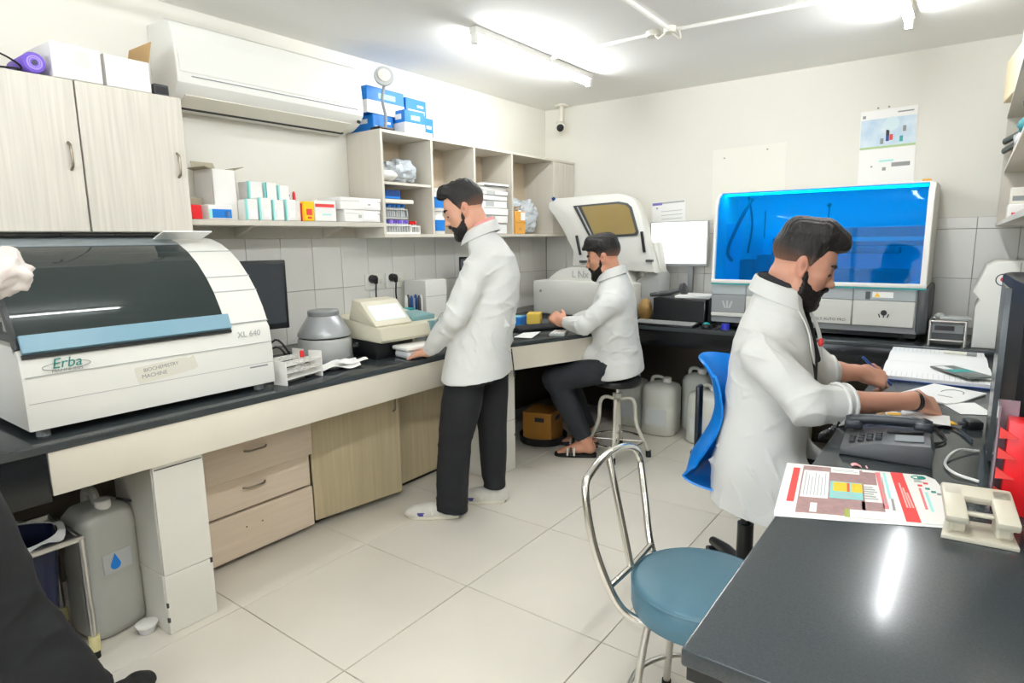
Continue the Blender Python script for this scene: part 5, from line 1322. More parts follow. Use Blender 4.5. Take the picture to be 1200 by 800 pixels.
g = M(); g.grid(lambda u, v: ((0.13 + 0.025 * v) * math.cos(u * 6.283), (0.13 + 0.02 * v) * math.sin(u * 6.283), 0.452 - 0.01 * v + 0.015 * math.sin(5 * u * 6.283) * v), 40, 3, thick=0.002); obj('liner_rim', g, W['paper'], t, sharp=60)
t = thing('small_dish', 'small white round dish on the floor at the foot of the tiled pillar', 'dish', (-2.41, 0.885, 0.001))
g = M(); g.lathe([(0.028, 0), (0.03, 0.003), (0.036, 0.034), (0.034, 0.034), (0.028, 0.006)], (0, 0, 0), 24); obj('cup', g, W['bag_white'], t)
g = M(); g.lathe([(0.038, 0.028), (0.0385, 0.035), (0.036, 0.036)], (0, 0, 0), 24); obj('rim', g, W['white_plastic'], t)
# ------------------------------------------------------------------ right desk
ZD = 0.82
t = thing('desk', 'long desk with a black polished granite top along the right wall', 'desk', (0.02, 2.45, 0))
g = M(); g.bb(-0.336, 0.345, -1.597, 1.6, ZD - 0.032, ZD, 0.006); obj('granite_top', g, W['granite'], t)
g = M(); g.bb(-0.329, -0.31, -1.575, 1.6, ZD - 0.06, ZD - 0.032); g.bb(-0.329, 0.34, -1.585, -1.565, ZD - 0.06, ZD - 0.032); obj('edge_board', g, W['granite_front'], t)
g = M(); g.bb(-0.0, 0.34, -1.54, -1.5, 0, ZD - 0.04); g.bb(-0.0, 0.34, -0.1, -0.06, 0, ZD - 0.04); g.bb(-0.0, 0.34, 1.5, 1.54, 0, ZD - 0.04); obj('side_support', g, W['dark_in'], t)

# printed leaflet: a four-cornered card lying over the desk edge
t = thing('printed_leaflet', 'glossy printed leaflet with red bands lying across the desk edge', 'leaflet', (-0.17, 1.66, ZD + 0.001))
P00, P01, P11, P10 = [Vector((x + 0.17, y - 1.66, 0)) for x, y in ((-0.319, 1.428), (-0.369, 1.775), (-0.03, 1.885), (0.021, 1.577))]
def lf(u, v, z=0.0): return P00 * (1 - u) * (1 - v) + P10 * u * (1 - v) + P11 * u * v + P01 * (1 - u) * v + Vector((0, 0, z))
ol = [lf(0, 0), lf(0.5, 0), lf(0.98, 0), lf(1, 0.03), lf(1, 0.8), lf(0.985, 0.92), lf(0.93, 1.0), lf(0.5, 1), lf(0, 1)]
g = M(); g.prism([(p.x, p.y) for p in ol], 0.001, 0.006); obj('card', g, mat('glossy_card', srgb(240, 238, 232), 0.35), t)
g = M(); g.prism([(p.x, p.y) for p in (lf(0.005, -0.035), lf(0.5, -0.03), lf(0.97, -0.012), lf(0.97, 0.9), lf(0.01, 0.9))], 0.0, 0.0012); obj('under_sheet', g, W['paper'], t)
def patch(nm, m_, u0, u1, v0, v1, z=0.0062, sk=0.0):
    g = M(); q = [lf(u0, v0), lf(u1, v0), lf(u1 + sk, v1), lf(u0 + sk, v1)]
    g.prism([(p.x, p.y) for p in q], z, z + 0.0005); return obj(nm, g, m_, t)
mauve = mat('mauve_print', srgb(168, 130, 126), 0.45, var=0.25, vscale=60)
patch('red_band', W['red_print'], 0.055, 0.1, 0.2, 0.9)
patch('mauve_ground', mauve, 0.12, 0.52, 0.02, 0.97)
patch('text_panel', W['paper'], 0.13, 0.3, 0.3, 0.86, 0.0068)
patch('text_panel', W['paper'], 0.31, 0.5, 0.86, 0.97, 0.0068)
patch('mauve_ground', mauve, 0.52, 0.605, 0.66, 0.94)
patch('mauve_ground', mauve, 0.5, 0.63, 0.14, 0.3)
patch('aqua_print', mat('leaflet_aqua', srgb(130, 206, 200), 0.45), 0.31, 0.51, 0.32, 0.66, 0.0068)
patch('yellow_print', W['yellow'], 0.33, 0.415, 0.46, 0.64, 0.0074)
patch('yellow_print', W['yellow'], 0.445, 0.51, 0.46, 0.64, 0.0074)
patch('red_square', mat('leaflet_orange_red', srgb(222, 84, 40), 0.45), 0.415, 0.432, 0.46, 0.64, 0.0074)
patch('green_print', mat('leaflet_green', srgb(150, 160, 60), 0.45), 0.4, 0.43, 0.0, 0.14, 0.0068)
patch('cream_print', W['paper'], 0.2, 0.24, 0.04, 0.2, 0.0068); patch('cream_print', W['paper'], 0.43, 0.62, 0.0, 0.13, 0.0068)
patch('red_text_block', mat('leaflet_pink_red', srgb(226, 120, 120), 0.45), 0.625, 0.655, 0.2, 0.96, 0.0062, -0.02)
patch('green_text_block', W['aqua'], 0.665, 0.68, 0.4, 0.96, 0.0062, -0.01)
patch('barcode', W['ink_grey'], 0.675, 0.69, 0.18, 0.4)
patch('red_band', W['red_print'], 0.735, 0.815, 0.0, 1.0, 0.0062, -0.03)
for k in range(3): patch('band_text', mat('band_pink', srgb(246, 178, 170), 0.45) if k == 0 else bpy.data.materials['band_pink'], 0.755 + 0.017 * k, 0.765 + 0.017 * k, 0.25, 0.75 - 0.1 * k, 0.0068, -0.014)
patch('pink_text_block', bpy.data.materials['leaflet_pink_red'], 0.86, 0.875, 0.25, 0.68); patch('green_text_block', W['aqua'], 0.89, 0.905, 0.22, 0.6)
for u, v, c in ((0.86, 0.72, 'red_print'), (0.9, 0.66, 'ink_teal'), (0.93, 0.6, 'ink_teal'), (0.9, 0.78, 'red_print'), (0.96, 0.56, 'ink_grey')):
    patch('diagram_mark', W[c], u, u + 0.028, v, v + 0.04)
g = M(); g.tube([lf(0.835 + 0.04 + 0.04 * math.cos(a), 0.92 + 0.035 * math.sin(a), 0.0068) for a in [k * 0.5236 for k in range(12)]], 0.0015, 5, closed=True); g.tube([lf(0.9 + 0.02 * math.cos(a), 0.92 + 0.02 * math.sin(a), 0.0068) for a in [k * 0.5236 for k in range(12)]], 0.003, 5, closed=True); obj('oval_mark', g, W['ink_teal'], t)

g = M()
def lines(u0, u1, v0, v1, n, vert=False):
    for k in range(n):
        if vert: a, b, c, d = u0 + (u1 - u0) * (k + 0.3) / n, u0 + (u1 - u0) * (k + 0.6) / n, v0, v1 - (0.1 * (k % 3) * (v1 - v0))
        else: a, b, c, d = u0, u1 - (u1 - u0) * 0.15 * (k % 3), v0 + (v1 - v0) * (k + 0.3) / n, v0 + (v1 - v0) * (k + 0.6) / n
        q = [lf(a, c), lf(b, c), lf(b, d), lf(a, d)]; g.prism([(p.x, p.y) for p in q], 0.0068, 0.0078)
lines(0.14, 0.29, 0.34, 0.82, 7, True); lines(0.32, 0.49, 0.89, 0.95, 2); lines(0.52, 0.6, 0.34, 0.62, 6); lines(0.33, 0.5, 0.34, 0.44, 4); lines(0.845, 0.9, 0.8, 0.88, 3); lines(0.63, 0.65, 0.25, 0.9, 2, True)
obj('small_print', g, W['grey_l'], t)['kind'] = 'stuff'

# paper punch
t = thing('paper_punch', 'beige two hole paper punch beside the printed leaflet', 'hole punch', (0.055, 1.565, ZD + 0.0005), math.radians(8))
pm = mat('punch_beige', srgb(196, 190, 172), 0.38)
g = M(); g.prism([(-0.068, -0.05), (0.062, -0.055), (0.065, 0.05), (-0.05, 0.05)], 0, 0.01, bev=0.002); obj('base_tray', g, pm, t)
g = M(); g.box((-0.038, 0.0, 0.03), (0.03, 0.05, 0.045), 0.006); g.box((0.042, 0.0, 0.03), (0.03, 0.05, 0.045), 0.006); obj('punch_block', g, pm, t)
Rp = Matrix.Rotation(math.radians(14), 3, 'X')
g = M()
for c, d in (((0, 0.044, 0), (0.125, 0.046, 0.018)), ((-0.043, 0.0, 0), (0.04, 0.12, 0.018)), ((0.043, 0.0, 0), (0.04, 0.12, 0.018)), ((0, -0.022, -0.006), (0.08, 0.008, 0.008))): g.box(Rp @ Vector(c) + Vector((0, 0.005, 0.06)), d, 0.005, Rp)
obj('lever', g, pm, t)
g = M(); g.cyl((-0.05, 0.0, 0.045), (0.05, 0.0, 0.045), 0.006, seg=10); obj('steel_pin', g, W['steel'], t)

# desk telephone
t = thing('telephone', 'black corded desk telephone beside the seated writer', 'telephone', (-0.16, 2.05, ZD), math.radians(4))
g = M(); g.prism([(-0.115, 0.004), (0.11, 0.0), (0.115, 0.05), (0.105, 0.062), (-0.02, 0.052), (-0.11, 0.026)], -0.1, 0.1, 'y', bev=0.006); obj('body', g, W['grey_d'], t)
g = M()
for i in range(3):
    for j in range(4): g.box((-0.085 + 0.022 * j, -0.06 + 0.026 * i, 0.036 + 0.0065 * j), (0.016, 0.018, 0.008), 0.002, seg=1)
obj('key', g, W['black'], t)['kind'] = 'stuff'
g = M(); g.box((0.055, -0.04, 0.061), (0.07, 0.06, 0.003), 0.001, rot=Matrix.Rotation(-0.09, 3, 'Y'), seg=1); obj('label_window', g, W['grey'], t)
g = M(); g.box((0.045, 0.02, 0.0625), (0.09, 0.02, 0.006), 0.002, rot=Matrix.Rotation(-0.09, 3, 'Y'), seg=1); obj('speaker_grille', g, W['black'], t)
g = M()
hp = spline([(-0.105, 0.075, 0.058), (-0.075, 0.075, 0.07), (0.0, 0.075, 0.077), (0.07, 0.075, 0.08), (0.105, 0.075, 0.07)])
g.tube(hp, [0.02 if i < 5 or i > len(hp) - 6 else 0.016 for i in range(len(hp))], 12); g.box((-0.09, 0.075, 0.055), (0.05, 0.052, 0.03), 0.01); g.box((0.09, 0.075, 0.07), (0.05, 0.052, 0.03), 0.01)
obj('handset', g, mat('handset_black', srgb(40, 44, 50), 0.35), t)
cp = []
for i in range(150):
    s = i / 149; a = i * 0.95
    cx, cy = -0.13 - 0.035 * math.sin(s * 3.0) - 0.02 * s, 0.07 - 0.17 * s * (1 - s) * 1.2 - 0.03 * s
    cp.append((cx, cy + 0.008 * math.cos(a), 0.016 + 0.03 * (1 - s) ** 3 + 0.008 * math.sin(a)))
g = M(); g.tube(cp, 0.0028, 5); obj('coiled_cord', g, W['black'], t)

# ledger with pouch and pen
t = thing('ledger', 'large open ruled ledger on the right desk beyond the writer\'s hands', 'book', (-0.1, 3.55, ZD + 0.0005), math.radians(2))
def pg(s):
    return lambda u, v: ((v - 0.5) * 0.4, s * u * 0.42, 0.018 + 0.012 * math.sin(min(1, u * 1.4) * 3.1))
g = M(); g.bb(-0.205, 0.205, -0.43, 0.43, 0, 0.004, 0.001, seg=1); obj('cover', g, W['blue_dark'], t)
for s in (-1, 1):
    g = M(); g.grid(pg(s), 10, 2, thick=0.0); g.bb(-0.198, 0.198, min(0.004 * s, 0.42 * s), max(0.004 * s, 0.42 * s), 0.004, 0.0185); p_ = obj('page_block', g, W['paper'], t, sharp=60)
    g = M()
    for k in range(20): x = -0.185 + 0.0195 * k; g.bb(x, x + 0.0012, min(0.03 * s, 0.41 * s), max(0.03 * s, 0.41 * s), 0.0187, 0.0192)
    obj('ruled_lines', g, W['grey_l'], p_)['kind'] = 'stuff'
t = thing('tablet_pouch', 'grey printed foil pouch with teal lettering lying on the ledger', 'pouch', (0.0, 3.28, ZD + 0.032), math.radians(38))
g = M(); g.box((0, 0, 0.004), (0.11, 0.24, 0.008), 0.003); obj('pouch', g, mat('pouch_grey', srgb(120, 126, 122), 0.3, var=0.35, vscale=40), t)
g = M(); g.bb(-0.05, 0.05, -0.02, 0.03, 0.008, 0.009); obj('teal_print', g, W['teal'], t)
g = M(); g.bb(-0.045, -0.005, 0.04, 0.1, 0.008, 0.009); obj('pale_print', g, W['paper'], t)
t = thing('marker_pen', 'pale capped marker lying across the far page of the ledger', 'pen', (-0.03, 3.78, ZD + 0.04), math.radians(86))
g = M(); g.tube([(0, -0.08, 0), (0, 0.05, 0)], 0.009, 10); obj('barrel', g, W['off_white'], t)
g = M(); g.tube([(0, -0.085, 0), (0, -0.045, 0)], 0.0105, 10); obj('cap', g, W['grey'], t)
t = thing('report_folder', 'white printed folder with a rounded corner beside the writer\'s wrist', 'folder', (-0.03, 2.93, ZD + 0.001), math.radians(-18))
g = M(); g.prism([(-0.13, -0.15), (0.05, -0.17), (0.075, -0.12), (0.085, 0.12), (-0.11, 0.15)], 0, 0.007, bev=0.001); obj('cover', g, W['paper'], t)
g = M(); g.tube([(0.0 + 0.035 * math.cos(a), 0.03 + 0.05 * math.sin(a), 0.0075) for a in [k * 0.35 for k in range(11)]], 0.002, 5); g.bb(-0.02, 0.03, -0.06, -0.052, 0.007, 0.0076); obj('print', g, W['ink_grey'], t)
t = thing('paper_slip', 'small white paper slip lying by the black tower', 'paper', (0.03, 2.73, ZD + 0.0005), math.radians(24))
g = M(); g.grid(lambda u, v: ((u - 0.5) * 0.11, (v - 0.5) * 0.15, 0.0015 + 0.006 * u * v), 5, 6, thick=0.001); obj('sheet', g, W['paper'], t)
t = thing('report_cards', 'fan of brown and yellow edged report cards under the writer\'s hand', 'papers', (-0.12, 2.47, ZD + 0.001), 0.3)
for k, (c, a, z) in enumerate((('card_brown', 0.1, 0.0), ('paper', -0.12, 0.004), ('yellow', 0.25, 0.008), ('card_white', -0.25, 0.012))):
    g = M(); g.box((0.01 * k, -0.006 * k, z + 0.0015), (0.2 - 0.02 * k, 0.13, 0.003), 0.0008, a, seg=1); obj('card', g, W[c], t)
t = thing('cable_loop', 'white charging cable looped on the desk before the red rack', 'cable', (0.03, 2.03, ZD + 0.005))
g = M(); g.tube(spline([(0.03, -0.12, 0), (-0.02, -0.1, 0.004), (-0.045, -0.01, 0.0), (-0.02, 0.1, 0.01), (0.03, 0.16, 0.0)]), 0.004, 7); obj('cable', g, W['white_plastic'], t)
t = thing('cable_loop', 'thin black cables curled behind the telephone', 'cable', (0.0, 2.35, ZD + 0.004))
for k in range(2):
    g = M(); g.tube(spline([(-0.06, -0.2 + 0.04 * k, 0), (-0.02, -0.1, 0.003), (-0.055, 0.03 + 0.05 * k, 0.0), (0.0, 0.06, 0.004), (0.045, -0.05 - 0.03 * k, 0)]), 0.003, 6); obj('cable', g, W['black'], t)
t = thing('charger', 'small black charger beside the black tower on the desk', 'charger', (0.045, 2.47, ZD), 0.3)
g = M(); g.box((0, 0, 0.014), (0.045, 0.06, 0.028), 0.006); obj('body', g, W['black'], t)
g = M(); g.box((-0.03, 0.0, 0.012), (0.02, 0.02, 0.01), 0.002); obj('plug_end', g, W['grey_d'], t)
t = thing('paper_scrap', 'tiny pink paper scrap on the desk between telephone and leaflet', 'scrap', (-0.205, 1.875, ZD + 0.0005), 0.3)
g = M(); g.grid(lambda u, v: ((u - 0.5) * 0.04, (v - 0.5) * 0.02, 0.002 + 0.004 * math.sin(6 * u)), 6, 3, thick=0.0008); obj('scrap', g, mat('pink_paper', srgb(236, 170, 170), 0.7), t)

# black tower with the red rack
t = thing('black_tower', 'tall black glossy tower case standing at the right edge of the desk', 'computer', (0.24, 2.1, ZD))
g = M(); g.prism([(-0.135, -0.3), (0.12, -0.3), (0.12, 0.3), (-0.15, 0.3), (-0.165, 0.24), (-0.15, -0.1)], 0.012, 0.515, bev=0.008); obj('case', g, mat('satin_black', srgb(10, 10, 11), 0.5, spec=0.2), t)
g = M(); g.bb(-0.1, 0.1, -0.304, -0.299, 0.25, 0.49); obj('front_panel', g, bpy.data.materials['satin_black'], t)
g = M(); g.prism([(-0.1655, -0.05), (-0.1655, 0.2), (-0.156, 0.24), (-0.148, -0.05)], 0.02, 0.49, bev=0.003); obj('side_film', g, mat('side_film', srgb(82, 88, 90), 0.22, var=0.5, vscale=9, bump=0.15, bscale=14), t)
g = M()
for x in (-0.1, 0.09):
    for y in (-0.26, 0.26): g.cyl((x, y, 0), (x, y, 0.014), 0.018)
obj('foot', g, W['black_r'], t)
t = thing('red_rack', 'red toothed plastic rack at the foot of the black tower', 'rack', (0.115, 1.755, ZD))
g = M(); g.bb(-0.02, 0.035, -0.03, 0.035, 0.0, 0.215, 0.003); obj('body', g, W['red'], t)
for k in range(4):
    z = 0.035 + 0.047 * k
    g = M(); g.prism([(-0.034, z), (0.0, z + 0.003), (-0.034, z + 0.026)], -0.036, -0.028, 'y'); obj('tooth', g, W['red_print'], t)
g = M(); g.bb(-0.04, -0.036, -0.034, 0.04, 0.0, 0.25); g.bb(-0.04, 0.0, 0.036, 0.04, 0.0, 0.25); obj('clear_side', g, clear_mat('tinted_clear_side', (0.5, 0.35, 0.42), 0.5, 0.1), t)

# ------------------------------------------------------------------ shelf unit on the right wall
t = thing('right_shelf_unit', 'open cream pigeonhole unit on the right wall at the photo edge', 'shelf unit', (0.225, 3.55, 1.49))
for y in (-1.85, 1.06):
    g = M(); g.bb(-0.135, 0.14, y - 0.009, y + 0.009, 0.018, 0.6); obj('divider', g, W['lam_grey'], t)
for z in (0, 0.3, 0.6):
    g = M(); g.bb(-0.138 if z != 0.3 else -0.125, 0.14, -1.86, 1.07, z, z + 0.018); obj('shelf_board', g, W['lam_grey'], t)
g = M(); g.bb(0.13, 0.14, -1.85, 1.06, 0.018, 0.6); obj('back_panel', g, W['lam_grey'], t)
zr0, zr1, zr2 = 1.5085, 1.8085, 2.1085
o = tag(obj('folded_cloth', crumple((0, 0, 0.05), (0.11, 0.16, 0.055), 51, amp=0.12), mat('teal_cloth', srgb(52, 120, 126), 0.8), None, 60, (0.2, 3.2, zr1)), 'folded teal cloth in the upper row of the right pigeonhole unit', 'cloth')
o = tag(obj('plastic_bag', crumple((0, 0, 0.05), (0.11, 0.15, 0.06), 52, amp=0.16), W['bag_white'], None, 60, (0.2, 3.65, zr1)), 'white plastic bag in the upper row of the right pigeonhole unit', 'bag')
o = tag(obj('folded_cloth', crumple((0, 0, 0.035), (0.1, 0.14, 0.042), 53, amp=0.12), mat('dark_teal_cloth', srgb(36, 92, 98), 0.8), None, 60, (0.2, 3.2, zr1 + 0.105)), 'darker teal cloth lying on the other folded teal cloth', 'cloth')
carton('kit_carton', 'white carton with red print in the lower row of the right unit', (0.19, 4.0, zr0), (0.15, 0.2, 0.08), W['card_white'], 0, [('print', W['red_print'], '-y', 0.1, 0.9, 0.2, 0.5)])
carton('kit_carton', 'small white jar box on the white carton in the right unit', (0.17, 4.0, zr0 + 0.081), (0.1, 0.1, 0.08), W['off_white'], 0, [('print', W['grey'], '-y', 0.1, 0.9, 0.2, 0.5)])
carton('kit_carton', 'grey carton in the upper far pigeonhole of the right unit', (0.2, 4.18, zr1), (0.16, 0.2, 0.12), W['card_grey'], 0, [('tape', W['card_white'], 'z', 0, 1, 0.4, 0.6)])
t = thing('folded_pads', 'dark grey folded pads sticking out of the far end of the right unit', 'pads', (0.13, 4.5, zr1 + 0.1))
for k in range(2):
    g = M(); g.box((0.0, 0, 0.02 + 0.05 * k), (0.12, 0.12, 0.024), 0.008, rot=Matrix.Rotation(-0.55, 3, 'Y')); obj('pad', g, mat('pad_grey', srgb(92, 98, 94), 0.7) if k == 0 else bpy.data.materials['pad_grey'], t)
carton('cream_carton', 'worn cream carton on top of the right unit, at the photo edge', (0.2, 3.95, zr2), (0.24, 0.5, 0.2), mat('cream_card', srgb(222, 206, 172), 0.7, var=0.08, vscale=6), 0.1, [('tape', W['card_brown'], 'z', 0.45, 0.55, 0, 1), ('edge_print', W['card_brown'], '-y', 0, 0.04, 0, 1)])
carton('pale_carton', 'pale grey-blue carton lying on the worn cream carton', (0.2, 3.8, zr2 + 0.2015), (0.2, 0.3, 0.09), mat('pale_blue_card', srgb(196, 206, 208), 0.6), 0.0, [('tape', W['paper'], 'z', 0.45, 0.55, 0, 1)])
carton('yellow_folder_box', 'yellow topped box on the right unit before the cream carton', (0.2, 3.3, zr2), (0.2, 0.3, 0.1), mat('dull_yellow', srgb(206, 182, 84), 0.6), 0.0, [('tape', W['card_brown'], 'z', 0.45, 0.55, 0, 1)])
carton('maroon_box', 'maroon box on top of the right unit beside the ceiling', (0.25, 2.95, zr2), (0.18, 0.3, 0.3), mat('maroon_card', srgb(112, 58, 60), 0.6), 0.0, [('stripe', W['grey'], '-y', 0, 1, 0.6, 0.8)])

# ------------------------------------------------------------------ seats
t = thing('round_stool', 'blue padded round stool with a bent chrome tube back', 'stool', (-0.535, 1.603, 0.0))
zs = 0.5
g = M(); g.lathe([(0.17, zs - 0.09), (0.194, zs - 0.085), (0.198, zs - 0.07), (0.198, zs - 0.02), (0.192, zs - 0.006), (0.178, zs), (0.1, zs + 0.004), (0.02, zs + 0.005)], (0, 0, 0), 48); st = obj('seat', g, W['stool_blue'], t, sharp=60)
g = M(); g.tube([(0.1965 * math.cos(k * 0.1309), 0.1965 * math.sin(k * 0.1309), zs - 0.008) for k in range(48)], 0.003, 6, closed=True); obj('piping', g, W['stool_blue'], st)
g = M(); g.disc((0, 0, zs - 0.1), 0.16, 0.01, 32); obj('under_plate', g, W['black'], t)
bk = spline([(-0.02, -0.12, 0.405), (-0.13, -0.15, 0.41), (-0.19, -0.165, 0.46), (-0.25, -0.175, 0.6), (-0.285, -0.165, 0.75), (-0.29, -0.12, 0.795), (-0.29, 0.0, 0.82), (-0.29, 0.14, 0.795), (-0.285, 0.19, 0.74), (-0.245, 0.15, 0.62), (-0.2, 0.1, 0.5), (-0.15, 0.1, 0.42), (-0.02, 0.1, 0.405)], 8)
g = M(); g.tube(bk, 0.0115, 12); obj('back_frame', g, W['chrome'], t, sharp=60)
g = M(); g.tube([(-0.29, -0.02, 0.818), (-0.197, -0.05, 0.5)], 0.0105, 12); obj('back_bar', g, W['chrome'], t)
g = M(); g.tube([(-0.205, -0.168, 0.49), (-0.197, -0.05, 0.498), (-0.2, 0.1, 0.505)], 0.009, 10); obj('back_rail', g, W['chrome'], t)
for a in (0.9, 2.4, 3.95, 5.5):
    c, s = math.cos(a), math.sin(a)
    g = M(); g.tube(spline([(0.06 * c, 0.06 * s, 0.402), (0.13 * c, 0.13 * s, 0.398), (0.165 * c, 0.165 * s, 0.36), (0.21 * c, 0.21 * s, 0.012)]), 0.011, 10); lg = obj('leg', g, W['steel'], t)
    g = M(); g.cyl((0.209 * c, 0.209 * s, 0), (0.208 * c, 0.208 * s, 0.03), 0.015, seg=12); obj('rubber_foot', g, W['black_r'], lg)
g = M(); g.tube([(0.2 * math.cos(k * 0.2094), 0.2 * math.sin(k * 0.2094), 0.12) for k in range(30)], 0.008, 8, closed=True); obj('foot_ring', g, W['steel'], t)

t = thing('revolving_stool', 'black topped revolving stool under the sitting man', 'stool', (-1.845, 3.66, 0.0))
g = M(); g.lathe([(0.12, 0.485), (0.15, 0.49), (0.158, 0.505), (0.158, 0.525), (0.15, 0.54), (0.08, 0.545)], (0, 0, 0), 36); obj('seat', g, W['black'], t, sharp=60)
cm = mat('stool_cream_paint', srgb(206, 200, 186), 0.3)
g = M(); g.cyl((0, 0, 0.22), (0, 0, 0.42), 0.026, seg=16); g.cyl((0, 0, 0.4), (0, 0, 0.43), 0.032, seg=16); obj('sleeve', g, cm, t)
g = M(); g.cyl((0, 0, 0.08), (0, 0, 0.49), 0.016, seg=14); obj('screw_post', g, W['chrome'], t)
for a in (0.35, 1.92, 3.49, 5.06):
    c, s = math.cos(a), math.sin(a)
    g = M(); g.tube(spline([(0.02 * c, 0.02 * s, 0.39), (0.08 * c, 0.08 * s, 0.4), (0.115 * c, 0.115 * s, 0.36), (0.13 * c, 0.13 * s, 0.22), (0.21 * c, 0.21 * s, 0.04)]), 0.0125, 10); lg = obj('leg', g, cm, t)
    g = M(); g.cyl((0.213 * c, 0.213 * s, 0), (0.21 * c, 0.21 * s, 0.045), 0.018, seg=12); obj('rubber_foot', g, W['black_r'], lg)
g = M(); g.tube([(0.182 * math.cos(k * 0.2094), 0.182 * math.sin(k * 0.2094), 0.105) for k in range(30)], 0.009, 8, closed=True)
for k in range(4):
    a = 0.35 + k * H; g.tube([(0, 0, 0.105), (0.18 * math.cos(a), 0.18 * math.sin(a), 0.105)], 0.006, 8)
obj('foot_ring', g, W['chrome'], t)

t = thing('swivel_chair', 'blue moulded plastic swivel chair under the writer at the right desk', 'chair', (-0.655, 2.46, 0.0))
prof = [(-0.205, 0.985), (-0.175, 0.955), (-0.14, 0.89), (-0.125, 0.8), (-0.145, 0.71), (-0.185, 0.63), (-0.215, 0.57), (-0.205, 0.51), (-0.16, 0.475), (-0.07, 0.462), (0.05, 0.46), (0.14, 0.458), (0.19, 0.435)]
ps = [(p.x, p.z) for p in spline([(x, 0, z) for x, z in prof], 4)]
def shell(u, v):
    i = u * (len(ps) - 1); k = min(int(i), len(ps) - 2); f = i - k
    x = ps[k][0] * (1 - f) + ps[k + 1][0] * f; z = ps[k][1] * (1 - f) + ps[k + 1][1] * f
    s = v * 2 - 1
    w = 0.2 * (0.72 + 0.28 * min(1, u * 5)) if u < 0.2 else 0.205
    w *= 1 - 0.25 * max(0, u - 0.9) * 10 * 0.5
    back = max(0.0, min(1.0, (0.62 - u) / 0.12)); waist = 1 - 0.12 * math.exp(-((u - 0.3) / 0.1) ** 2)
    return (x + 0.075 * s * s * back, s * w * waist, z + 0.035 * s * s * (1 - back) - 0.02 * s * s * (1 if u < 0.1 else 0))
g = M(); g.grid(shell, 44, 18, thick=0.008); obj('moulded_shell', g, W['blue_chair'], t, sharp=70)
g = M(); g.bb(-0.11, 0.11, -0.09, 0.09, 0.425, 0.452, 0.006); obj('seat_plate', g, W['black'], t)
g = M(); g.cyl((0, 0, 0.25), (0, 0, 0.43), 0.02, seg=16); g.cyl((0, 0, 0.11), (0, 0, 0.3), 0.032, seg=18); g.cyl((0, 0, 0.07), (0, 0, 0.13), 0.045, seg=18); obj('gas_lift', g, W['black'], t)
for k in range(5):
    a = 2.32 + k * 2 * math.pi / 5; c, s = math.cos(a), math.sin(a)
    g = M(); g.tube([(0.03 * c, 0.03 * s, 0.105), (0.16 * c, 0.16 * s, 0.1), (0.29 * c, 0.29 * s, 0.075)], [0.03, 0.026, 0.02], 10); lg = obj('leg', g, W['black'], t)
    g = M(); q = Vector((-s, c, 0)); p = Vector((0.285 * c, 0.285 * s, 0.027))
    for w in (-0.016, 0.016): g.cyl(p + q * (w - 0.009), p + q * (w + 0.009), 0.026, seg=16)
    g.cyl(p, p + Vector((0, 0, 0.05)), 0.008, seg=8); obj('caster', g, W['black'], lg)
g = M(); g.box((-0.21, 0, 0.7), (0.02, 0.05, 0.3), 0.008); g.box((-0.14, 0.0, 0.44), (0.17, 0.05, 0.02), 0.006); g.box((-0.225, 0, 0.5), (0.02, 0.05, 0.14), 0.008); obj('back_support', g, W['black'], t)
# ------------------------------------------------------------------ people
SKIN_M = mat('skin', srgb(186, 128, 100), 0.5, attr='tint', bump=0.06, bscale=220, sss=0.12)
HAIR_M = mat('black_hair', srgb(26, 22, 20), 0.48, attr='tint', bump=0.5, bscale=160, bstretch=(1, 1, 0.35), spec=0.4)
COAT_M = mat('white_lab_coat', srgb(214, 214, 210), 0.8, var=0.03, vscale=5, bump=0.3, bscale=13, sheen=0.1)
TROUSER_M = mat('black_trousers', srgb(24, 25, 28), 0.85, var=0.2, vscale=8, bump=0.12, bscale=30)
JEANS_M = mat('dark_grey_jeans', srgb(38, 41, 46), 0.85, var=0.25, vscale=6, bump=0.12, bscale=30)
SHIRT_M = mat('black_shirt', srgb(30, 31, 36), 0.8)
EYE_M = mat('eye_white', srgb(226, 220, 212), 0.25)
IRIS_M = mat('dark_iris', srgb(28, 18, 12), 0.2)
V3 = lambda *a: np.array(a, float)
def nrm(v): v = np.array(v, float); return v / np.linalg.norm(v)

def finish(name, sdf, m, parent, origin, smooth=2, fold=None, tint=None):
    V, Q = sdf.mesh()
    V = V.astype(float)
    V = relax(V, Q, smooth)
    n = np.cross(V[Q[:, 2]] - V[Q[:, 0]], V[Q[:, 3]] - V[Q[:, 1]])
    if (n * V[Q].mean(1)).sum() - (n * V.mean(0)).sum() < 0: Q = Q[:, ::-1].copy()
    if fold:
        N = vnormals(V, Q)
        V = V + N * fold(V)[:, None]
    col = tint(V) if tint else None
    return net_obj(name, V, Q, m, parent, col, origin)

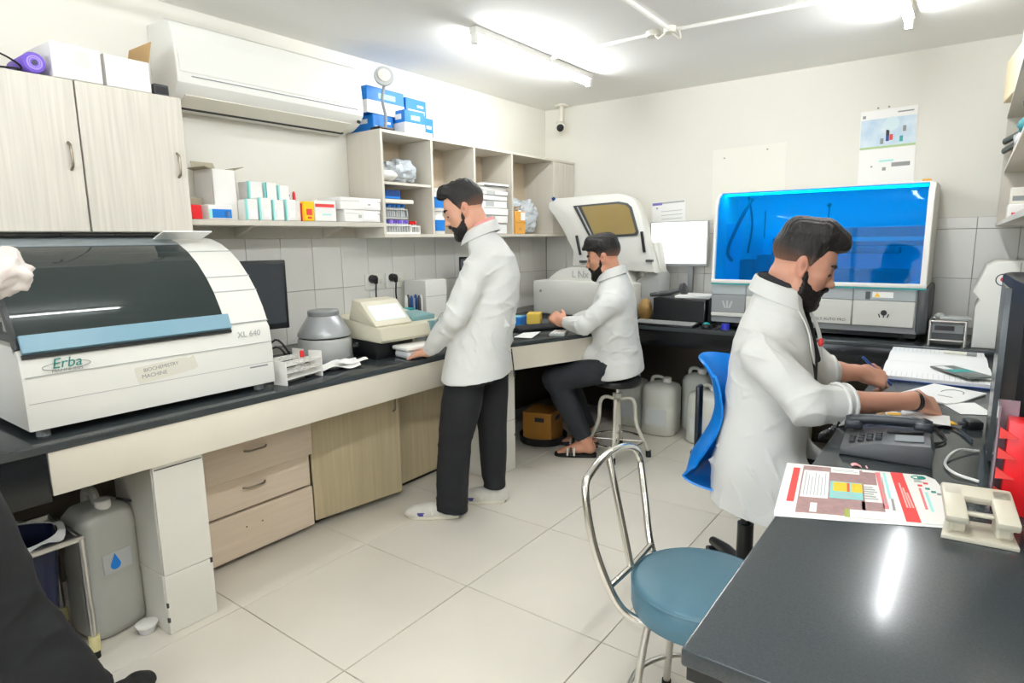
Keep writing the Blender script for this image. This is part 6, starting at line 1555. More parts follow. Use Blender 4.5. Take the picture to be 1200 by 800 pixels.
def hand_into(s, wrist, d, back, thumb, curl, scale=1.0, spread=0.06, tcurl=0.5):
    """five-fingered hand: d points to the fingers, back is the back of the hand, thumb the thumb side"""
    d = nrm(d); back = np.array(back, float); back = nrm(back - d * (back @ d)); side = np.cross(back, d)
    if side @ np.array(thumb, float) < 0: side = -side
    S_ = scale; w = np.array(wrist, float)
    R = np.stack([d, side, back], 1)
    s.box(w + d * 0.048 * S_, (0.046 * S_, 0.038 * S_, 0.0135 * S_), R, 0.012 * S_, k=0.012)
    s.cone(w - d * 0.02 * S_, w + d * 0.02 * S_, 0.024 * S_, 0.024 * S_, k=0.02)
    for i, (o, L) in enumerate(((0.030, 0.074), (0.0105, 0.083), (-0.0095, 0.077), (-0.0285, 0.06))):
        p = w + (d * (0.086 - 0.006 * (i in (0, 3)) - 0.004 * (i == 3)) + side * o) * S_
        a = 0.0; dirs = nrm(d + side * spread * (1.2 - i * 0.8))
        c = curl[i] if isinstance(curl, (list, tuple)) else curl
        r0 = 0.0095 * S_
        for j, fr in enumerate((0.46, 0.31, 0.23)):
            a += c * (0.9, 1.1, 0.7)[j]
            v = dirs * math.cos(a) - back * math.sin(a)
            q = p + v * L * fr * S_
            s.cone(p, q, r0, r0 * 0.92, k=0.004 if j else 0.01); r0 *= 0.92; p = q
    p = w + (d * 0.022 + side * 0.03) * S_
    v = nrm(d * 0.72 + side * 0.62 - back * 0.28); q = p + v * 0.042 * S_
    s.cone(p, q, 0.0145 * S_, 0.0115 * S_, k=0.014)
    v2 = nrm(v + (d * 0.5 - side * 0.5 - back * 0.25) * tcurl)
    s.cone(q, q + v2 * 0.034 * S_, 0.011 * S_, 0.0092 * S_, k=0.004)

def head_into(s, C, R, sc):
    """skull, face, ears and neck root; R columns are forward, left, up"""
    P = lambda x, y, z: C + R @ (V3(x, y, z) * sc)
    e = lambda c, r, k=0.012, op='u', Rl=None: s.ell(P(*c), np.array(r) * sc, R if Rl is None else R @ Rl, k * sc, op)
    c_ = lambda a, b, ra, rb, k=0.012, op='u': s.cone(P(*a), P(*b), ra * sc, rb * sc, k * sc, op)
    e((-0.012, 0, 0.047), (0.097, 0.075, 0.086), 0.02)
    e((0.03, 0, 0.0), (0.062, 0.062, 0.085), 0.03)
    e((0.03, 0, -0.045), (0.056, 0.054, 0.062), 0.03)
    for y in (-1, 1):
        c_((-0.004, 0.056 * y, -0.03), (0.012, 0.05 * y, -0.075), 0.017, 0.018, 0.03)
        c_((0.012, 0.05 * y, -0.075), (0.07, 0.016 * y, -0.098), 0.018, 0.018, 0.03)
        e((0.058, 0.042 * y, -0.012), (0.022, 0.022, 0.016), 0.02)
        c_((0.078, 0.012 * y, 0.028), (0.06, 0.05 * y, 0.026), 0.011, 0.009, 0.016)
        e((0.094, 0.033 * y, 0.010), (0.018, 0.017, 0.0115), 0.012, 's')
        s.ell(P(0.0722, 0.032 * y, 0.0105), np.array((0.0165, 0.0175, 0.0125)) * sc, R, 0.004 * sc)
        tl = np.array(Matrix.Rotation(math.radians(-14), 3, 'Y')) @ np.array(Matrix.Rotation(math.radians(16 * y), 3, 'Z'))
        e((-0.006, 0.0775 * y, 0.0), (0.0185, 0.0085, 0.0325), 0.006, 'u', tl)
        e((0.000, 0.0865 * y, 0.003), (0.009, 0.006, 0.017), 0.004, 's', tl)
        e((0.002, 0.076 * y, -0.027), (0.008, 0.007, 0.010), 0.006)
    e((0.074, 0, -0.096), (0.021, 0.024, 0.019), 0.02)
    c_((0.083, 0, 0.022), (0.104, 0, -0.022), 0.0085, 0.0115, 0.012)
    e((0.109, 0, -0.027), (0.0125, 0.0125, 0.0105), 0.008)
    for y in (-1, 1): e((0.095, 0.013 * y, -0.031), (0.011, 0.008, 0.008), 0.007)
    e((0.090, 0, -0.056), (0.013, 0.022, 0.0065), 0.006); e((0.088, 0, -0.068), (0.013, 0.019, 0.007), 0.006)

def beard_obj(C, R, sc, parent, origin, full=1.0, h=0.0032):
    P = lambda x, y, z: C + R @ (V3(x, y, z) * sc)
    lo = C - 0.2 * sc; hi = C + 0.2 * sc
    s = SDF(lo, hi, h)
    c_ = lambda a, b, ra, rb, k=0.01: s.cone(P(*a), P(*b), ra * sc, rb * sc, k * sc)
    f = full
    for y in (-1, 1):
        c_((0.016, 0.0625 * y, 0.012), (0.016, 0.064 * y, -0.03), 0.004, 0.011)
        c_((0.016, 0.061 * y, -0.03), (0.024, 0.054 * y, -0.075), 0.013, 0.017 * f)
        c_((0.024, 0.05 * y, -0.075), (0.066, 0.024 * y, -0.102), 0.021 * f, 0.024 * f, 0.02)
        c_((0.04, 0.046 * y, -0.055), (0.07, 0.03 * y, -0.08), 0.014, 0.018, 0.02)
        c_((0.102, 0.003 * y, -0.0455), (0.086, 0.03 * y, -0.062), 0.0075, 0.008)
        c_((0.086, 0.03 * y, -0.062), (0.076, 0.028 * y, -0.09), 0.009, 0.014)
    s.ell(P(0.076, 0, -0.106), np.array((0.03, 0.034, 0.027 * f)) * sc, R, 0.015)
    s.ell(P(0.093, 0, -0.082), np.array((0.008, 0.014, 0.009)) * sc, R, 0.008)
    fold = lambda V: 0.0022 * waves(V, 5, 55, 9, 1.0) + 0.001 * waves(V, 8, 120, 7)
    return finish('beard', s, HAIR_M, parent, origin, 1, fold, lambda V: np.tile(np.array(srgb(24, 21, 20)), (len(V), 1)))

def hair_obj(C, R, sc, parent, origin, style, h=0.0034):
    P = lambda x, y, z: C + R @ (V3(x, y, z) * sc)
    s = SDF(C - 0.23 * sc, C + 0.24 * sc, h)
    s.ell(P(-0.014, 0, 0.05), np.array((0.1005, 0.079, 0.0895)) * sc, R)
    # hairline: cut away the face side and everything under the fade
    s.box(P(0.142, 0, -0.035), np.array((0.104, 0.2, 0.11)) * sc, R @ np.array(Matrix.Rotation(math.radians(6), 3, 'Y')), 0.02 * sc, 0.012, 's')
    q = nrm(R @ V3(0.30, 0, -0.95)); s.cut(P(0.0, 0, 0.012), q)
    q = nrm(R @ V3(0.05, 0, -1.0)); s.cut(P(0, 0, -0.035), q)
    c_ = lambda a, b, ra, rb, k=0.02: s.cone(P(*a), P(*b), ra * sc, rb * sc, k * sc)
    for y in (-1, 1): c_((0.016, 0.067 * y, 0.045), (0.016, 0.068 * y, 0.01), 0.01, 0.006, 0.01)
    if style == 'pompadour':
        s.ell(P(-0.008, 0, 0.098), np.array((0.088, 0.07, 0.056)) * sc, R, 0.02)
        for y in (-0.034, 0.0, 0.034):
            c_((-0.06, y, 0.105), (0.02, y * 1.05, 0.122), 0.034, 0.034, 0.03)
            c_((0.02, y * 1.05, 0.122), (0.07, y * 1.1, 0.115), 0.034, 0.027, 0.03)
            c_((0.07, y * 1.1, 0.115), (0.09, y * 0.95, 0.1), 0.024, 0.016, 0.02)
    elif style == 'spiky':
        for y in (-0.03, 0.0, 0.03):
            c_((-0.055, y, 0.108), (0.055, y, 0.118), 0.026, 0.028, 0.02)
            c_((0.055, y, 0.116), (0.088, y, 0.104), 0.024, 0.012, 0.02)
        rr = random.Random(4)
        for k in range(46):
            x, y = rr.uniform(-0.08, 0.06), rr.uniform(-0.045, 0.045)
            c_((x, y, 0.112), (x - 0.006 + rr.uniform(-0.012, 0.012), y * 1.2, 0.137 + rr.uniform(-0.008, 0.01) - 0.6 * max(0, -x - 0.03)), 0.012, 0.004, 0.01)
    else:
        for y in (-0.036, 0.0, 0.036):
            c_((-0.06, y, 0.1), (0.05, y, 0.112), 0.036, 0.036, 0.03)
            c_((0.05, y, 0.112), (0.104, y, 0.082), 0.028, 0.012, 0.02)
        c_((0.0, 0.06, 0.08), (0.075, 0.05, 0.07), 0.026, 0.012, 0.02); c_((0.0, -0.06, 0.08), (0.075, -0.05, 0.07), 0.026, 0.012, 0.02)
    def fold(V):
        L = (V - C) @ R / sc
        top = np.clip((L[:, 2] - 0.05) / 0.05, 0, 1)
        low = np.clip((L[:, 2] + 0.034) / 0.062, 0, 1); low = np.where(L[:, 0] > 0.035, 1, low)
        ang = L[:, 1] * 420 + 2.5 * np.sin(L[:, 0] * 26) + 120 * np.abs(L[:, 1]) * L[:, 0]
        return top * (0.0011 * np.sin(ang) + 0.0026 * waves(V, 3, 20, 8)) + (1 - top) * 0.0006 * waves(V, 6, 90, 6) - 0.0046 * sc * (1 - low) ** 1.3
    def tint(V):
        L = (V - C) @ R / sc
        k = np.clip((L[:, 2] + 0.025) / 0.07, 0, 1) ** 0.9
        k = np.where(L[:, 0] > 0.04, 1, k)[:, None]
        return np.array(srgb(140, 102, 84)) * (1 - k) + np.array(srgb(27, 24, 23)) * k
    return finish('hair', s, HAIR_M, parent, origin, 4, fold, tint)

def eyes_brows(C, R, sc, root, origin):
    P = lambda x, y, z: C + R @ (V3(x, y, z) * sc) - np.array(origin)
    for y in (-1, 1):
        g = M(); g.ball(P(0.0735, 0.032 * y, 0.0045), 0.0132 * sc, 16, 12); g.ball(P(0.0825, 0.0325 * y, -0.0005), 0.0058 * sc, 12, 8, mi=1)
        obj('eye', g, [EYE_M, IRIS_M], root)
        g = M(); g.tube([P(*p) for p in ((0.084, 0.0175 * y, 0.002), (0.0895, 0.026 * y, 0.0035), (0.0895, 0.037 * y, 0.003), (0.080, 0.0475 * y, 0.0015))], [0.001 * sc, 0.0022 * sc, 0.0024 * sc, 0.001 * sc], 6); obj('eyelash', g, HAIR_FLAT, root)
        g = M(); g.tube([P(*p) for p in ((0.0925, 0.012 * y, 0.0285), (0.0915, 0.03 * y, 0.034), (0.078, 0.05 * y, 0.031))], [0.005 * sc, 0.0058 * sc, 0.003 * sc], 8); obj('eyebrow', g, HAIR_FLAT, root)
HAIR_FLAT = mat('eyebrow_hair', srgb(26, 22, 20), 0.6)

def skin_tint(C, R, sc, base=(188, 130, 102)):
    b = np.array(srgb(*base))
    def f(V):
        L = (V - C) @ R / sc
        col = np.tile(b, (len(V), 1))
        lip = np.exp(-(((L[:, 0] - 0.095) / 0.015) ** 2 + (L[:, 1] / 0.022) ** 2 + ((L[:, 2] + 0.062) / 0.01) ** 2))[:, None]
        col = col * (1 - lip * 0.8) + np.array(srgb(150, 84, 74)) * lip * 0.8
        ear = np.exp(-(((np.abs(L[:, 1]) - 0.08) / 0.012) ** 2 + (L[:, 2] / 0.04) ** 2 + ((L[:, 0] + 0.005) / 0.025) ** 2))[:, None]
        col = col * (1 - 0.35 * ear) + np.array(srgb(190, 108, 88)) * 0.35 * ear
        concha_shade = np.exp(-(((np.abs(L[:, 1]) - 0.079) / 0.006) ** 2 + ((L[:, 2] - 0.003) / 0.014) ** 2 + ((L[:, 0] - 0.001) / 0.008) ** 2))[:, None]  # ear hollow: its shade is darkened into the skin tint
        col = col * (1 - 0.45 * concha_shade)
        return col * (1 + 0.06 * waves(V, 2, 6, 5, ridged=False)[:, None])
    return f

def frame(f, tilt=0.0, roll=0.0):
    f = nrm(f); l = nrm(np.cross((0, 0, 1), f)); u = np.cross(f, l)
    a = tilt; f2 = f * math.cos(a) - u * math.sin(a); u2 = u * math.cos(a) + f * math.sin(a)
    l2 = l * math.cos(roll) + u2 * math.sin(roll); u3 = np.cross(f2, l2)
    return np.stack([f2, l2, u3], 1)

def shoe(name, parent, heel, toe, origin, m_up, m_sole, w=0.045, hgt=0.062, low=False, extra=None):
    heel, toe = np.array(heel, float), np.array(toe, float); heel[2] = toe[2] = 0
    d = nrm(toe - heel); L = np.linalg.norm(toe - heel); sd = V3(-d[1], d[0], 0)
    lo = np.minimum(heel, toe) - 0.1; hi = np.maximum(heel, toe) + 0.1; lo[2] = -0.01; hi[2] = 0.15
    s = SDF(lo, hi, 0.004)
    pts = [(0.02, w * 0.72, 0.0), (0.1, w * 0.78, 0), (0.3, w * 0.8, 0), (0.6, w, 0), (0.85, w * 0.95, 0), (0.97, w * 0.6, 0)]
    up = s
    for (a, r, _), (b, r2, _) in zip(pts, pts[1:]):
        pa, pb = heel + d * a * L + V3(0, 0, 0.03), heel + d * b * L + V3(0, 0, 0.03)
        h1 = hgt * (1.0 if a < 0.35 else 1.0 - 0.55 * (a - 0.35) / 0.65); h2 = hgt * (1.0 if b < 0.35 else 1.0 - 0.55 * (b - 0.35) / 0.65)
        s.cone(pa + V3(0, 0, h1 - 0.045), pb + V3(0, 0, h2 - 0.045), r * 0.9, r2 * 0.9, 0.02)
        s.cone(pa - V3(0, 0, 0.01), pb - V3(0, 0, 0.01), r * 0.9, r2 * 0.9, 0.02)
    s.cut((0, 0, 0.016), (0, 0, -1))
    o = finish(name, s, m_up, parent, origin, 2)
    out = []
    n = 14
    prof = [(t, w * f) for t, f in ((-0.015, 0.35), (0.0, 0.62), (0.06, 0.8), (0.3, 0.84), (0.6, 1.04), (0.82, 1.02), (0.95, 0.75), (1.01, 0.4))]
    pl = [heel + d * t * L + sd * r for t, r in prof] + [heel + d * t * L - sd * r for t, r in prof[::-1]]
    g = M(); g.prism([(p[0] - origin[0], p[1] - origin[1]) for p in pl], 0.0, 0.02, bev=0.004); obj('sole', g, m_sole, o)
    return o, d, sd, L

def coat_folds(seed, joints, amp=0.006):
    """cloth relief: broad waves, falls and short creases gathered at the given joints (point, reach, direction)"""
    def f(V):
        out = amp * 0.75 * waves(V, seed, 3.2, 6, 0.45, False) + amp * 0.35 * waves(V, seed + 1, 8, 7, 0.6)
        for k, (p, reach, ax) in enumerate(joints):
            r_ = np.random.default_rng(seed * 10 + k)
            d2 = ((V - np.array(p)) ** 2).sum(1)
            r = np.exp(-d2 / (reach * 0.8) ** 2)
            acc = 0
            for _ in range(4):
                w = nrm(nrm(ax) + r_.normal(size=3) * 0.45); q = r_.normal(size=3) * 9
                t = V @ w * r_.uniform(38, 75) + 2.2 * np.sin(V @ q + r_.uniform(0, 6)) + r_.uniform(0, 6)
                gate = 0.5 + 0.5 * np.sin(V @ (r_.normal(size=3) * 14) + r_.uniform(0, 6))
                acc = acc + gate * (1 - 2 * np.sqrt(np.abs(np.sin(t / 2)) + 0.02))
            out = out + r * amp * 1.35 * acc
        return np.clip(out, -0.011, 0.016)
    return f

def collar(parent, ctr, F, Lf, r, rise, origin, name='collar', m=None, deg=150, drop=0.045, flare=1.0):
    """folded collar band: stands at the neck and turns over outwards; higher at the nape by rise"""
    ctr = np.array(ctr); m = m or COAT_M
    def fn(u, v):
        a = math.radians(-deg + 2 * deg * u); c_, s_ = math.cos(a), math.sin(a)
        k = np.interp(v, [0, 0.28, 0.4, 0.55, 1], [0.95, 0.99, 1.06, 1.12, 1.2 + 0.12 * flare])
        z = np.interp(v, [0, 0.28, 0.4, 0.55, 1], [-0.02, 0.016, 0.019, 0.012, -drop * (0.75 + 0.35 * (abs(u - 0.5) * 2) ** 2)])
        return ctr - F * r * k * c_ + Lf * r * 1.03 * k * s_ + V3(0, 0, z + rise * c_) - np.array(origin)
    g = M(); g.grid(fn, 36, 10, thick=0.004); return obj(name, g, m, parent, sharp=80)

# ---- the standing man
def standing_man():
    base = (-2.08, 2.44, 0.0)
    root = thing('person', 'standing bearded man in a white lab coat and black trousers, one hand on the bench', 'person', base)
    F = nrm((-0.88, -0.47, 0)); Lf = V3(0.47, -0.88, 0)
    R = frame((-0.80, -0.60, 0), math.radians(24)); C = V3(-2.088, 2.425, 1.605); sc = 1.04
    chest = V3(-1.985, 2.515, 1.2); pel = V3(-2.055, 2.455, 0.86); neck = V3(-2.008, 2.495, 1.43)
    shL, elL, wrL = V3(-1.95, 2.335, 1.33), V3(-2.005, 2.228, 1.08), V3(-2.24, 2.283, 0.888)
    shR, elR, wrR = V3(-2.08, 2.68, 1.32), V3(-2.16, 2.715, 1.06), V3(-2.25, 2.60, 0.89)
    hipL, knL, anL = V3(-2.04, 2.365, 0.82), V3(-2.10, 2.31, 0.42), V3(-2.125, 2.29, 0.085)
    hipR, knR, anR = V3(-2.06, 2.55, 0.82), V3(-2.066, 2.58, 0.42), V3(-2.062, 2.585, 0.085)
    s = SDF((-2.5, 2.05, -0.01), (-1.78, 2.85, 1.78), 0.0045)
    s.ell(chest, (0.085, 0.13, 0.17), np.stack([F, Lf, V3(0, 0, 1)], 1)); s.ell(pel, (0.1, 0.13, 0.14), np.stack([F, Lf, V3(0, 0, 1)], 1), 0.08); s.cone(pel, chest, 0.1, 0.1, 0.08)
    s.chain([chest + V3(0, 0, 0.1), neck, C + R @ V3(-0.03, 0, -0.05)], [0.05, 0.054, 0.056], 0.03)
    for sh, el, wr in ((shL, elL, wrL), (shR, elR, wrR)): s.chain([chest + V3(0, 0, 0.12), sh - V3(0, 0, 0.03), el, wr], [0.03, 0.04, 0.036, 0.026], 0.02)
    for hp, kn, an in ((hipL, knL, anL), (hipR, knR, anR)): s.chain([hp, kn, an], [0.075, 0.052, 0.036], 0.03)
    for an, fd in ((anL, nrm((-0.8, -0.6, 0))), (anR, nrm((-0.72, -0.62, 0)))): s.chain([an, an + fd * 0.02 + V3(0, 0, -0.04), an + fd * 0.13 + V3(0, 0, -0.055)], [0.036, 0.03, 0.02], 0.02)
    head_into(s, C, R, sc)
    hand_into(s, wrL, V3(-0.90, -0.14, -0.26), V3(-0.25, -0.2, 0.93), V3(0.0, 0.9, 0.2), [0.12, 0.14, 0.16, 0.2], 1.0, 0.16)
    hand_into(s, wrR, V3(-0.5, -0.6, -0.6), V3(-0.7, 0.4, 0.4), V3(-0.3, -0.6, 0.5), 0.4, 1.0)
    finish('body', s, SKIN_M, root, base, 1, None, skin_tint(C, R, sc, (212, 160, 134)))
    eyes_brows(C, R, sc, root, base)
    hair_obj(C, R, sc, root, base, 'spiky'); beard_obj(C, R, sc, root, base, 1.0)
    # trousers
    s = SDF((-2.36, 2.1, 0.03), (-1.84, 2.78, 0.99), 0.0055)
    s.loft([(V3(-2.045, 2.45, 0.97), 0.16, 0.12), (V3(-2.045, 2.455, 0.84), 0.185, 0.135), (V3(-2.05, 2.455, 0.74), 0.185, 0.12)], Lf, cap=True)
    s.loft([(anL + V3(0.005, 0.003, -0.05), 0.078, 0.088), (V3(-2.112, 2.30, 0.25), 0.078, 0.088), (knL, 0.08, 0.088), (V3(-2.07, 2.335, 0.62), 0.093, 0.105), (hipL + V3(0, 0, 0.02), 0.085, 0.1)], Lf, 0.03)
    s.loft([(anR + V3(0, 0, 0.0), 0.07, 0.066), (V3(-2.066, 2.585, 0.25), 0.074, 0.074), (knR, 0.078, 0.08), (V3(-2.066, 2.57, 0.62), 0.093, 0.1), (hipR + V3(0, 0, 0.02), 0.1, 0.115)], Lf, 0.03)
    finish('trousers', s, TROUSER_M, root, base, 2, coat_folds(31, [(knL, 0.12, (0.2, 0.1, 1)), (anL, 0.12, (0.3, 0, 1)), (anR, 0.12, (0.3, 0, 1)), (hipL, 0.14, (0.6, 0.3, 0.6))], 0.005))
    # coat
    s = SDF((-2.34, 2.06, 0.68), (-1.76, 2.88, 1.54), 0.005)
    secs = [(V3(-2.065, 2.445, 0.60), 0.245, 0.182), (V3(-2.065, 2.45, 0.74), 0.238, 0.178), (V3(-2.045, 2.465, 0.9), 0.212, 0.165), (V3(-2.0, 2.50, 1.15), 0.185, 0.15), (V3(-1.985, 2.515, 1.28), 0.185, 0.138), (V3(-1.987, 2.513, 1.38), 0.172, 0.116), (V3(-2.007, 2.495, 1.45), 0.116, 0.094), (V3(-2.03, 2.476, 1.508), 0.078, 0.077)]
    s.loft(secs, Lf)
    arms = ((shL, elL, wrL), (shR, elR, wrR))
    for sh, el, wr in arms:
        s.cone(chest * 0.35 + sh * 0.65 + V3(0, 0, 0.02), sh + V3(0, 0, -0.03), 0.07, 0.078, 0.05)
        s.cone(sh + V3(0, 0, -0.03), el, 0.078, 0.066, 0.012)
        dw = nrm(wr - el); w2 = wr - dw * 0.012
        s.cone(el, w2 - dw * 0.05, 0.066, 0.05, 0.02)
        s.loft([(w2 - dw * 0.07, 0.05, 0.046), (w2, 0.046, 0.042)], Lf, 0.008)
    s.cut((-2.06, 2.45, 0.75), (0.05, 0.05, -1.0))
    pass
    finish('coat', s, COAT_M, root, base, 2, coat_folds(11, [(elL, 0.12, elL - shL), (shL, 0.14, (0.5, -0.2, 0.8)), (V3(-1.92, 2.5, 1.0), 0.2, (0.2, 0.2, 1)), (V3(-1.97, 2.35, 0.95), 0.14, (0.6, 0.2, 0.8)), (wrL, 0.09, wrL - elL)], 0.0095))
    collar(root, (-2.032, 2.474, 1.506), F, Lf, 0.079, 0.034, base)
    collar(root, (-2.034, 2.472, 1.519), F, Lf, 0.066, 0.034, base, 'shirt_collar', mat('pink_shirt', srgb(222, 150, 146), 0.8), drop=0.02)
    g = M(); o3 = np.array(base)
    p = V3(-1.905, 2.555, 0.83) - o3
    g.tube([p + V3(0.0, 0.0, 0.06), p + V3(0.012, 0.008, -0.09)], 0.004, 6); obj('vent_slit', g, W['ink'], root)
    up, sl = mat('pale_grey_sneaker', srgb(206, 202, 192), 0.7, var=0.1, vscale=30), mat('sneaker_sole', srgb(214, 208, 190), 0.6)
    for nm, an, hl, to in (('shoe', anL, V3(-2.095, 2.32, 0), V3(-2.305, 2.155, 0)), ('shoe', anR, V3(-2.01, 2.61, 0), V3(-2.21, 2.46, 0))):
        o, d, sd, L = shoe(nm, root, hl, to, base, up, sl, 0.046, 0.07)
        ps_ = [hl + d * L * t - np.array(base) for t in (0.52, 0.6, 0.68)]
        for k, p in enumerate(ps_):
            g = M(); hh = 0.066 - 0.007 * k
            g.tube(spline([p + sd * 0.046 + V3(0, 0, 0.03), p + sd * 0.03 + V3(0, 0, hh - 0.004), p + V3(0, 0, hh + 0.003), p - sd * 0.03 + V3(0, 0, hh - 0.004), p - sd * 0.046 + V3(0, 0, 0.03)], 3), 0.005, 6); obj('strap', g, W['off_white'], o)
        p = hl + d * L * 0.72 - np.array(base) - sd * (0.0445 if sd @ V3(0.66, -0.75, 0) < 0 else -0.0445)
        g = M(); g.box(p + V3(0, 0, 0.032), (0.05, 0.006, 0.02), 0.002, math.atan2(d[1], d[0])); obj('blue_panel', g, mat('sneaker_violet_blue', srgb(74, 70, 140), 0.6) if 'sneaker_violet_blue' not in bpy.data.materials else bpy.data.materials['sneaker_violet_blue'], o)
standing_man()

# ---- the sitting man at the left bench
def sitting_man():
    base = (-1.85, 3.64, 0.0)
    root = thing('person', 'bearded man in a white lab coat sitting on the revolving stool at the left bench', 'person', base)
    F = nrm((-0.97, -0.25, 0)); Lf = nrm((0.25, -0.97, 0)); B3 = np.stack([F, Lf, V3(0, 0, 1)], 1)
    R = frame((-0.93, -0.37, 0), math.radians(14)); C = V3(-1.925, 3.60, 1.33); sc = 1.06
    chest = V3(-1.865, 3.63, 1.0); pel = V3(-1.845, 3.64, 0.63); neck = V3(-1.857, 3.63, 1.17)
    shL, elL, wrL = V3(-1.795, 3.47, 1.075), V3(-1.93, 3.37, 0.915), V3(-2.125, 3.425, 0.915)
    shR, elR, wrR = V3(-1.92, 3.81, 1.08), V3(-2.08, 3.87, 0.92), V3(-2.24, 3.72, 0.885)
    hipL, knL, anL = V3(-1.83, 3.55, 0.625), V3(-2.165, 3.375, 0.535), V3(-2.0, 3.505, 0.115)
    hipR, knR, anR = V3(-1.88, 3.73, 0.625), V3(-2.25, 3.62, 0.53), V3(-2.09, 3.70, 0.115)
    s = SDF((-2.45, 3.2, -0.01), (-1.62, 4.0, 1.5), 0.005)
    s.ell(chest, (0.085, 0.13, 0.16), B3); s.ell(pel, (0.1, 0.14, 0.1), B3, 0.08); s.cone(pel, chest, 0.1, 0.1, 0.08)
    s.chain([chest + V3(0, 0, 0.08), neck, C + R @ V3(-0.03, 0, -0.05)], [0.05, 0.054, 0.056], 0.03)
    for sh, el, wr in ((shL, elL, wrL), (shR, elR, wrR)): s.chain([chest + V3(0, 0, 0.1), sh - V3(0, 0, 0.03), el, wr], [0.03, 0.04, 0.036, 0.027], 0.02)
    for hp, kn, an in ((hipL, knL, anL), (hipR, knR, anR)): s.chain([hp, kn, an], [0.07, 0.052, 0.038], 0.03)
    for an, fd in ((anL, nrm((-0.88, -0.45, 0))), (anR, nrm((-0.92, -0.3, 0)))):
        s.chain([an, an - fd * 0.03 + V3(0, 0, -0.055), an + fd * 0.05 + V3(0, 0, -0.055), an + fd * 0.14 + V3(0, 0, -0.078)], [0.04, 0.034, 0.034, 0.022], 0.025)
        sd = V3(-fd[1], fd[0], 0)
        for k in range(5): s.cone(an + fd * 0.14 + sd * (0.03 - 0.015 * k) + V3(0, 0, -0.078), an + fd * (0.185 - 0.005 * abs(k - 1)) + sd * (0.034 - 0.016 * k) + V3(0, 0, -0.083), 0.011, 0.0095, 0.008)
    head_into(s, C, R, sc)
    hand_into(s, wrL, V3(-0.92, 0.1, 0.38), V3(0.15, -0.75, 0.65), V3(-0.2, 0.3, 0.9), [0.75, 0.8, 0.85, 0.9], 1.1, 0.05)
    hand_into(s, wrR, V3(-0.9, -0.2, -0.2), V3(-0.1, 0, 1), V3(0, -1, 0), 0.3, 1.0)
    finish('body', s, SKIN_M, root, base, 1, None, skin_tint(C, R, sc, (204, 148, 120)))
    eyes_brows(C, R, sc, root, base)
    hair_obj(C, R, sc, root, base, 'swept'); beard_obj(C, R, sc, root, base, 1.0)
    s = SDF((-2.42, 3.2, 0.1), (-1.62, 3.95, 0.85), 0.0055)
    s.ell(pel + V3(0, 0, 0.02), (0.14, 0.19, 0.105), B3)
    for hp, kn, an in ((hipL, knL, anL), (hipR, knR, anR)):
        s.cone(hp, kn, 0.098, 0.08, 0.05); s.cone(kn, kn * 0.45 + an * 0.55, 0.078, 0.068, 0.03)
        d = nrm(an - kn); s.loft([(kn + d * 0.1, 0.075, 0.078), (an * 0.8 + kn * 0.2, 0.062, 0.066), (an + d * -0.02, 0.06, 0.063)], Lf, 0.02)
    finish('trousers', s, JEANS_M, root, base, 2, coat_folds(41, [(knL, 0.13, (0.5, 0.2, 0.7)), (hipL, 0.14, (1, 0.2, 0.3)), (anL, 0.1, (0, 0, 1))], 0.006))
    s = SDF((-2.3, 3.2, 0.5), (-1.6, 4.05, 1.29), 0.0055)
    secs = [(V3(-1.815, 3.655, 0.50), 0.21, 0.15), (V3(-1.825, 3.65, 0.60), 0.21, 0.155), (V3(-1.845, 3.64, 0.75), 0.19, 0.15), (V3(-1.865, 3.63, 0.92), 0.185, 0.148), (V3(-1.862, 3.63, 1.04), 0.185, 0.135), (V3(-1.86, 3.63, 1.13), 0.16, 0.113), (V3(-1.863, 3.627, 1.195), 0.11, 0.092), (V3(-1.873, 3.621, 1.248), 0.078, 0.077)]
    s.loft(secs, Lf)
    s.cone(V3(-1.88, 3.60, 0.68), V3(-1.96, 3.55, 0.67), 0.11, 0.09, 0.05)
    for sh, el, wr in ((shL, elL, wrL), (shR, elR, wrR)):
        s.cone(chest * 0.35 + sh * 0.65 + V3(0, 0, 0.02), sh + V3(0, 0, -0.02), 0.068, 0.076, 0.05)
        s.cone(sh + V3(0, 0, -0.02), el, 0.076, 0.066, 0.015)
        dw = nrm(wr - el); w2 = wr - dw * 0.015
        s.cone(el, w2 - dw * 0.05, 0.066, 0.05, 0.02); s.loft([(w2 - dw * 0.07, 0.05, 0.047), (w2, 0.046, 0.043)], Lf, 0.008)
    s.cut((-1.80, 3.66, 0.575), (0.12, 0.1, -1.0))
    finish('coat', s, COAT_M, root, base, 2, coat_folds(51, [(elL, 0.12, elL - shL), (shL, 0.12, (0.5, -0.2, 0.8)), (V3(-1.8, 3.56, 0.8), 0.17, (0.3, 0.2, 1)), (wrL, 0.08, wrL - elL)], 0.0085))
    collar(root, (-1.876, 3.62, 1.243), F, Lf, 0.08, 0.03, base)
    o3 = np.array(base)
    g = M(); p = V3(-1.71, 3.63, 0.66) - o3; g.tube(spline([p + V3(0, -0.02, 0.06), p + V3(0.03, 0, -0.02), p + V3(0.02, 0.03, -0.07), p + V3(-0.01, 0.05, -0.02)]), 0.006, 6); obj('back_belt', g, COAT_M, root)
